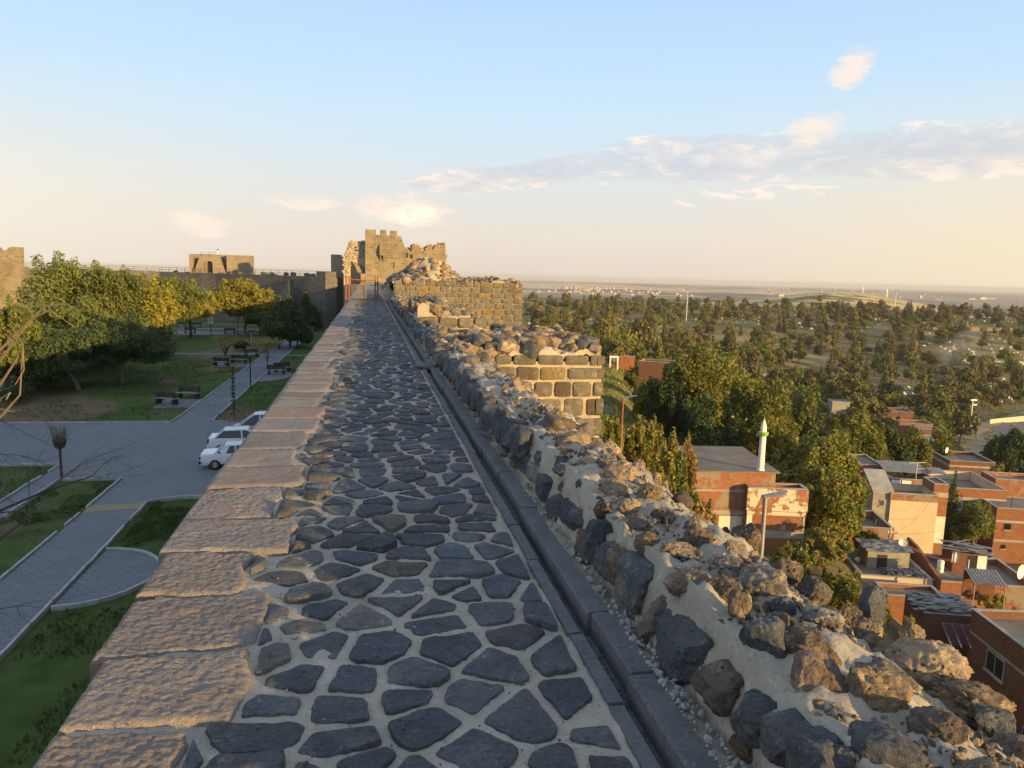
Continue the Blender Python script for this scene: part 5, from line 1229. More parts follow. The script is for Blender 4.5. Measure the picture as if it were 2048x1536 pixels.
def bare_tree():
    """the leafless tree just below the wall, its twigs reaching into the picture from the left"""
    t = thing('bare_tree', 'leafless tree reaching in from the left edge with long drooping twigs', 'tree', (-9.0, 12.5, ZP)); rg = random.Random(77); m = MB(); tw = MB()
    m.tube([(-9, 12.5, ZP-.2), (-9.1, 12.6, -7), (-8.9, 12.8, -5)], [.20, .16, .13], 8)
    root = np.array([-8.9, 12.8, -5.0])
    def br(a, d, L, r, lev):
        P = [a]; n = 6; v = d/np.linalg.norm(d)
        for k in range(n):
            v = v+np.array([rg.gauss(0, .16), rg.gauss(0, .16), rg.gauss(0, .14)-(.10 if lev > 0 else .02)*(k/n)]); v /= np.linalg.norm(v); P.append(P[-1]+v*L/n)
        rr = [r*(1-.75*k/n) for k in range(n+1)]; (m if lev < 1 else tw).tube(P, rr, 6 if lev < 2 else 4)
        if lev < 3:
            for k in range(2, n+1):
                for _ in range(2 if lev < 2 else 1):
                    if rg.random() < .82:
                        q = v*.5+np.array([rg.gauss(0, .6), rg.gauss(0, .6), rg.gauss(-.05 if lev else .1, .5)]); br(P[k], q, L*rg.uniform(.32, .55), rr[k]*.62, lev+1)
    # limbs aimed at where the twigs show: tips along the left edge of the view
    for (px, py, y, r) in [(150, 830, 17, .06), (215, 895, 17.5, .055), (60, 1085, 14.5, .05), (110, 1010, 16, .05), (30, 700, 15.5, .06), (-40, 820, 15, .06), (-120, 700, 14, .07), (-60, 960, 14, .06)]:
        e = aty(px-70, py-10, y); d = e-root; br(root+np.array([0, 0, rg.uniform(-.6, .5)]), d, np.linalg.norm(d)*.86, r, 0)
    # long sunlit arching shoots at the upper left
    for pts in [[(-60, 760), (0, 700), (90, 612), (135, 608), (160, 625)], [(-60, 740), (0, 722), (60, 640), (100, 620), (150, 655)], [(-40, 860), (0, 835), (40, 790), (46, 690), (20, 648)], [(-50, 800), (0, 770), (46, 700), (48, 740), (30, 770)], [(-40, 850), (0, 800), (20, 786), (12, 800)]]:
        P = [aty(px, py, 14.2-.12*k) for k, (px, py) in enumerate(pts)]; tw.tube([root+np.array([0, 0, .2])]+P, [.045, .03, .022, .016, .011, .005][:len(P)+1], 5)
    m.build('trunk', MT['bark'], t); tw.build('twigs', MT['twig'], t)
bare_tree()
# ================================================================ things in the park
def make_bench():
    t = thing('park_bench', 'heavy dark wooden bench', 'bench', (0, 0, 0))
    for x in (-.72, .72):
        l = MB(); l.extr([(-.30, 0), (.26, 0), (.30, .40), (.10, .42), (.02, .46), (.16, .95), (.06, 1.0), (-.14, .46), (-.32, .42)], (x-.10, 0, 0), (0, 1, 0), (0, 0, 1), (1, 0, 0), .20); l.build('support', MT['dark_wood'], t, local=True)
    s = MB()
    for k in range(4): s.box((0, -.26+k*.125, .455), (1.85, .11, .055))
    s.build('seat', MT['pale_wood'], t, local=True)
    b = MB()
    for k in range(3): b.box((0, .115+.045*k, .60+.145*k), (1.85, .045, .125), 0)
    b.build('backrest', MT['dark_wood'], t, local=True)
    return t
def benches():
    proto = make_bench(); g = 'wooden benches of the park'
    spots = [(-15.6, 62.0, 2.75, 'dark bench with its back to the wall on the paved bay nearest the plaza'), (-14.6, 64.8, -.25, 'pale plank bench facing the dark one beside the path, nearest the plaza'),
             (-16.0, 86.8, 2.9, 'dark bench behind the leafless grey tree'), (-14.6, 89.4, -.1, 'pale slatted bench just beyond the leafless grey tree'),
             (-9.0, 81.8, .5, 'bench on the half round paving right of the path'), (-9.4, 79.9, .3, 'second bench on the half round paving, nearer the path'),
             (-28.9, 131.0, .05, 'lone dark bench on the far cross path, left of the sign'), (-22.6, 130.4, 0, 'dark bench on the far cross path behind the leafless grey tree'),
             (-34.5, 131.5, .1, 'dark bench in shadow under the sunlit trees, far left on the cross path'), (-14.2, 96.0, .6, 'dark bench at the path crossing under the flat topped sapling'),
             (-33.0, 143.0, .1, 'small bench on the second cross path under the yellow tree'), (-30.5, 143.0, 0, 'right one of two small benches on the second cross path')]
    for i, (x, y, a, lab) in enumerate(spots):
        o = proto if i == 0 else dup(proto); o.location = (x, y, ZP+.01); o.rotation_euler = (0, 0, a); o['label'] = lab; o['group'] = g
benches()
def posts():
    g = 'slender lamp posts of the park'
    def post(x, y, h, lab, head=True):
        t = thing('lamp_post', lab, 'lamp post', (x, y, ZP), 0, g)
        m = MB(); m.lathe([(.10, 0), (.10, .12), (.055, .18), (.05, h), (.05, h+.02)], (0, 0, 0), 10); m.build('pole', MT['dark_metal'], t, local=True)
        m = MB(); m.lathe([(.07, h), (.085, h+.10), (.06, h+.30), (.02, h+.34)], (0, 0, 0), 10); m.build('lamp_head', MT['dark_metal'], t, local=True)
    post(-10.45, 69.8, 2.7, 'dark slender post on the right edge of the path, before the half round paving')
    post(-20.9, 128, 3.2, 'dark slender post on the lawn beyond the far cross path')
    post(-9.5, 139, 3.0, 'dark slender post at the far end of the path by the wall')
    t = thing('park_sign', 'small blue and white information sign on a dark pole', 'sign', (-25.0, 127.5, ZP))
    m = MB(); m.box((0, 0, .95), (.12, .12, 1.9)); m.build('pole', MT['dark_metal'], t, local=True)
    m = MB(); m.box((0, -.02, 2.35), (.78, .07, 1.0)); m.build('sign_panel', MT['white_paint'], t, local=True)
    m = MB(); m.box((0, -.064, 2.45), (.62, .01, .62)); m.build('sign_face', MT['sign_blue'], t, local=True)
    t = thing('marker_post', 'short pale wooden post beside a brown sign board on the lawn', 'post', (-17.6, 118.5, ZP))
    m = MB(); m.box((0, 0, .62), (.28, .2, 1.24)); m.build('post', MT['pale_wood'], t, local=True)
    m = MB(); m.box((0, 0, 1.27), (.32, .24, .06)); m.build('cap', MT['pale_wood'], t, local=True)
posts()

# ---------------------------------------------------------------- cars
def loft(sections, mb, mi=0, cap_=True):
    """closed rings of equal length"""
    n = len(sections[0]); V = [p for s_ in sections for p in s_]; Fc = []
    for i in range(len(sections)-1):
        for k in range(n): k2 = (k+1) % n; Fc.append((i*n+k, i*n+k2, (i+1)*n+k2, (i+1)*n+k))
    if cap_: Fc.append(tuple(range(n-1, -1, -1))); m = (len(sections)-1)*n; Fc.append(tuple(range(m, m+n)))
    mb.add(V, Fc, None, mi)
def wheel(t, x, y, r=.31):
    w_ = MB(); pr = [(r*.62, -.10), (r*.95, -.10), (r, -.06), (r, .06), (r*.95, .10), (r*.62, .10)]
    V = []; n = 24
    for q, z in pr:
        for k in range(n): a = 2*math.pi*k/n; V.append((x+q*math.cos(a), y+z, r+q*math.sin(a)))
    Fc = [(i*n+k, i*n+(k+1) % n, (i+1)*n+(k+1) % n, (i+1)*n+k) for i in range(5) for k in range(n)]
    w_.add(V, Fc); wh = w_.build('wheel', MT['black'], t, local=True, smooth=True)
    rm = MB(); sgn = 1 if y > 0 else -1
    rm.tube([(x, y-sgn*.02, r), (x, y+sgn*.06, r)], r*.20, 12)
    for k in range(8):
        a = k*math.pi/4; rm.bar((x, y+sgn*.055, r), (x+r*.60*math.cos(a), y+sgn*.06, r+r*.60*math.sin(a)), .03, .05)
    ring = [(x+r*.62*math.cos(a), y+sgn*.06, r+r*.62*math.sin(a)) for a in np.linspace(0, 2*math.pi, 25)]; rm.tube(ring, .022, 6, False)
    o = rm.build('rim', MT['alloy'], wh, local=True); dk = MB(); dk.tube([(x, y-sgn*.03, r), (x, y+sgn*.01, r)], r*.61, 20); dk.build('brake_disc', MT['black'], wh, local=True)
def car(label, loc, rz, kind, paint='car_white', group=None, detail=True):
    t = thing('parked_car', label, 'car', loc, rz, group)
    # side profile of the body below the glass line (x forward), then the cabin
    if kind == 'sedan': L, W, shell = 4.1, 1.62, [(-2.02, .32, .80), (-1.98, .26, .90), (-1.25, .24, .93), (-.9, .24, .935), (.6, .24, .935), (1.0, .24, .90), (1.85, .26, .80), (2.0, .32, .66)]; cab = [(-1.25, .92), (-.72, 1.36), (.25, 1.385), (.42, 1.36), (.98, .91)]
    elif kind == 'hatch': L, W, shell = 4.0, 1.70, [(-1.98, .34, .88), (-1.94, .26, 1.0), (-1.2, .24, .98), (-.9, .24, .97), (.6, .24, .96), (1.0, .24, .94), (1.75, .26, .80), (1.98, .34, .62)]; cab = [(-1.60, .97), (-1.10, 1.43), (.15, 1.46), (.35, 1.43), (1.05, .94)]
    else: L, W, shell = 4.2, 1.76, [(-2.05, .36, 1.05), (-2.02, .28, 1.10), (-1.2, .26, 1.12), (-.9, .26, 1.12), (.6, .26, 1.10), (1.0, .26, 1.08), (1.80, .28, .92), (2.05, .36, .66)]; cab = [(-2.0, 1.08), (-1.86, 1.78), (.10, 1.82), (.40, 1.78), (1.38, 1.06)]
    h = W/2; b = MB(); secs = []
    for x, z0, z1 in shell:
        e = .10 if abs(x) > 1.9 else .04; w_ = h-e*.6
        secs.append([(x, -w_+.06, z0), (x, w_-.06, z0), (x, w_, z0+.14), (x, w_+.02, (z0+z1)/2), (x, w_-.02, z1-.07), (x, w_-.10, z1), (x, -w_+.10, z1), (x, -w_+.02, z1-.07), (x, -w_-.02, (z0+z1)/2), (x, -w_, z0+.14)])
    loft(secs, b); body = b.build('body', MT[paint], t, local=True, angle=38)
    # cabin: painted roof with pillars, glass inside it
    def cabin(ins, top_in, z_drop):
        S = []
        for i, (x, z) in enumerate(cab):
            lo_ = i in (0, len(cab)-1); yw = (h-.07 if lo_ else h-.07-.13*(z-cab[0][1])/.45*.9)-ins
            S.append((x, yw, z-z_drop*(0 if lo_ else 1)))
        return S
    S = cabin(.012, 0, .012); m = MB(); n = len(S)
    V = [(x, y, z) for x, y, z in S]+[(x, -y, z) for x, y, z in S]
    Fc = [tuple(range(n-1, -1, -1)), tuple(range(n, 2*n))]+[(i, i+1, n+i+1, n+i) for i in range(n-1)]
    m.add(V, Fc); m.build('windows', MT['glass'], t, local=True)
    r = MB(); S = cabin(0, 0, 0); k = n-1
    roof = [(S[i][0], s_*(S[i][1]), S[i][2]) for s_ in (1,) for i in range(1, k)]
    rp = S[1:k]; V = []; 
    for x, y, z in rp: V += [(x, y+.01, z-.03), (x, y-.05, z+.012), (x, -y+.05, z+.012), (x, -y-.01, z-.03)]
    Fc = [(i*4+j, i*4+j+1, (i+1)*4+j+1, (i+1)*4+j) for i in range(len(rp)-1) for j in range(3)]; r.add(V, Fc)
    for sg in (1, -1):
        pil = [(S[0], S[1]), (S[k], S[k-1])]
        for a, c in pil: r.bar((a[0], sg*(a[1]-.02), a[2]-.02), (c[0], sg*(c[1]-.02), c[2]-.015), .09, .07)
        for fx in ((.02,) if kind != 'sedan' else (-.08,)):
            r.bar((fx, sg*(h-.065), cab[0][1]-.02), (fx-.05, sg*(rp[1][1]+.0), rp[1][2]-.03), .05, .07)
        if kind == 'sedan': r.add([(-1.20, sg*(h-.06), .915), (-.62, sg*(h-.06), .915), (-.42, sg*(h-.19), 1.35), (-.74, sg*(h-.19), 1.35)], [(0, 1, 2, 3)])
    r.build('roof', MT[paint], t, local=True, angle=38)
    bm_ = MB()
    for x, s_ in ((-L/2+.02, -1), (L/2-.02, 1)): bm_.box((x, 0, .42), (.12, W-.06, .17))
    bm_.box((0, 0, .27), (L-.9, W-.02, .09)); bm_.build('bumpers', MT['black'] if kind == 'sedan' else MT[paint], t, local=True)
    for x in (-1.22, 1.22):
        for y in (-h+.06, h-.06): wheel(t, x, y, .29)
    for y in (-h+.26, h-.26):
        l = MB(); l.box((L/2-.03, y, .66), (.10, .30, .14)); l.build('headlight', MT['clear_lens'], t, local=True)
        l = MB(); l.box((-L/2+.035, y+(.10 if y > 0 else -.10), .68 if kind == 'sedan' else .80), (.09, .22, .17 if kind == 'sedan' else .3)); l.build('tail_light', MT['red_lens'], t, local=True)
    for sg in (1, -1):
        d = MB(); d.box((-.30, sg*(h-.005), .80), (.16, .03, .035)); d.build('door_handle', MT['black'], t, local=True)
    if kind == 'sedan':
        f = MB(); f.tube([(-.98, -h+.055, 1.0), (-.98, -h+.035, 1.0)], .055, 14); f.build('fuel_cap', MT['dark_metal'], t, local=True)
    t.scale = (.94, .94, .94); return t
gcar = 'white cars parked against the wall on the plaza'
car('boxy white sedan with dark bumper and spoked wheel, nearest of three white cars', (-6.95, 41.9, ZP), 0.04, 'sedan', group=gcar)
car('rounded white car between the boxy sedan and the tall van', (-7.3, 45.6, ZP), 0.03, 'hatch', group=gcar)
car('tall white van like car, farthest of three, nose outwards with headlight showing', (-6.7, 48.6, ZP), math.pi, 'van', group=gcar)
# ================================================================ the town below the wall (right)
HZ = R_(-18)
def ring_walls(mb, w_, d_, z0, z1, T=.2, front=True):
    mb.box((w_/2, T/2, (z0+z1)/2), (w_, T, z1-z0)); mb.box((w_/2, d_-T/2, (z0+z1)/2), (w_, T, z1-z0))
    mb.box((T/2, d_/2, (z0+z1)/2), (T, d_-2*T, z1-z0)); mb.box((w_-T/2, d_/2, (z0+z1)/2), (T, d_-2*T, z1-z0))
def window(t, face, u, z, w_, h, W, D, bars=0, frame='white_paint', name='window', pane='glass', sill=True):
    def P(uu, out, zz):
        return {'f': (uu, -out, zz), 'l': (-out, uu, zz), 'r': (W+out, uu, zz)}[face]
    def bx(mb, u0, u1, z0, z1, o0, o1):
        a, b = P(u0, o0, z0), P(u1, o1, z1); mb.box([(p+q)/2 for p, q in zip(a, b)], [abs(p-q) for p, q in zip(a, b)])
    f = MB(); e = .07
    bx(f, u, u+w_, z, z+e, .004, .06); bx(f, u, u+w_, z+h-e, z+h, .004, .06); bx(f, u, u+e, z+e, z+h-e, .004, .06); bx(f, u+w_-e, u+w_, z+e, z+h-e, .004, .06)
    bx(f, u+w_/2-.025, u+w_/2+.025, z+e, z+h-e, .004, .05)
    for k in range(bars): q = u+e+(w_-2*e)*(k+1)/(bars+1); bx(f, q-.012, q+.012, z+e, z+h-e, .062, .085)
    o = f.build(name, MT[frame], t, local=True)
    g = MB(); bx(g, u+e, u+w_-e, z+e, z+h-e, .006, .03); g.build('pane', MT[pane], o, local=True)
    if sill: s = MB(); bx(s, u-.08, u+w_+.08, z-.10, z-.005, .004, .14); s.build('sill', MT['concrete'], o, local=True)
def house(label, px, py, D, w_, d_, h, wall='brick', roof='roof_slab', par=.5, rz=HZ, name='brick_house', cat='house', bands=(), wins=(), lip=False, group='houses of the town below the wall', corner='nl', top=None):
    A = atd(px, py, D); u = np.array([math.cos(rz), math.sin(rz), 0]); v = np.array([-math.sin(rz), math.cos(rz), 0])
    if corner == 'fl': A = A-v*d_
    z1 = A[2]; g = min(gz(*(A+u*a+v*b)[:2]) for a in (0, w_) for b in (0, d_)); h = max(h, z1-g+.3)
    t = thing(name, label, cat, (A[0], A[1], z1-h), rz, group)
    m = MB(); ring_walls(m, w_, d_, 0, h); m.build('wall', MT[wall], t, local=True)
    r = MB(); r.box((w_/2, d_/2, h-par-.06), (w_-.404, d_-.404, .12))
    if lip: r.box((w_/2, d_/2, h+.06), (w_+.5, d_+.5, .116))
    r.build('roof', MT[roof], t, local=True)
    if not lip:
        c = MB(); e = .03
        c.box((w_/2, .1, h+.03), (w_+.06, .26, .056)); c.box((w_/2, d_-.1, h+.03), (w_+.06, .26, .056)); c.box((.1, d_/2, h+.03), (.26, d_-.46, .056)); c.box((w_-.1, d_/2, h+.03), (.26, d_-.46, .056)); c.build('parapet_coping', MT['concrete'], t, local=True)
    for zt, hb in bands:
        b = MB(); z = h-zt; b.box((w_/2, -.006, z), (w_+.02, .02, hb)); b.box((-.006, d_/2, z), (.02, d_-.02, hb)); b.box((w_+.006, d_/2, z), (.02, d_-.02, hb)); b.build('ring_beam', MT['concrete'], t, local=True)
    for q in wins: window(t, q[0], q[1], h-q[2], q[3], q[4], w_, d_, *q[5:])
    t['_h'] = 0; del t['_h']
    return t, h
def hpart(t, name, mat, fn): m = MB(); fn(m); return m.build(name, MT[mat], t, local=True)

def prayer_house():
    D = 60.0
    t, h = house('brick prayer house with flat grey roof carrying a small white minaret', 1352, 942, D, 8.1, 8.6, 8.0, 'brick_old', par=.3, rz=R_(-9), lip=True, bands=((1.55, .14), (3.35, .35)), name='prayer_house', group=None)
    # painted panels on the lower front
    for u0, u1, z0, z1 in ((3.7, 5.6, h-5.6, h-3.65), (5.85, 6.75, h-5.9, h-3.75)):
        hpart(t, 'painted_panel', 'plaster_white', lambda m: m.box(((u0+u1)/2, -.018, (z0+z1)/2), (u1-u0, .03, z1-z0)))
    hpart(t, 'pilaster', 'concrete', lambda m: m.box((5.72, -.03, h-4.6), (.2, .055, 2.6)))
    zr = t.location[2]+h+.12
    p = onz(1521, 940, zr)
    mn = thing('minaret', 'small white octagonal minaret with green gallery ring standing on the prayer house roof', 'minaret', (p[0], p[1], zr))
    def lat(name, prof, mat, n=8): m = MB(); m.lathe(prof, (0, 0, 0), n); m.build(name, MT[mat], mn, local=True)
    lat('shaft', [(.33, -.02), (.33, .05), (.27, .12), (.255, 2.82)], 'white_paint'); lat('gallery', [(.30, 2.825), (.40, 2.90), (.42, 3.10), (.40, 3.14), (.28, 3.15)], 'green_paint', 16)
    lat('upper_shaft', [(.25, 3.155), (.24, 3.40)], 'white_paint'); lat('spire', [(.265, 3.405), (.20, 3.72), (.06, 4.12), (.02, 4.2)], 'white_paint'); lat('finial', [(.055, 4.12), (.06, 4.2), (.015, 4.26), (.02, 4.32), (.004, 4.6)], 'green_paint')
    m = MB(); m.lathe([(.04, 0), (.13, .16), (.14, .20)], (0, 0, 0), 10); m2 = m.build('loudspeaker', MT['grey_metal'], mn, local=True); m2.location = (-.42, -.05, 2.9); m2.rotation_euler = (R_(80), 0, R_(-60))
    # the projecting annex with peeling white paint
    D = 59.4
    t, h = house('narrow brick annex with peeling white upper storey before the prayer house', 1498, 975, D, 4.55, 1.6, 8.6, 'brick', par=2.4, rz=R_(-14), bands=((3.75, .62),), name='brick_annex', group=None)
    hpart(t, 'upper_storey', 'brick_white', lambda m: (m.box((2.27, -.06, h-.92), (4.75, .10, 1.80)), m.box((2.27, -.045, h-2.02), (4.6, .07, .30))))
    hpart(t, 'corner_plaster', 'plaster_white', lambda m: m.box((.20, -.015, h-3.0), (.42, .022, 1.6)))
    hpart(t, 'corner_strip', 'concrete', lambda m: m.box((4.46, -.02, h-3.6), (.16, .032, 2.8)))
    hpart(t, 'bare_patch', 'plaster_grey', lambda m: m.extr([(0, 0), (.55, 0), (.45, .45), (.18, .30)], (2.6, -.004, h-3.35), (1, 0, 0), (0, 0, 1), (0, -1, 0), .012))
prayer_house()

def town_houses():
    # cream house with its stair tower, terrace and sheet roofs
    D = 86
    t, h = house('cream plastered house with brick parapet, its blank wall glowing in the sun', 1783, 986, D, 5.1, 4.4, 7.5, 'plaster_cream', par=.75, name='plastered_house')
    hpart(t, 'brick_parapet', 'brick_old', lambda m: m.box((2.5, -.02, h-.42), (5.2, .05, .80)))
    t, h = house('small grey rendered stair tower with sloping slab left of the cream house', 1747, 985, D+.5, 2.2, 3.4, 6.5, 'plaster_grey', par=.1, lip=False, wins=(('f', .75, 1.55, .55, .75, 0, 'concrete'),), name='stair_tower', cat='house')
    hpart(t, 'sloping_slab', 'concrete', lambda m: m.extr([(-.15, 0), (3.7, 1.75), (3.7, 1.87), (-.15, .12)], (-.1, 0, h+.04), (0, 1, 0), (0, 0, 1), (1, 0, 0), 2.4))
    t, h = house('tall brick corner pier house between the cream wall and the small conifer', 1869, 968, D+.2, 1.6, 3.2, 9.0, 'brick', par=.12, bands=((1.25, .55),), name='brick_house')
    hpart(t, 'plaster_foot', 'plaster_white', lambda m: m.box((.82, -.03, h-5.4), (1.5, .05, 3.2)))
    t, h = house('brick terrace house with two white panels and tin roofs behind the cream house', 1782, 957, D+6, 5.4, 5.0, 8.0, 'brick_old', par=.5, name='terrace_house')
    for u in (.10, 1.35): hpart(t, 'white_panel', 'white_paint', lambda m: m.box((u+.5, -.02, h-.62), (1.05, .03, .95)))
    hpart(t, 'tin_roof', 'tin', lambda m: (m.extr([(0, 0), (3.6, .55), (3.6, .60), (0, .05)], (-.3, 1.3, h+.55), (0, 1, 0), (0, 0, 1), (1, 0, 0), 5.2), m.extr([(0, 0), (2.0, .3), (2.0, .35), (0, .05)], (4.95, .7, h+.7), (0, 1, 0), (0, 0, 1), (1, 0, 0), 1.7)))
    hpart(t, 'roof_post', 'dark_metal', lambda m: [m.bar((x, 1.35, h-.5), (x, 1.35, h+.58), .07, .07) for x in (0, 2.4, 4.7)])
    hpart(t, 'open_shed_dark', 'black', lambda m: m.box((2.3, 3.2, h+.20), (4.6, .1, .95)))  # black sheet put under the tin roofs as the shade of the open shed
    house('tall brick house with white barred window, half hidden by the big tree', 1722, 929, D+10, 2.6, 6.0, 8.0, 'brick_old', par=.2, wins=(('f', .65, 2.0, .95, 1.55, 0),), name='brick_house')
    # terrace with parapet below the stair tower
    t, h = house('lower house with sunken roof terrace and brick parapet under the stair tower', 1690, 1052, 78, 4.9, 6.2, 5.0, 'brick_old', par=.9, name='terrace_house')
    hpart(t, 'roof_slab_edge', 'concrete', lambda m: m.box((2.2, 2.2, h-.80), (3.4, .8, .1)))
    # big brick house with cream parapet
    D = 94
    t, h = house('large sunlit brick house with cream inner parapet and white barred window', 1895, 975, D, 7.0, 9.4, 8.2, 'brick', par=1.15, bands=((1.35, .42), (4.4, .4)), wins=(('f', .55, 2.75, 1.35, 1.05, 6), ('f', 3.05, 2.35, .55, .55, 0)), name='brick_house')
    hpart(t, 'inner_parapet', 'plaster_cream', lambda m: (m.box((3.5, 9.18, h-.58), (6.58, .03, 1.1)), m.box((6.78, 4.7, h-.58), (.03, 8.9, 1.1))))
    t, h = house('brick house with grey roof and brown drainpipe at the right picture edge', 1995, 1016, 90, 9.0, 5.6, 8.5, 'brick', par=.12, bands=((1.6, .28), (4.0, .28)), wins=(('f', 1.0, 2.6, .75, .75, 3, 'dark_metal'), ('f', .9, 5.0, .5, .5, 3, 'dark_metal'), ('f', 5.6, 2.7, 1.0, 1.0, 4)), name='brick_house')
    hpart(t, 'drainpipe', 'tin_red', lambda m: m.tube([(-.12, -.10, h-.1), (-.12, -.10, .2)], .10, 8))
    hpart(t, 'roof_mast', 'dark_metal', lambda m: (m.bar((1.9, .8, h-.1), (1.9, .8, h+1.3), .05, .05),))
    house('brick house with low sheds behind the right edge house', 1992, 958, 104, 7.5, 4.2, 8.0, 'brick_old', par=.5, name='brick_house')
    house('old brown brick house with two roof levels beside the road', 1900, 921, 142, 8.1, 9.0, 7.5, 'brick_brown', par=.6, bands=((1.0, .35),), name='brick_house')
    house('dark brick shed joined to the brown roadside house', 1862, 899, 150, 4.0, 9.0, 6.0, 'brick_brown', par=.5, name='brick_shed')
    house('low red brick house with black square window beyond the trees', 1800, 846, 196, 8.2, 6, 4.5, 'brick', par=.4, wins=(('f', 3.2, .9, .8, .8, 0, 'concrete'),), name='brick_house')
    house('brown flat roofed brick house beyond the trees, left of the black windowed one', 1764, 822, 212, 8.5, 7, 5.0, 'brick_brown', par=.4, name='brick_house')
    house('pale sheet roofed shed at the foot of the cemetery wood', 1665, 803, 220, 5.0, 5, 3.5, 'plaster_grey', 'tin', par=.2, name='shed', cat='shed')
    house('grey blue sheet roofed shed among the trees by the road', 1842, 878, 165, 4.6, 5, 3.5, 'plaster_grey', 'tin', par=.1, name='shed', cat='shed')
    house('long low brick wall house with tin bits at the trees right of the red one', 1838, 858, 190, 5.5, 4.5, 4.0, 'brick_brown', 'tin', par=.1, name='shed', cat='shed')
    house('low maroon brick building beside the grassy bank, half behind dark trees', 1279, 722, 112, 7.4, 3.4, 3.6, 'brick_brown', par=.3, rz=R_(-32), name='brick_building', group=None)
    house('tiny red roofed hut behind the white kiosk', 1239, 713, 158, 3.2, 2.2, 2.4, 'brick', 'tin_red', par=.05, name='hut', cat='hut', group=None)
    # ---- the yard in front
    D = 66
    A = 'houses of the town below the wall'
    t, h = house('house with grey concrete roof under a tarpaulin shed, behind the lattice pole', 1722, 1150, 62, 5.6, 6.2, 6.0, 'plaster_cream', 'roof_slab', par=.25, name='concrete_house')
    hpart(t, 'rubble_pile', 'tin', lambda m: [m.box((3.4+random.Random(k).uniform(-1.2, 1.6), 1.1+random.Random(k+50).uniform(-.7, .9), h-.1+random.Random(k+90).uniform(0, .25)), (random.Random(k+7).uniform(.1, .9), random.Random(k+8).uniform(.08, .5), .06), random.Random(k+9).uniform(0, 3)) for k in range(46)])
    s = thing('rooftop_shed', 'grey shed with crumpled tarpaulin roof standing on the concrete roof', 'shed', tuple(np.array(t.location)+rotz(HZ) @ np.array([1.3, 2.6, h-.25])), HZ)
    m = MB(); m.box((1.7, 1.3, .75), (3.4, 2.6, 1.5)); m.build('wall', MT['plaster_grey'], s, local=True)
    X, Y = np.meshgrid(np.linspace(-.25, 3.65, 30), np.linspace(-.3, 2.9, 26), indexing='ij'); Zt = 1.56+.10*fbm(np.stack([X*1.6, Y*1.6, 0*X], -1), 5, 4)+.12*(X/3.4)
    m = MB(); m.grid(np.stack([X, Y, Zt], -1), flip=True); m.grid(np.stack([X, Y, Zt-.03], -1)); m.build('tarpaulin', MT['tarp'], s, local=True)
    m = MB(); m.box((1.2, -.015, .6), (.8, .02, 1.2)); m.build('door', MT['dark_wood'], s, local=True)
    # rubbish sack
    V, Fc = rock(55, 3, 3, 0, .05, .2); k = np.array(t.location)+rotz(HZ) @ np.array([.9, 3.7, h-.02])
    sk = thing('sack', 'crumpled white sack lying on the grey concrete roof', 'sack', k); m = MB(); m.add(V*np.array([.32, .26, .24]), Fc); m.build('sack_body', MT['cloth_white'], sk, local=True, smooth=True)
    t, h = house('narrow brick house with orange parapet in front of the tarpaulin shed', 1772, 1190, 58, 4.4, 2.6, 6.0, 'brick', par=.3, name='brick_house')
    t2, h2 = house('brick roof terrace with washing lines and a junk covered shed', 1880, 1163, 62, 7.6, 6.6, 6.5, 'brick_old', par=.55, name='terrace_house')
    T0 = np.array(t2.location); RZ = rotz(HZ)
    hpart(t2, 'party_wall', 'brick', lambda m: m.extr([(-.3, h2-.6), (6.6, h2-.6), (6.6, h2+1.5), (4.5, h2+1.4), (-.3, h2+.35)], (-.28, 0, 0), (0, 1, 0), (0, 0, 1), (1, 0, 0), .24))
    s = thing('rooftop_shed', 'brick shed with white door and scrap sheets on its roof, on the washing terrace', 'shed', tuple(T0+RZ @ np.array([2.6, 3.9, h2-.55])), HZ)
    m = MB(); m.box((1.4, 1.1, .9), (2.8, 2.2, 1.8)); m.build('wall', MT['brick_brown'], s, local=True)
    m = MB(); rg = random.Random(9)
    for k in range(30): m.box((rg.uniform(-.4, 3.2), rg.uniform(-.5, 2.3), 1.84+.02*k*.4+rg.uniform(0, .12)), (rg.uniform(.5, 2.2), rg.uniform(.1, .6), .03), rg.uniform(-.6, .6))
    m.build('scrap_roof', MT['tin'], s, local=True)
    m = MB(); m.box((2.35, -.03, .85), (.75, .05, 1.6)); m.build('door', MT['white_paint'], s, local=True)
    m = MB(); m.box((1.55, -.012, .8), (.7, .02, 1.6)); m.build('doorway', MT['black'], s, local=True)  # flat black sheet for the unlit inside of the doorway
    # two posts and red lines
    c = thing('washing_line', 'two sagging red washing lines strung from the lattice pole to a white post', 'washing line', tuple(T0+RZ @ np.array([2.9, 1.8, h2-.5])))
    e = np.array(c.location)+np.array([0, 0, 1.9]); a = atd(1806, 1084, 66.0)
    m = MB(); m.tube([np.array(c.location), e], .045, 8); m.build('post', MT['white_paint'], c); m = MB(); m.box(np.array(c.location)+np.array([0, 0, .12]), (.3, .3, .24)); m.build('foot_block', MT['rust'], c)
    m = MB()
    for dz in (0, -.12): m.tube([a+(e-a)*f+np.array([0, 0, dz-1.0*4*f*(1-f)*.55]) for f in np.linspace(0, 1, 14)], .02, 5)
    m.build('lines', MT['cloth_pink'], c)
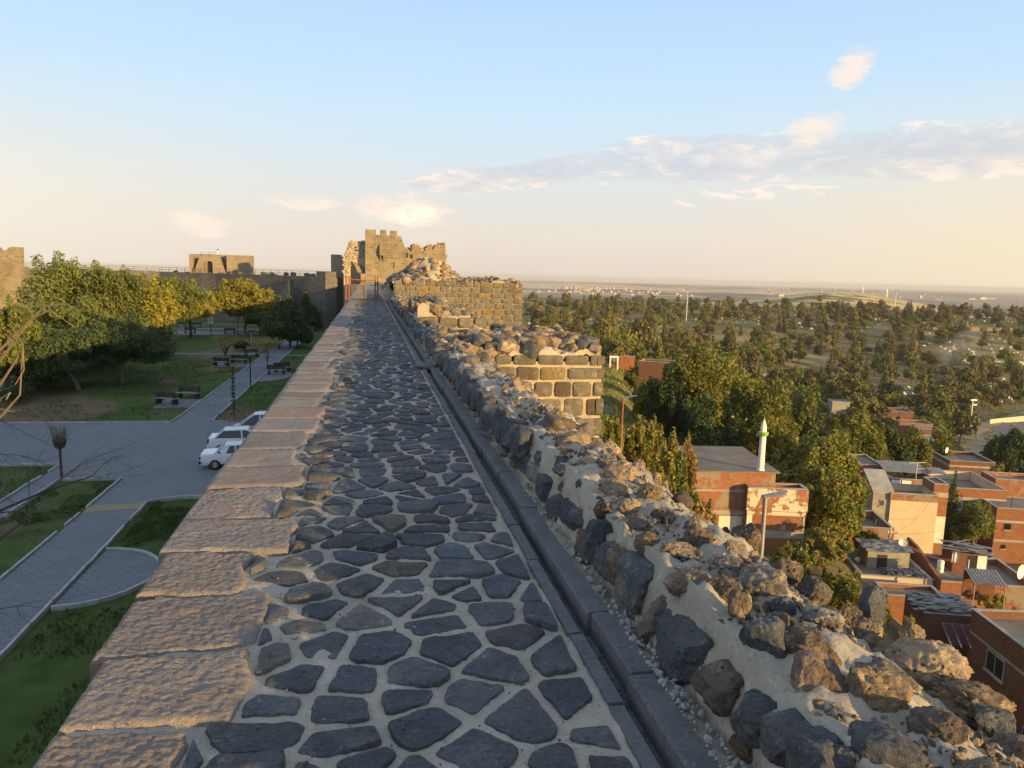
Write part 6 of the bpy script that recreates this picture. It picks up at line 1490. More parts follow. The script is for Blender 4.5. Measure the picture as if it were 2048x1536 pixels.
    def lau(): 
        p = T0+RZ @ np.array([1.55, 3.7, h2-.55]); c = thing('water_tank', 'pale upright water heater tank by the shed on the washing terrace', 'tank', p); m = MB(); m.lathe([(.0, 0), (.26, .02), (.27, .1), (.27, 1.0), (.2, 1.1), (.03, 1.13)], (0, 0, 0), 16); m.build('tank_body', MT['white_paint'], c, local=True, angle=40)
        p = T0+RZ @ np.array([2.45, 3.8, h2+.4]); c = thing('hanging_cloth', 'white cloth hanging on the shed wall of the washing terrace', 'cloth', p, HZ); m = MB()
        X, Zz = np.meshgrid(np.linspace(0, .5, 10), np.linspace(0, .95, 12), indexing='ij'); Yy = .05*np.sin(X*22)-.03
        m.grid(np.stack([X, Yy, Zz], -1)); m.grid(np.stack([X, Yy+.015, Zz], -1), flip=True); m.build('cloth_sheet', MT['cloth_white'], c, local=True, smooth=True)
    lau()
    # tin awning with posts
    s = thing('tin_awning', 'sloping corrugated tin awning in front of the washing terrace', 'awning', atd(1946, 1195, 58), HZ)
    m = MB(); n = 40; X, Y = np.meshgrid(np.linspace(0, 2.4, n), np.linspace(0, 1.9, 8), indexing='ij'); Zt = 1.1+.55*Y/1.9+.035*np.sin(X*26)
    m.grid(np.stack([X, Y, Zt], -1), flip=True); m.grid(np.stack([X, Y, Zt-.015], -1)); m.build('sheet', MT['tin'], s, local=True, smooth=True)
    for x in (.08, 2.3): m = MB(); m.bar((x, .1, -.9), (x, .1, 1.08), .07, .07); m.build('post', MT['pale_wood'], s, local=True)
    m = MB(); m.box((1.2, 1.8, .3), (2.4, .1, 2.4)); m.build('back_wall', MT['brick_brown'], s, local=True)
    # junk roofed house and its maroon awning
    t, h = house('low brick house roofed with scrap sheets and planks, beside the brown two storey house', 1848, 1226, 52, 3.6, 3.3, 5.0, 'brick_brown', 'tin', par=.05, name='brick_house')
    def junk(m):
        rg = random.Random(21)
        for k in range(70): m.box((rg.uniform(.1, 3.5), rg.uniform(.1, 3.2), h+.06+.05*rg.random()+.004*k), (rg.uniform(.3, 1.7), rg.uniform(.05, .4), .03), rg.uniform(-.5, .9))
    hpart(t, 'scrap_sheets', 'tin', junk)
    hpart(t, 'loose_planks', 'pale_wood', lambda m: [m.bar((random.Random(k).uniform(0, 2), random.Random(k+1).uniform(0, 3), h+.42), (random.Random(k+2).uniform(1.5, 3.6), random.Random(k+3).uniform(0, 3), h+.46), .08, .03) for k in range(12)])
    s = thing('maroon_awning', 'slatted maroon awning on white rafters beneath the scrap roof', 'awning', atd(1880, 1262, 50.6), HZ)
    m = MB()
    for k in range(16): m.box((1.05, -.1-.09*k, .62-.055*k), (2.1, .075, .02))
    m.build('slats', MT['tin_red'], s, local=True); m = MB()
    for x in (.1, .7, 1.3, 1.95): m.bar((x, .0, .58), (x, -1.6, -.30), .06, .06)
    m.build('rafters', MT['white_paint'], s, local=True)
    # the near two storey house in shade
    D = 50
    t, h = house('brown two storey brick house in shade with dark windows, nearest at the right edge', 1944, 1218, 49, 8.5, 9.0, 11.5, 'brick_brown', par=.55, rz=R_(-12), bands=((1.5, .16),), wins=(('l', 5.2, 3.0, 1.75, 1.35, 0, 'concrete'), ('l', 5.4, 5.75, 1.75, 1.35, 0, 'concrete'), ('l', 1.6, 5.6, 1.4, 1.2, 0, 'concrete'), ('l', 1.5, 2.9, 1.5, 1.3, 0, 'concrete')), name='brick_house', corner='fl')
    hpart(t, 'parapet_lattice', 'brick', lambda m: [m.box((-.02, .4+.23*k, h-.25-.14*(k % 2)), (.05, .10, .07)) for k in range(36)])
    hpart(t, 'tin_cover', 'tin', lambda m: m.extr([(0, 0), (3.4, .5), (3.4, .54), (0, .04)], (.4, .3, h-.1), (0, 1, 0), (0, 0, 1), (1, 0, 0), 4.2))
    g = 'vines over the town roofs'
    # satellite dishes
    def dish(label, p, r, az, grp='satellite dishes'):
        t = thing('satellite_dish', label, 'satellite dish', p, az, grp)
        m = MB(); m.tube([(0, .25, -.0), (0, .25, .55*r/.4)], .03, 6); m.build('stand', MT['dark_metal'], t, local=True)
        m = MB(); V = []; n = 20; rings = 5
        for side in (0, 1):
            for i in range(rings+1):
                q = r*i/rings
                for k in range(n): a = 2*math.pi*k/n; V.append((q*math.cos(a), .10-.28*(r*r-q*q)/r*-1*.8-.02*side-.1, .75*r/.4*.6+q*math.sin(a)))
        Fc = [(s_*(rings+1)*n+i*n+k, s_*(rings+1)*n+i*n+(k+1) % n, s_*(rings+1)*n+(i+1)*n+(k+1) % n, s_*(rings+1)*n+(i+1)*n+k) for s_ in (0, 1) for i in range(rings) for k in range(n)]
        Fc += [(rings*n+k, rings*n+(k+1) % n, (2*rings+1)*n+(k+1) % n, (2*rings+1)*n+k) for k in range(n)]
        m.add(V, Fc); m.build('reflector', MT['white_paint'], t, local=True, smooth=True)
        m = MB(); m.bar((0, 0, .75*r/.4*.6-r*.9), (0, -r*1.1, .75*r/.4*.6), .025, .025); m.tube([(0, -r*1.15, .75*r/.4*.6), (0, -r*.95, .75*r/.4*.6)], .05, 8); m.build('receiver_arm', MT['grey_metal'], t, local=True)
    dish('large round dish cut by the right picture edge, on the washing terrace wall', atd(2040, 1160, 60), .62, .35)
    dish('dish facing left on the tarpaulin roof by the lattice pole', atd(1806, 1094, 65), .38, -.5)
    dish('dish on the sunken roof terrace under the stair tower', atd(1752, 1052, 82), .36, .9)
    dish('dish on the old brown roadside house', atd(1893, 907, 146), .6, .4)
    # laundry
    p = atd(1751, 958, 93); q = atd(1773, 958, 93.5); c = thing('laundry', 'pink checked laundry hanging on a roof beside the stair tower', 'laundry', p); m = MB(); d = q-p; L = np.linalg.norm(d[:2]); d = d/np.linalg.norm(d)
    S, Zz = np.meshgrid(np.linspace(0, L, 30), np.linspace(0, .95, 10), indexing='ij'); nn = np.array([-d[1], d[0], 0]); W_ = .06*np.sin(S*14)
    base = p+d*S[..., None]+nn*W_[..., None]; base[..., 2] = p[2]-.05+Zz; m.grid(base); b2 = base+nn*.02; m.grid(b2, flip=True); m.build('cloth_sheet', MT['cloth_pink'], c, smooth=True)
    m = MB(); m.tube([p+np.array([0, 0, .92]), q+np.array([0, 0, .92])], .015, 5); m.build('line', MT['grey_metal'], c)
    # tall antenna
    p = atd(1833, 943, 92); c = thing('roof_antenna', 'white rake shaped roof antenna on a pole behind the tin roofs', 'antenna', p); m = MB(); m.bar(p-np.array([0, 0, 1.0]), p+np.array([0, 0, 1.15]), .06, .06); m.build('pole', MT['grey_metal'], c); m = MB(); m.bar(p+np.array([-1.2, 0, 1.1]), p+np.array([1.2, 0, 1.12]), .05, .05); m.bar(p+np.array([0, 0, .35]), p+np.array([1.1, 0, .33]), .04, .04); m.build('boom', MT['grey_metal'], c)
town_houses()
def clutter():
    g = 'blue and white barrels on the town roofs'
    for i, (px, py, D, lab, mt) in enumerate([(1812, 985, 90, 'white water barrel on the cream house roof beside the stair tower', 'white_paint'), (1962, 1008, 93, 'grey barrel on the right edge house roof', 'grey_metal'), (1930, 1120, 66, 'rusty drum beside the shed door on the washing terrace', 'rust'), (1710, 1062, 80, 'pale barrel in the sunken roof terrace', 'plaster_white'), (1868, 1185, 60, 'dark drum against the orange parapet near the scrap roof', 'dark_metal')]):
        p = atd(px, py, D); t = thing('barrel', lab, 'barrel', p, 0, g); m = MB(); m.lathe([(.0, -.9), (.28, -.9), (.30, -.6), (.28, -.58), (.30, -.2), (.27, -.02), (.0, 0)], (0, 0, 0), 14); m.build('drum', MT[mt], t, local=True, angle=40)
    top = atd(1783, 1068, 68)
    for k, (px, py, D, lab) in enumerate([(1990, 1020, 90, 'thin cable from the lattice pole to the right edge house'), (1880, 975, 87, 'thin cable from the lattice pole to the brick corner pier'), (1700, 1056, 78, 'thin cable from the lattice pole to the sunken roof terrace'), (2010, 1180, 56, 'thin cable from the lattice pole past the tin awning')]):
        e = atd(px, py, D); t = thing('cable', lab, 'cable', top, 0, 'cables of the lattice pole'); m = MB(); m.tube([top+(e-top)*f-np.array([0, 0, 4*f*(1-f)*.9]) for f in np.linspace(0, 1, 16)], .012, 4); m.build('wire', MT['black'], t)
clutter()

def poles():
    # lattice electricity pole
    D = 68; top = atd(1783, 1066, D); x, y = top[0]-.05, top[1]; z0 = gz(x, y)-.2; H = top[2]-z0
    t = thing('lattice_pole', 'rusty ladder like electricity pole in front of the concrete roofs', 'power pole', (x, y, z0)); m = MB()
    for s in (-1, 1): m.bar((s*.34, 0, 0), (s*.13, 0, H), .10, .07)
    m.build('leg_rails', MT['rust'], t, local=True); m = MB(); k = .5
    while k < H-.2: wv = .34-.21*k/H; m.bar((-wv, 0, k), (wv, 0, k+.02), .07, .05); k += .62
    m.build('rungs', MT['rust'], t, local=True); m = MB(); m.bar((-.35, 0, H-.1), (.75, 0, H-.02), .06, .06); m.build('cross_arm', MT['rust'], t, local=True)
    for q in (-.3, .15, .68):
        m = MB(); m.lathe([(.05, H), (.07, H+.06), (.05, H+.10), (.07, H+.14), (.02, H+.18)], (q, 0, 0), 8); m.build('insulator', MT['white_paint'], t, local=True)
    m = MB(); m.tube([(0, 0, H-.4), (0, 0, H+.6), (-.1, 0, H+1.0), (-.4, 0, H+1.15)], .035, 6); m.build('lamp_arm', MT['white_paint'], t, local=True)
    # street lamps on the shelf below the wall
    g = 'street lamps at the foot of the wall'
    def lamp(px, py, D, dx, label, hl):
        tp = atd(px, py, D); z0 = gz(tp[0], tp[1])-.1; H = tp[2]-z0; t = thing('street_lamp', label, 'street lamp', (tp[0], tp[1], z0), 0, g)
        m = MB(); m.lathe([(.14, 0), (.14, .25), (.085, .35), (.062, H-.12), (.062, H)], (0, 0, 0), 12); m.build('pole', MT['rust'] if D > 30 else MT['grey_metal'], t, local=True, angle=40)
        m = MB(); a = np.array([-.14*hl, 0, H-.02]); b = np.array([hl, dx, H+.20*hl])
        n = 9; V = []
        for k in range(n):
            f = k/(n-1); w_ = .15*math.sin(math.pi*min(1, .18+f*.75))**.6; th = .055*(1-.6*f)+.012; c = a+(b-a)*f
            V += [(c[0], c[1]-w_, c[2]), (c[0], c[1], c[2]+th), (c[0], c[1]+w_, c[2]), (c[0], c[1], c[2]-th*.6)]
        Fc = [(i*4+j, i*4+(j+1) % 4, (i+1)*4+(j+1) % 4, (i+1)*4+j) for i in range(n-1) for j in range(4)]+[(3, 2, 1, 0), tuple(4*(n-1)+j for j in range(4))]
        m.add(V, Fc); m.build('lamp_head', MT['grey_metal'], t, local=True, angle=60)
    lamp(1531, 992, 21, -.05, 'street lamp with long grey head, near one before the peeling brick annex', .62)
    lamp(1246, 796, 42, -.1, 'street lamp with brown pole on the grassy bank, farther one by the buttress', .78)
    D = 250; b = hit(1940, 853); tp = atd(1948, 799, np.dot(b-EYE, FW)); H = tp[2]-b[2]
    t = thing('light_mast', 'tall pale street mast with double head at the road junction', 'light mast', b); m = MB(); m.lathe([(.9, -.2), (.9, 2.2), (.22, 2.3), (.14, H)], (0, 0, 0), 8); m.build('pole', MT['white_paint'], t, local=True); m = MB(); m.box((.2, 0, H), (2.2, .6, .45)); m.box((.9, 0, H-1.6), (1.3, .5, .4)); m.build('lamp_head', MT['white_paint'], t, local=True)
    # kiosk on the bank
    b = atd(1228, 727, 152); b[2] = gz(b[0], b[1]); t = thing('white_kiosk', 'small white open fronted kiosk standing alone on the grassy bank', 'kiosk', b, R_(-20))
    m = MB(); 
    for x in (-.75, .75): m.box((x, 0, 1.15), (.28, 1.3, 2.3))
    m.build('side_panel', MT['white_paint'], t, local=True); m = MB(); m.extr([(-.95, 2.3), (.95, 2.3), (.95, 2.45), (.6, 2.62), (-.95, 2.62)], (0, -.7, 0), (1, 0, 0), (0, 0, 1), (0, 1, 0), 1.4); m.build('roof', MT['white_paint'], t, local=True)
    m = MB(); m.box((0, -.1, .5), (1.2, .8, 1.0)); m.build('counter', MT['brick_brown'], t, local=True); m = MB(); m.box((0, .5, 1.9), (1.2, .06, .5)); m.build('back_panel', MT['white_paint'], t, local=True)
poles()

# ---------------------------------------------------------------- trees and scrub of the slope
def slope_tree(label, px, top_py, wpx, D, leaf, seed, bot=.15, n=9000, size=.2, name='broadleaf_tree', group='trees between the town houses', shape='round', r=.2, ht=None, **kw):
    tp = atd(px, top_py, D); z = gz(tp[0], tp[1])-.1 if ht is None else tp[2]-ht; H = max(.8, tp[2]-z); Rw = wpx*D/F_PX*.5; rg = random.Random(seed)
    if shape == 'round': zc = (1-bot)*H/2; cl = round_clumps(rg, (0, 0, H-zc), (Rw*.95, Rw*.95, zc*.98), 17)
    else: cl = cone_clumps(rg, H*bot, H*.97, Rw, 9)
    return tree(name, label, (tp[0], tp[1], z), H*(.9 if shape == 'round' else 1.2), cl, leaf, r, n, size, seed, (0, 0), group, **kw)
def slope_trees():
    S = slope_tree
    S('large dark tree behind the prayer house roof, leftmost and highest of that clump', 1382, 700, 150, 84, 'leaf_mid', 101, .08, 17000, .20)
    S('dark tree at the left end of the clump beside the maroon building', 1335, 738, 80, 82, 'leaf_dark', 102, .05, 9000, .19)
    S('dark green tree in the middle of the clump behind the prayer house', 1462, 724, 130, 86, 'leaf_mid', 103, .08, 14000, .20)
    S('shaded tree low behind the flat roof of the prayer house', 1420, 790, 150, 78, 'leaf_dark', 104, .05, 14000, .19)
    S('bright topped tree right of the clump, its crown behind the minaret', 1530, 752, 130, 84, 'leaf_mid', 105, .08, 14000, .20)
    S('dark leafy tree directly behind the white minaret', 1560, 815, 130, 74, 'leaf_mid', 106, .05, 13000, .18)
    S('huge leafy tree right of the minaret, tallest before the cream house', 1640, 855, 170, 68, 'leaf_mid', 107, .08, 24000, .17, r=.3)
    S('lower crown of the leafy mass right of the peeling annex', 1662, 940, 140, 63, 'leaf_mid', 108, .05, 17000, .16)
    S('leafy tree hiding the house with the white barred window', 1705, 930, 70, 70, 'leaf_olive', 109, .05, 9000, .16)
    S('feathery green tree under the leafy mass, beside the concrete roof', 1655, 1058, 100, 57, 'leaf_weed', 110, .12, 9000, .13)
    S('bushy tree at the foot of the peeling annex', 1590, 1090, 90, 52, 'leaf_mid', 111, .05, 9000, .12)
    S('low bush in front of the cream concrete house wall', 1690, 1140, 90, 50, 'leaf_mid', 112, .02, 9000, .11)
    S('round bright tree beyond the leafy mass, left of the brown brick house', 1722, 812, 105, 108, 'leaf_mid', 113, .08, 12000, .22)
    S('dark round tree between the bright one and the red brick house', 1788, 840, 70, 112, 'leaf_dark', 114, .05, 8000, .22)
    S('round green tree left of the brown roadside house', 1830, 862, 70, 118, 'leaf_mid', 115, .05, 8000, .22)
    S('green tree behind the leafy mass with rust tinged side', 1612, 768, 90, 112, 'leaf_olive', 116, .06, 11000, .24)
    S('small green tree right of the sheet roofed sheds by the road', 1880, 855, 50, 150, 'leaf_mid', 117, .1, 5000, .25)
    S('large dark green tree beyond the road at the right picture edge', 2030, 858, 100, 150, 'leaf_dark', 118, .02, 12000, .28)
    S('bush along the roadside cars, right of the brown house', 2000, 930, 60, 128, 'leaf_mid', 119, .0, 5000, .22)
    S('low bush at the corner of the brown roadside house', 1992, 955, 70, 118, 'leaf_mid', 120, .0, 5000, .2)
    S('slim conifer growing beside the brick pier', 1911, 945, 34, 91, 'leaf_dark', 121, .05, 3500, .14, 'conifer', shape='cone', r=.12)
    S('round leafed courtyard tree before the large brick house', 1958, 1002, 62, 88.5, 'leaf_olive', 122, .25, 7000, .13, r=.13, bark='bark_pale')
    S('small courtyard tree with pale leaning stem left of the round one', 1918, 1022, 42, 89.5, 'leaf_dark', 123, .4, 2600, .12, r=.07, bark='bark_pale')
    S('vine on a trellis behind the antenna', 1838, 925, 60, 98, 'leaf_yellow', 124, .3, 3500, .14, 'vine', r=.08, ht=2.2)
    S('leafy bush on the sunken roof terrace', 1728, 1058, 66, 72, 'leaf_mid', 125, .1, 4500, .11)
    S('vine covering the yard between the tin awning and the brown house', 1990, 1196, 96, 58, 'leaf_mid', 126, .0, 8000, .12, 'vine', r=.06)
    S('weedy bush at the foot of the brown wall, right of the standing slab', 1822, 1226, 34, 46, 'leaf_weed', 127, .0, 3000, .09, 'bush', r=.04)
    S('green undergrowth in the gap left of the lattice pole', 1752, 1190, 60, 47, 'leaf_mid', 128, .0, 5000, .10, 'bush', r=.05)
    S('rust coloured small tree beside the brown roadside house', 1855, 893, 22, 138, 'leaf_dry', 129, .4, 1200, .2, r=.08)
    # scrub on the shelf
    g = 'bushes on the grassy bank below the wall'
    for i, (px, tp, w_, D, lf, lab) in enumerate([(1272, 838, 46, 44, 'leaf_weed', 'feathery yellow green bush behind the farther street lamp'), (1308, 842, 60, 47, 'leaf_weed', 'golden feathery bush, largest on the bank'), (1343, 868, 56, 50, 'leaf_weed', 'golden bush at the left end of the prayer house roof'),
        (1358, 905, 46, 46, 'leaf_olive', 'slim green bush before the left corner of the prayer house'), (1330, 900, 50, 42, 'leaf_weed', 'olive bush leaning over the parapet stones'), (1382, 860, 34, 56, 'leaf_dry', 'reddish dry shrub on the roof edge of the prayer house'),
        (1226, 812, 34, 40, 'leaf_mid', 'small green shrub between the buttress and the lamp'), (1290, 762, 60, 96, 'leaf_yellow', 'yellow green bush below the maroon building'), (1276, 724, 50, 128, 'leaf_mid', 'dark green bush right of the white kiosk'),
        (1386, 985, 34, 40, 'leaf_olive', 'green bush against the brick front of the prayer house'), (1412, 1000, 50, 38, 'leaf_dry', 'rust brown shrub before the white panels'), (1300, 905, 40, 34, 'leaf_weed', 'low grassy bush beneath the farther street lamp')]):
        S(lab, px, tp, w_, D, lf, 140+i, .0, 5200, .11 if D < 60 else .2, 'bush', g, r=.05, nl=12, fork=.1, inner=.2)
slope_trees()
def bank_grass():
    rg = np.random.default_rng(9); V = []; Fc = []
    n = 42000; az = np.radians(rg.uniform(13.5, 27, n)); D = 22+rg.random(n)**1.4*135; x = D*np.sin(az); y = D*np.cos(az); z = TERR(x, y); k = fbm(np.stack([x/7, y/7, 0*x], -1), 4, 3)
    for i in range(n):
        if k[i] < -.35: continue
        a = rg.uniform(0, 6.28); h = rg.uniform(.12, .45)*(1+.8*max(0, k[i])); wd = rg.uniform(.03, .07)*(1+D[i]/120); b = len(V); ca, sa = math.cos(a)*wd, math.sin(a)*wd
        V += [(x[i]-ca, y[i]-sa, z[i]-.05), (x[i]+ca, y[i]+sa, z[i]-.05), (x[i]+rg.normal(0, .12), y[i]+rg.normal(0, .12), z[i]+h)]; Fc.append((b, b+1, b+2))
    n = 26000; az = np.radians(rg.uniform(18, 66, n)); D = 5+rg.random(n)**.8*48; x = D*np.sin(az); y = D*np.cos(az); z = TERR(x, y); k = fbm(np.stack([x/3, y/3, 0*x], -1), 14, 3)
    for i in range(n):
        if k[i] < -.1 or x[i] < 2.6: continue
        a = rg.uniform(0, 6.28); h = rg.uniform(.10, .38); wd = rg.uniform(.03, .07); b = len(V); ca, sa = math.cos(a)*wd, math.sin(a)*wd
        V += [(x[i]-ca, y[i]-sa, z[i]-.05), (x[i]+ca, y[i]+sa, z[i]-.05), (x[i]+rg.normal(0, .12), y[i]+rg.normal(0, .12), z[i]+h)]; Fc.append((b, b+1, b+2))
    m = MB(); m.add(np.array(V), Fc); tag(m.build('bank_grass', MT['grass_blade']), 'long sunlit yellow green grass on the bank below the wall', 'grass', kind='stuff')
bank_grass()
def roads():
    def road(name, pts, width, mat, dz):
        P = [hit(px, py) for px, py in pts]; Q = []
        for a, b in zip(P[:-1], P[1:]):
            n = max(2, int(np.linalg.norm((b-a)[:2])/3)); Q += [a+(b-a)*k/n for k in range(n)]
        Q.append(P[-1]); Q = np.array(Q)[:, :2]
        for _ in range(6): Q[1:-1] = .5*Q[1:-1]+.25*(Q[:-2]+Q[2:])
        T_ = np.gradient(Q, axis=0); T_ /= np.linalg.norm(T_, axis=1)[:, None]; Nn = np.stack([-T_[:, 1], T_[:, 0]], 1); u = np.linspace(-.5, .5, 9)
        G_ = Q[:, None, :]+Nn[:, None, :]*(u[None, :, None]*width); Z = TERR(G_[..., 0], G_[..., 1])+dz
        m = MB(); m.grid(np.concatenate([G_, Z[..., None]], -1)); o = m.build(name, MT[mat], smooth=True); struct(o)
    road('road.001', [(1885, 828), (1912, 850), (1945, 885), (1985, 925), (2040, 985), (2120, 1060)], 9, 'asphalt_pale', .30)
    road('road.002', [(1925, 868), (1975, 862), (2030, 848), (2120, 826)], 16, 'asphalt_pale', .24)
    road('dirt_track', [(1940, 868), (2000, 842), (2060, 826), (2140, 812)], 5, 'dirt', .36)
    gc = 'cars parked along the road below'
    for i, (px, py, D_, lab, pt) in enumerate([(1990, 917, 0, 'white car parked on the lower road behind a black one', 'car_white'), (1975, 907, 0, 'black car parked on the lower road before the white ones', 'car_dark'), (2004, 932, 0, 'white car, upper of two close together on the lower road', 'car_white'), (2014, 939, 0, 'white car, lower of two close together on the lower road', 'car_white'), (1886, 849, 0, 'white car driving on the upper road by the trees', 'car_white'), (1885, 826, 0, 'white car parked under the cemetery trees at the junction', 'car_white')]):
        p = hit(px, py+5); car(lab, (p[0], p[1], gz(p[0], p[1])+.32), R_(118), 'hatch', pt, gc)
roads()
# ================================================================ cemetery hill, far town, haze
def cemetery():
    rg = random.Random(200); protos = []
    def proto(kind, seed):
        r = random.Random(seed); m = MB()
        if kind == 'pine':
            H = r.uniform(8, 10.5); cl = [((r.uniform(-.7, .7), r.uniform(-.7, .7), H*.88), (1.3, 1.3, .9))]
            for k in range(11):
                f = r.uniform(.22, .85); q = (1.02-f)**.45*2.7*r.uniform(.4, 1.1); a = r.uniform(0, 6.28); cl.append(((q*math.cos(a), q*math.sin(a), H*f), (1.5, 1.5, .85)))
            leaves(m, cl, 1900, .36, seed, inner=.35, asp=.5); m2 = m
        elif kind == 'spire':
            H = r.uniform(7, 9); leaves(m, cone_clumps(r, H*.12, H, 1.7, 8), 1200, .30, seed, inner=.35)
            cl = []
        else:
            H = r.uniform(4.5, 6.5); cl = round_clumps(r, (0, 0, H*.55), (2.9, 2.9, H*.45), 10, bottom=-.8); leaves(m, cl, 1500, .34, seed, inner=.4)
        m.tube([(0, 0, -.5), (.1, 0, H*.5), (0, .1, H*.85)], [.22, .16, .05], 5, True, None, 1)
        return m
    ob = {'pine': [], 'spire': [], 'round': []}
    names = {'pine': 'pine_tree', 'spire': 'conifer', 'round': 'broadleaf_tree'}
    labs = {'pine': 'pine tree of the wooded cemetery hillside, spreading dark crown', 'spire': 'pointed conifer of the wooded cemetery hillside', 'round': 'round bushy tree of the wooded cemetery hillside'}
    leafs = {'pine': ['leaf_pine', 'leaf_pine'], 'spire': ['leaf_pine'], 'round': ['leaf_olive', 'leaf_mid', 'leaf_pine', 'leaf_mid']}
    cnt = 0
    meshes = {}
    for kind, n in (('pine', 4), ('spire', 2), ('round', 5)):
        meshes[kind] = []
        for k in range(n):
            o = proto(kind, 300+k+len(kind)*10).build(names[kind], [MT[leafs[kind][k % len(leafs[kind])]], MT['bark']]); meshes[kind].append(o)
    used = set(); placed = []
    nk = {'round': 0, 'pine': 0, 'spire': 0}
    def put(D, px, kind, s):
        if nk[kind] >= (250 if kind == 'round' else 285): kind = 'pine' if nk['pine'] < 285 else 'spire'
        az_ray = ray(px, 600); d = az_ray/np.dot(az_ray, FW); x, y = EYE[0]+d[0]*D, EYE[1]+d[1]*D
        if any((x-a)**2+(y-b)**2 < (1.9*s)**2 for a, b in placed[-60:]): return
        nk[kind] += 1; z = gz(x, y); src = rg.choice(meshes[kind])
        if src.name not in used: o = src; used.add(src.name)
        else: o = dup(src)
        o.location = (x, y, z-.1); o.rotation_euler = (0, 0, rg.uniform(0, 6.28)); o.scale = (s*rg.uniform(.85, 1.2), s*rg.uniform(.85, 1.2), s*rg.uniform(.85, 1.2))
        tag(o, labs[kind], 'tree', 'trees of the cemetery hillside'); placed.append((x, y))
    def band(D0, D1, n, p0, p1, mixk, s0, s1):
        for _ in range(n):
            put(math.sqrt(rg.uniform(D0*D0, D1*D1)), rg.uniform(p0, p1), rg.choice(mixk), rg.uniform(s0, s1))
    band(195, 310, 130, 1180, 1960, ['round', 'round', 'round', 'round', 'pine'], 1.05, 1.6)
    band(300, 440, 150, 1060, 2070, ['round', 'round', 'pine', 'spire'], 1.15, 1.75)
    band(430, 660, 190, 1050, 2070, ['pine', 'round', 'round', 'pine', 'spire'], 1.1, 1.7)
    band(650, 870, 200, 1050, 2070, ['pine', 'pine', 'pine', 'pine', 'round', 'spire'], 1.0, 1.5)       # skyline
    band(150, 200, 14, 1180, 1330, ['round'], .6, .9)
    for k in meshes:
        for o in meshes[k]:
            if o.name not in used: bpy.data.objects.remove(o)
    # graves
    m = MB(); m.box((0, 0, .12), (.8, 1.7, .24)); prof = [(-.38, 0), (.38, 0), (.38, .85)]+[(.38*math.cos(a), .85+.25*math.sin(a)) for a in np.linspace(0, math.pi, 7)[1:-1]]+[(-.38, .85)]
    m.extr(prof, (0, .72, .243), (1, 0, 0), (0, 0, 1), (0, 1, 0), .12); m.extr([(-.3, 0), (.3, 0), (.3, .55), (0, .75), (-.3, .55)], (0, -.8, .243), (1, 0, 0), (0, 0, 1), (0, 1, 0), .10)
    src = m.build('gravestone', MT['grave']); first = True; k = 0
    def spot():
        row = rg.random(); D = rg.choice([rg.uniform(325, 420), rg.uniform(440, 560), rg.uniform(560, 700), rg.uniform(700, 820)]); D = round(D/9)*9+rg.uniform(-1, 1); px = rg.uniform(1050, 2065)
        d = ray(px, 600); d = d/np.dot(d, FW); return EYE[0]+d[0]*D, EYE[1]+d[1]*D, D
    while k < 300:
        x, y, D = spot()
        if D > 640 or fbm(np.array([x/60, y/60, 0]), 77, 2) < .02: continue
        o = src if k == 0 else dup(src); o.location = (x, y, gz(x, y)); o.rotation_euler = (0, 0, rg.choice([0, math.pi])+rg.uniform(-.5, .1)); s = rg.uniform(.6, 1.0); o.scale = (s, s, s)
        tag(o, 'pale gravestone among the trees of the cemetery hillside', 'gravestone', 'gravestones of the cemetery'); k += 1
    st = MB(); V0 = np.array([v.co[:] for v in src.data.vertices]); F0 = [tuple(p.vertices) for p in src.data.polygons]
    for k in range(1300):
        x, y, D = spot()
        if fbm(np.array([x/60, y/60, 0]), 77, 2) < -.02: continue
        s = rg.uniform(.6, 1.05); t = rg.choice([(1, 1, 1), (1, .95, .85), (.6, .55, .5)]); st.add((V0*s) @ rotz(rg.uniform(-.5, .2)).T+np.array([x, y, gz(x, y)]), F0, t)
    tag(st.build('gravestones', MT['grave']), 'countless small pale gravestones scattered over the cemetery hillside', 'gravestones', kind='stuff')
    # undergrowth between the graves
    ng = np.random.default_rng(61); n = 6500; D = np.sqrt(ng.uniform(200**2, 860**2, n)); px = ng.uniform(1045, 2075, n); dx = np.array([ray(float(q), 600)/np.dot(ray(float(q), 600), FW) for q in px]); X = dx[:, 0]*D; Y = dx[:, 1]*D; Z = TERR(X, Y); cl = [((X[i], Y[i], Z[i]+.5), (s_, s_, s_*.55)) for i, s_ in enumerate(ng.uniform(.9, 2.8, n)) if vnoise(np.array([X[i]/45, Y[i]/45, 0]), 31) > -.35]
    u = MB(); leaves(u, cl, 170000, .32, 62, inner=.25); tag(u.build('undergrowth', MT['leaf_mid']), 'low olive undergrowth between the graves of the cemetery hillside', 'undergrowth', kind='stuff')
    # the long buttressed wall
    a, b = hit(1832, 663), hit(2100, 668); a = atd(1832, 660, 596); b = atd(2110, 666, 586); d = (b-a)[:2]; L = np.linalg.norm(d); d /= L; n = np.array([-d[1], d[0]])
    t = thing('retaining_wall', 'long pale buttressed retaining wall across the cemetery hill at right', 'wall', (a[0], a[1], a[2]-6)); m = MB(); zt = a[2]+3.6
    m.extr([(0, zt-11), (0, zt), (.8, zt), (.8, zt-11)], (a[0], a[1], 0), (n[0], n[1], 0), (0, 0, 1), (d[0], d[1], 0), L); m.build('wall_body', MT['terrace'], t)
    for k in range(11):
        p = a[:2]+d*(k+.3)*L/11; m = MB(); m.box((p[0]-n[0]*.45, p[1]-n[1]*.45, zt-4.6), (1.7, .88, 9), math.atan2(d[1], d[0])); m.build('buttress', MT['brick_brown'], t)
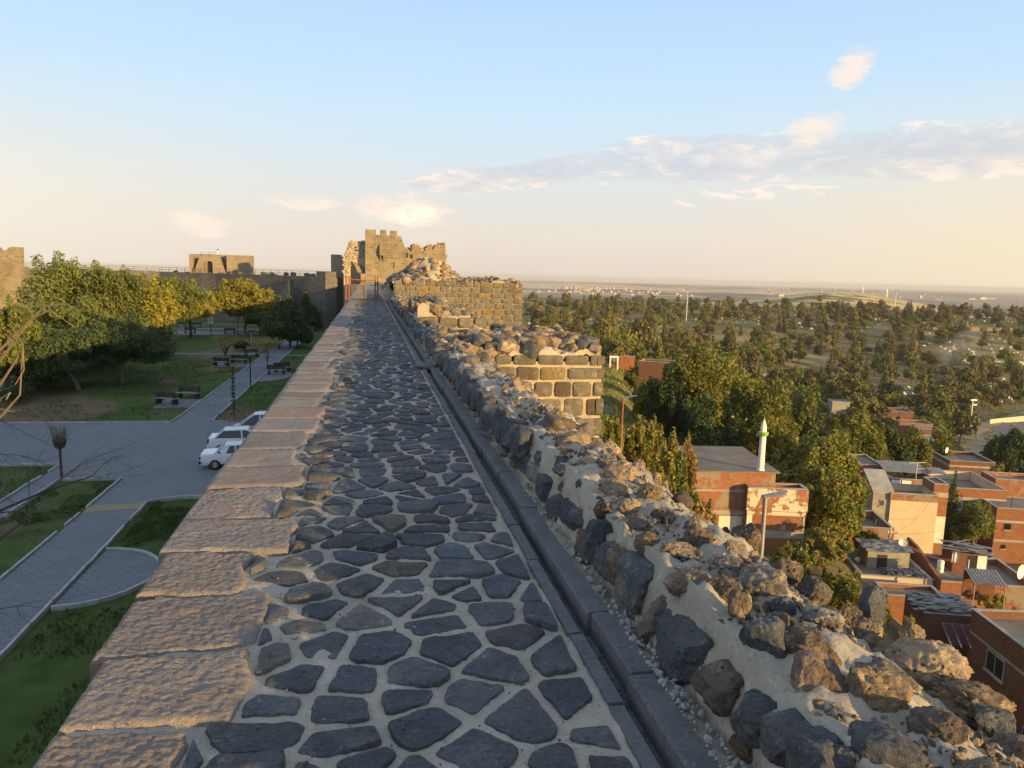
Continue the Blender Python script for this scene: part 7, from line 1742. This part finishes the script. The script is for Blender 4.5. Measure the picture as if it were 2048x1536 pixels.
    a = atd(1980, 832, 262); b = atd(2120, 796, 285); a[2] = gz(a[0], a[1]); b[2] = gz(b[0], b[1]); t = thing('low_wall', 'low cream boundary wall beside the upper road at right', 'wall', a); m = MB(); m.bar(a+np.array([0, 0, .6]), b+np.array([0, 0, .6]), .5, 2.4); m.build('wall_body', MT['plaster_cream'], t)
    g = 'floodlight masts beyond the cemetery'
    for px, pt, D, lab in ((1376, 579, 610, 'thin floodlight mast above the pines, left one'), (1793, 582, 720, 'thin floodlight mast above the pines, right one with dark lamp pair')):
        tp = atd(px, pt, D); z = gz(tp[0], tp[1]); t = thing('floodlight_mast', lab, 'light mast', (tp[0], tp[1], z), 0, g); H = tp[2]-z
        m = MB(); m.lathe([(.35, -.3), (.30, 3), (.16, H)], (0, 0, 0), 8); m.build('pole', MT['white_paint'], t, local=True); m = MB(); m.box((-.75, 0, H), (.8, .4, 1.0)); m.box((.75, 0, H), (.8, .4, 1.0)); m.box((0, 0, H-.1), (1.6, .2, .2)); m.build('lamp_bank', MT['dark_metal'], t, local=True)
cemetery()
def far_town():
    rg = random.Random(400); m = MB(); m.box((0, 0, 2.5), (11, 9, 7.0)); m.extr([(-5.9, 6.0), (5.9, 6.0), (0, 8.2)], (0, -4.9, 0), (1, 0, 0), (0, 0, 1), (0, 1, 0), 9.8, None, 1); p1 = m
    m = MB(); m.box((0, 0, 4), (12, 10, 11)); m.box((1, 1, 10.0), (4, 4, 1.0), 0, None, 1); p2 = m
    m = MB(); m.box((0, 0, 2.5), (34, 14, 9)); m.extr([(-17.5, 7.0), (17.5, 7.0), (0, 9.5)], (0, -7.4, 0), (1, 0, 0), (0, 0, 1), (0, 1, 0), 14.8, None, 1); p3 = m
    S = [p.build(n, [MT['town'], MT['town_roof']]) for p, n in ((p1, 'village_house'), (p2, 'village_house'), (p3, 'farm_shed'))]
    used = set()
    def put(i, px, D, s, lab, g):
        d = ray(px, 575); d = d/np.dot(d, FW); x, y = EYE[0]+d[0]*D, EYE[1]+d[1]*D; src = S[i]
        o = src if i not in used else dup(src); used.add(i); o.location = (x, y, gz(x, y)-.5); o.rotation_euler = (0, 0, rg.uniform(0, 3)); o.scale = (s, s, s*rg.uniform(.9, 1.2)); tag(o, lab, 'shed' if i == 2 else 'house', g)
    for k in range(120):
        px = rg.gauss(1215, 75); D = rg.uniform(2700, 4600); put(rg.choice([0, 0, 1]), px, D, rg.uniform(.7, 1.2), 'pale house of the far village on the plain', 'houses of the far village')
    for k in range(26): put(rg.choice([0, 1]), rg.uniform(1500, 1900), rg.uniform(3600, 8000), rg.uniform(1, 1.7), 'pale house scattered on the far plain', 'houses on the far plain')
    for px, D, s in ((1560, 3300, 1.4), (1880, 3900, 1.0), (1946, 4100, 1.2), (1965, 4200, 1.8), (1985, 4300, 1.4), (2040, 4400, 1.0)): put(2, px, D, s, 'long pale shed on the far plain', 'sheds on the far plain')
    for k in range(44): put(1, rg.uniform(48, 360), rg.uniform(900, 2600), rg.uniform(.9, 1.5), 'pale apartment house showing over the far city wall', 'houses beyond the city wall')
    m = MB()
    for s in ((-1, -1), (1, -1), (1, 1), (-1, 1)): m.bar((s[0]*4, s[1]*4, -1), (s[0]*.5, s[1]*.5, 46), .9, .9)
    for z in (12, 24, 34): q = 4-3.5*z/46; m.bar((-q, -q, z), (q, q, z+.1), .6, .6); m.bar((-q, q, z), (q, -q, z), .6, .6)
    for z in (36, 42): m.bar((-6, 0, z), (6, 0, z+.1), .8, .8)
    src = m.build('power_pylon', MT['grey_metal'])
    for k, (px, D, lab) in enumerate(((1775, 4300, 'steel power pylon on the horizon, nearer one'), (1727, 5600, 'steel power pylon on the horizon, farther one'))):
        o = src if k == 0 else dup(src); d = ray(px, 575); d = d/np.dot(d, FW); x, y = d[0]*D, d[1]*D; o.location = (x, y, gz(x, y)); tag(o, lab, 'pylon', 'power pylons on the plain')
far_town()
def smoke():
    p = hit(1902, 752); m = MB(); rg = random.Random(5); prof = []
    n = 14; V = []; k = 18
    for i in range(n):
        f = i/(n-1); r = (1.0+9*f**.8)*(math.sin(math.pi*min(1, .12+f*.86))**.5+.05)
        for j in range(k):
            a = 2*math.pi*j/k; q = r*(1+.35*float(vnoise(np.array([math.cos(a)*1.5, math.sin(a)*1.5, f*5]), 4)))
            V.append((p[0]+q*math.cos(a)+6*f*f-2*math.sin(f*5), p[1]+q*math.sin(a), p[2]+26*f))
    m.add(V, [(i*k+j, i*k+(j+1) % k, (i+1)*k+(j+1) % k, (i+1)*k+j) for i in range(n-1) for j in range(k)]+[tuple(range(k-1, -1, -1)), tuple((n-1)*k+j for j in range(k))])
    mt = bpy.data.materials.new('smoke'); mt.use_nodes = True; nt = mt.node_tree; nt.nodes.clear()
    o_ = nt.nodes.new('ShaderNodeOutputMaterial'); v = nt.nodes.new('ShaderNodeVolumePrincipled'); nt.links.new(v.outputs[0], o_.inputs['Volume'])
    v.inputs['Color'].default_value = (0.75, 0.76, 0.80, 1); v.inputs['Density'].default_value = 0.014
    tag(m.build('smoke', mt), 'thin blue smoke rising among the cemetery trees at right', 'smoke', kind='stuff')
smoke()
def haze():
    m = MB(); zt = 13.5; zb = -125.0; s = 30500.0
    m.box((0, 0, (zt+zb)/2), (2*s, 2*s, zt-zb)); mt = bpy.data.materials.new('haze_air'); mt.use_nodes = True; nt = mt.node_tree; nt.nodes.clear()
    o_ = nt.nodes.new('ShaderNodeOutputMaterial'); v = nt.nodes.new('ShaderNodeVolumePrincipled'); nt.links.new(v.outputs[0], o_.inputs['Volume'])
    v.inputs['Color'].default_value = (0.84, 0.79, 0.75, 1); v.inputs['Density'].default_value = HAZE; v.inputs['Anisotropy'].default_value = 0.0
    o = m.build('haze', mt); tag(o, 'thin evening haze over the plain', 'haze', kind='stuff'); o.display_type = 'WIRE'
HAZE = 0.00008
haze()
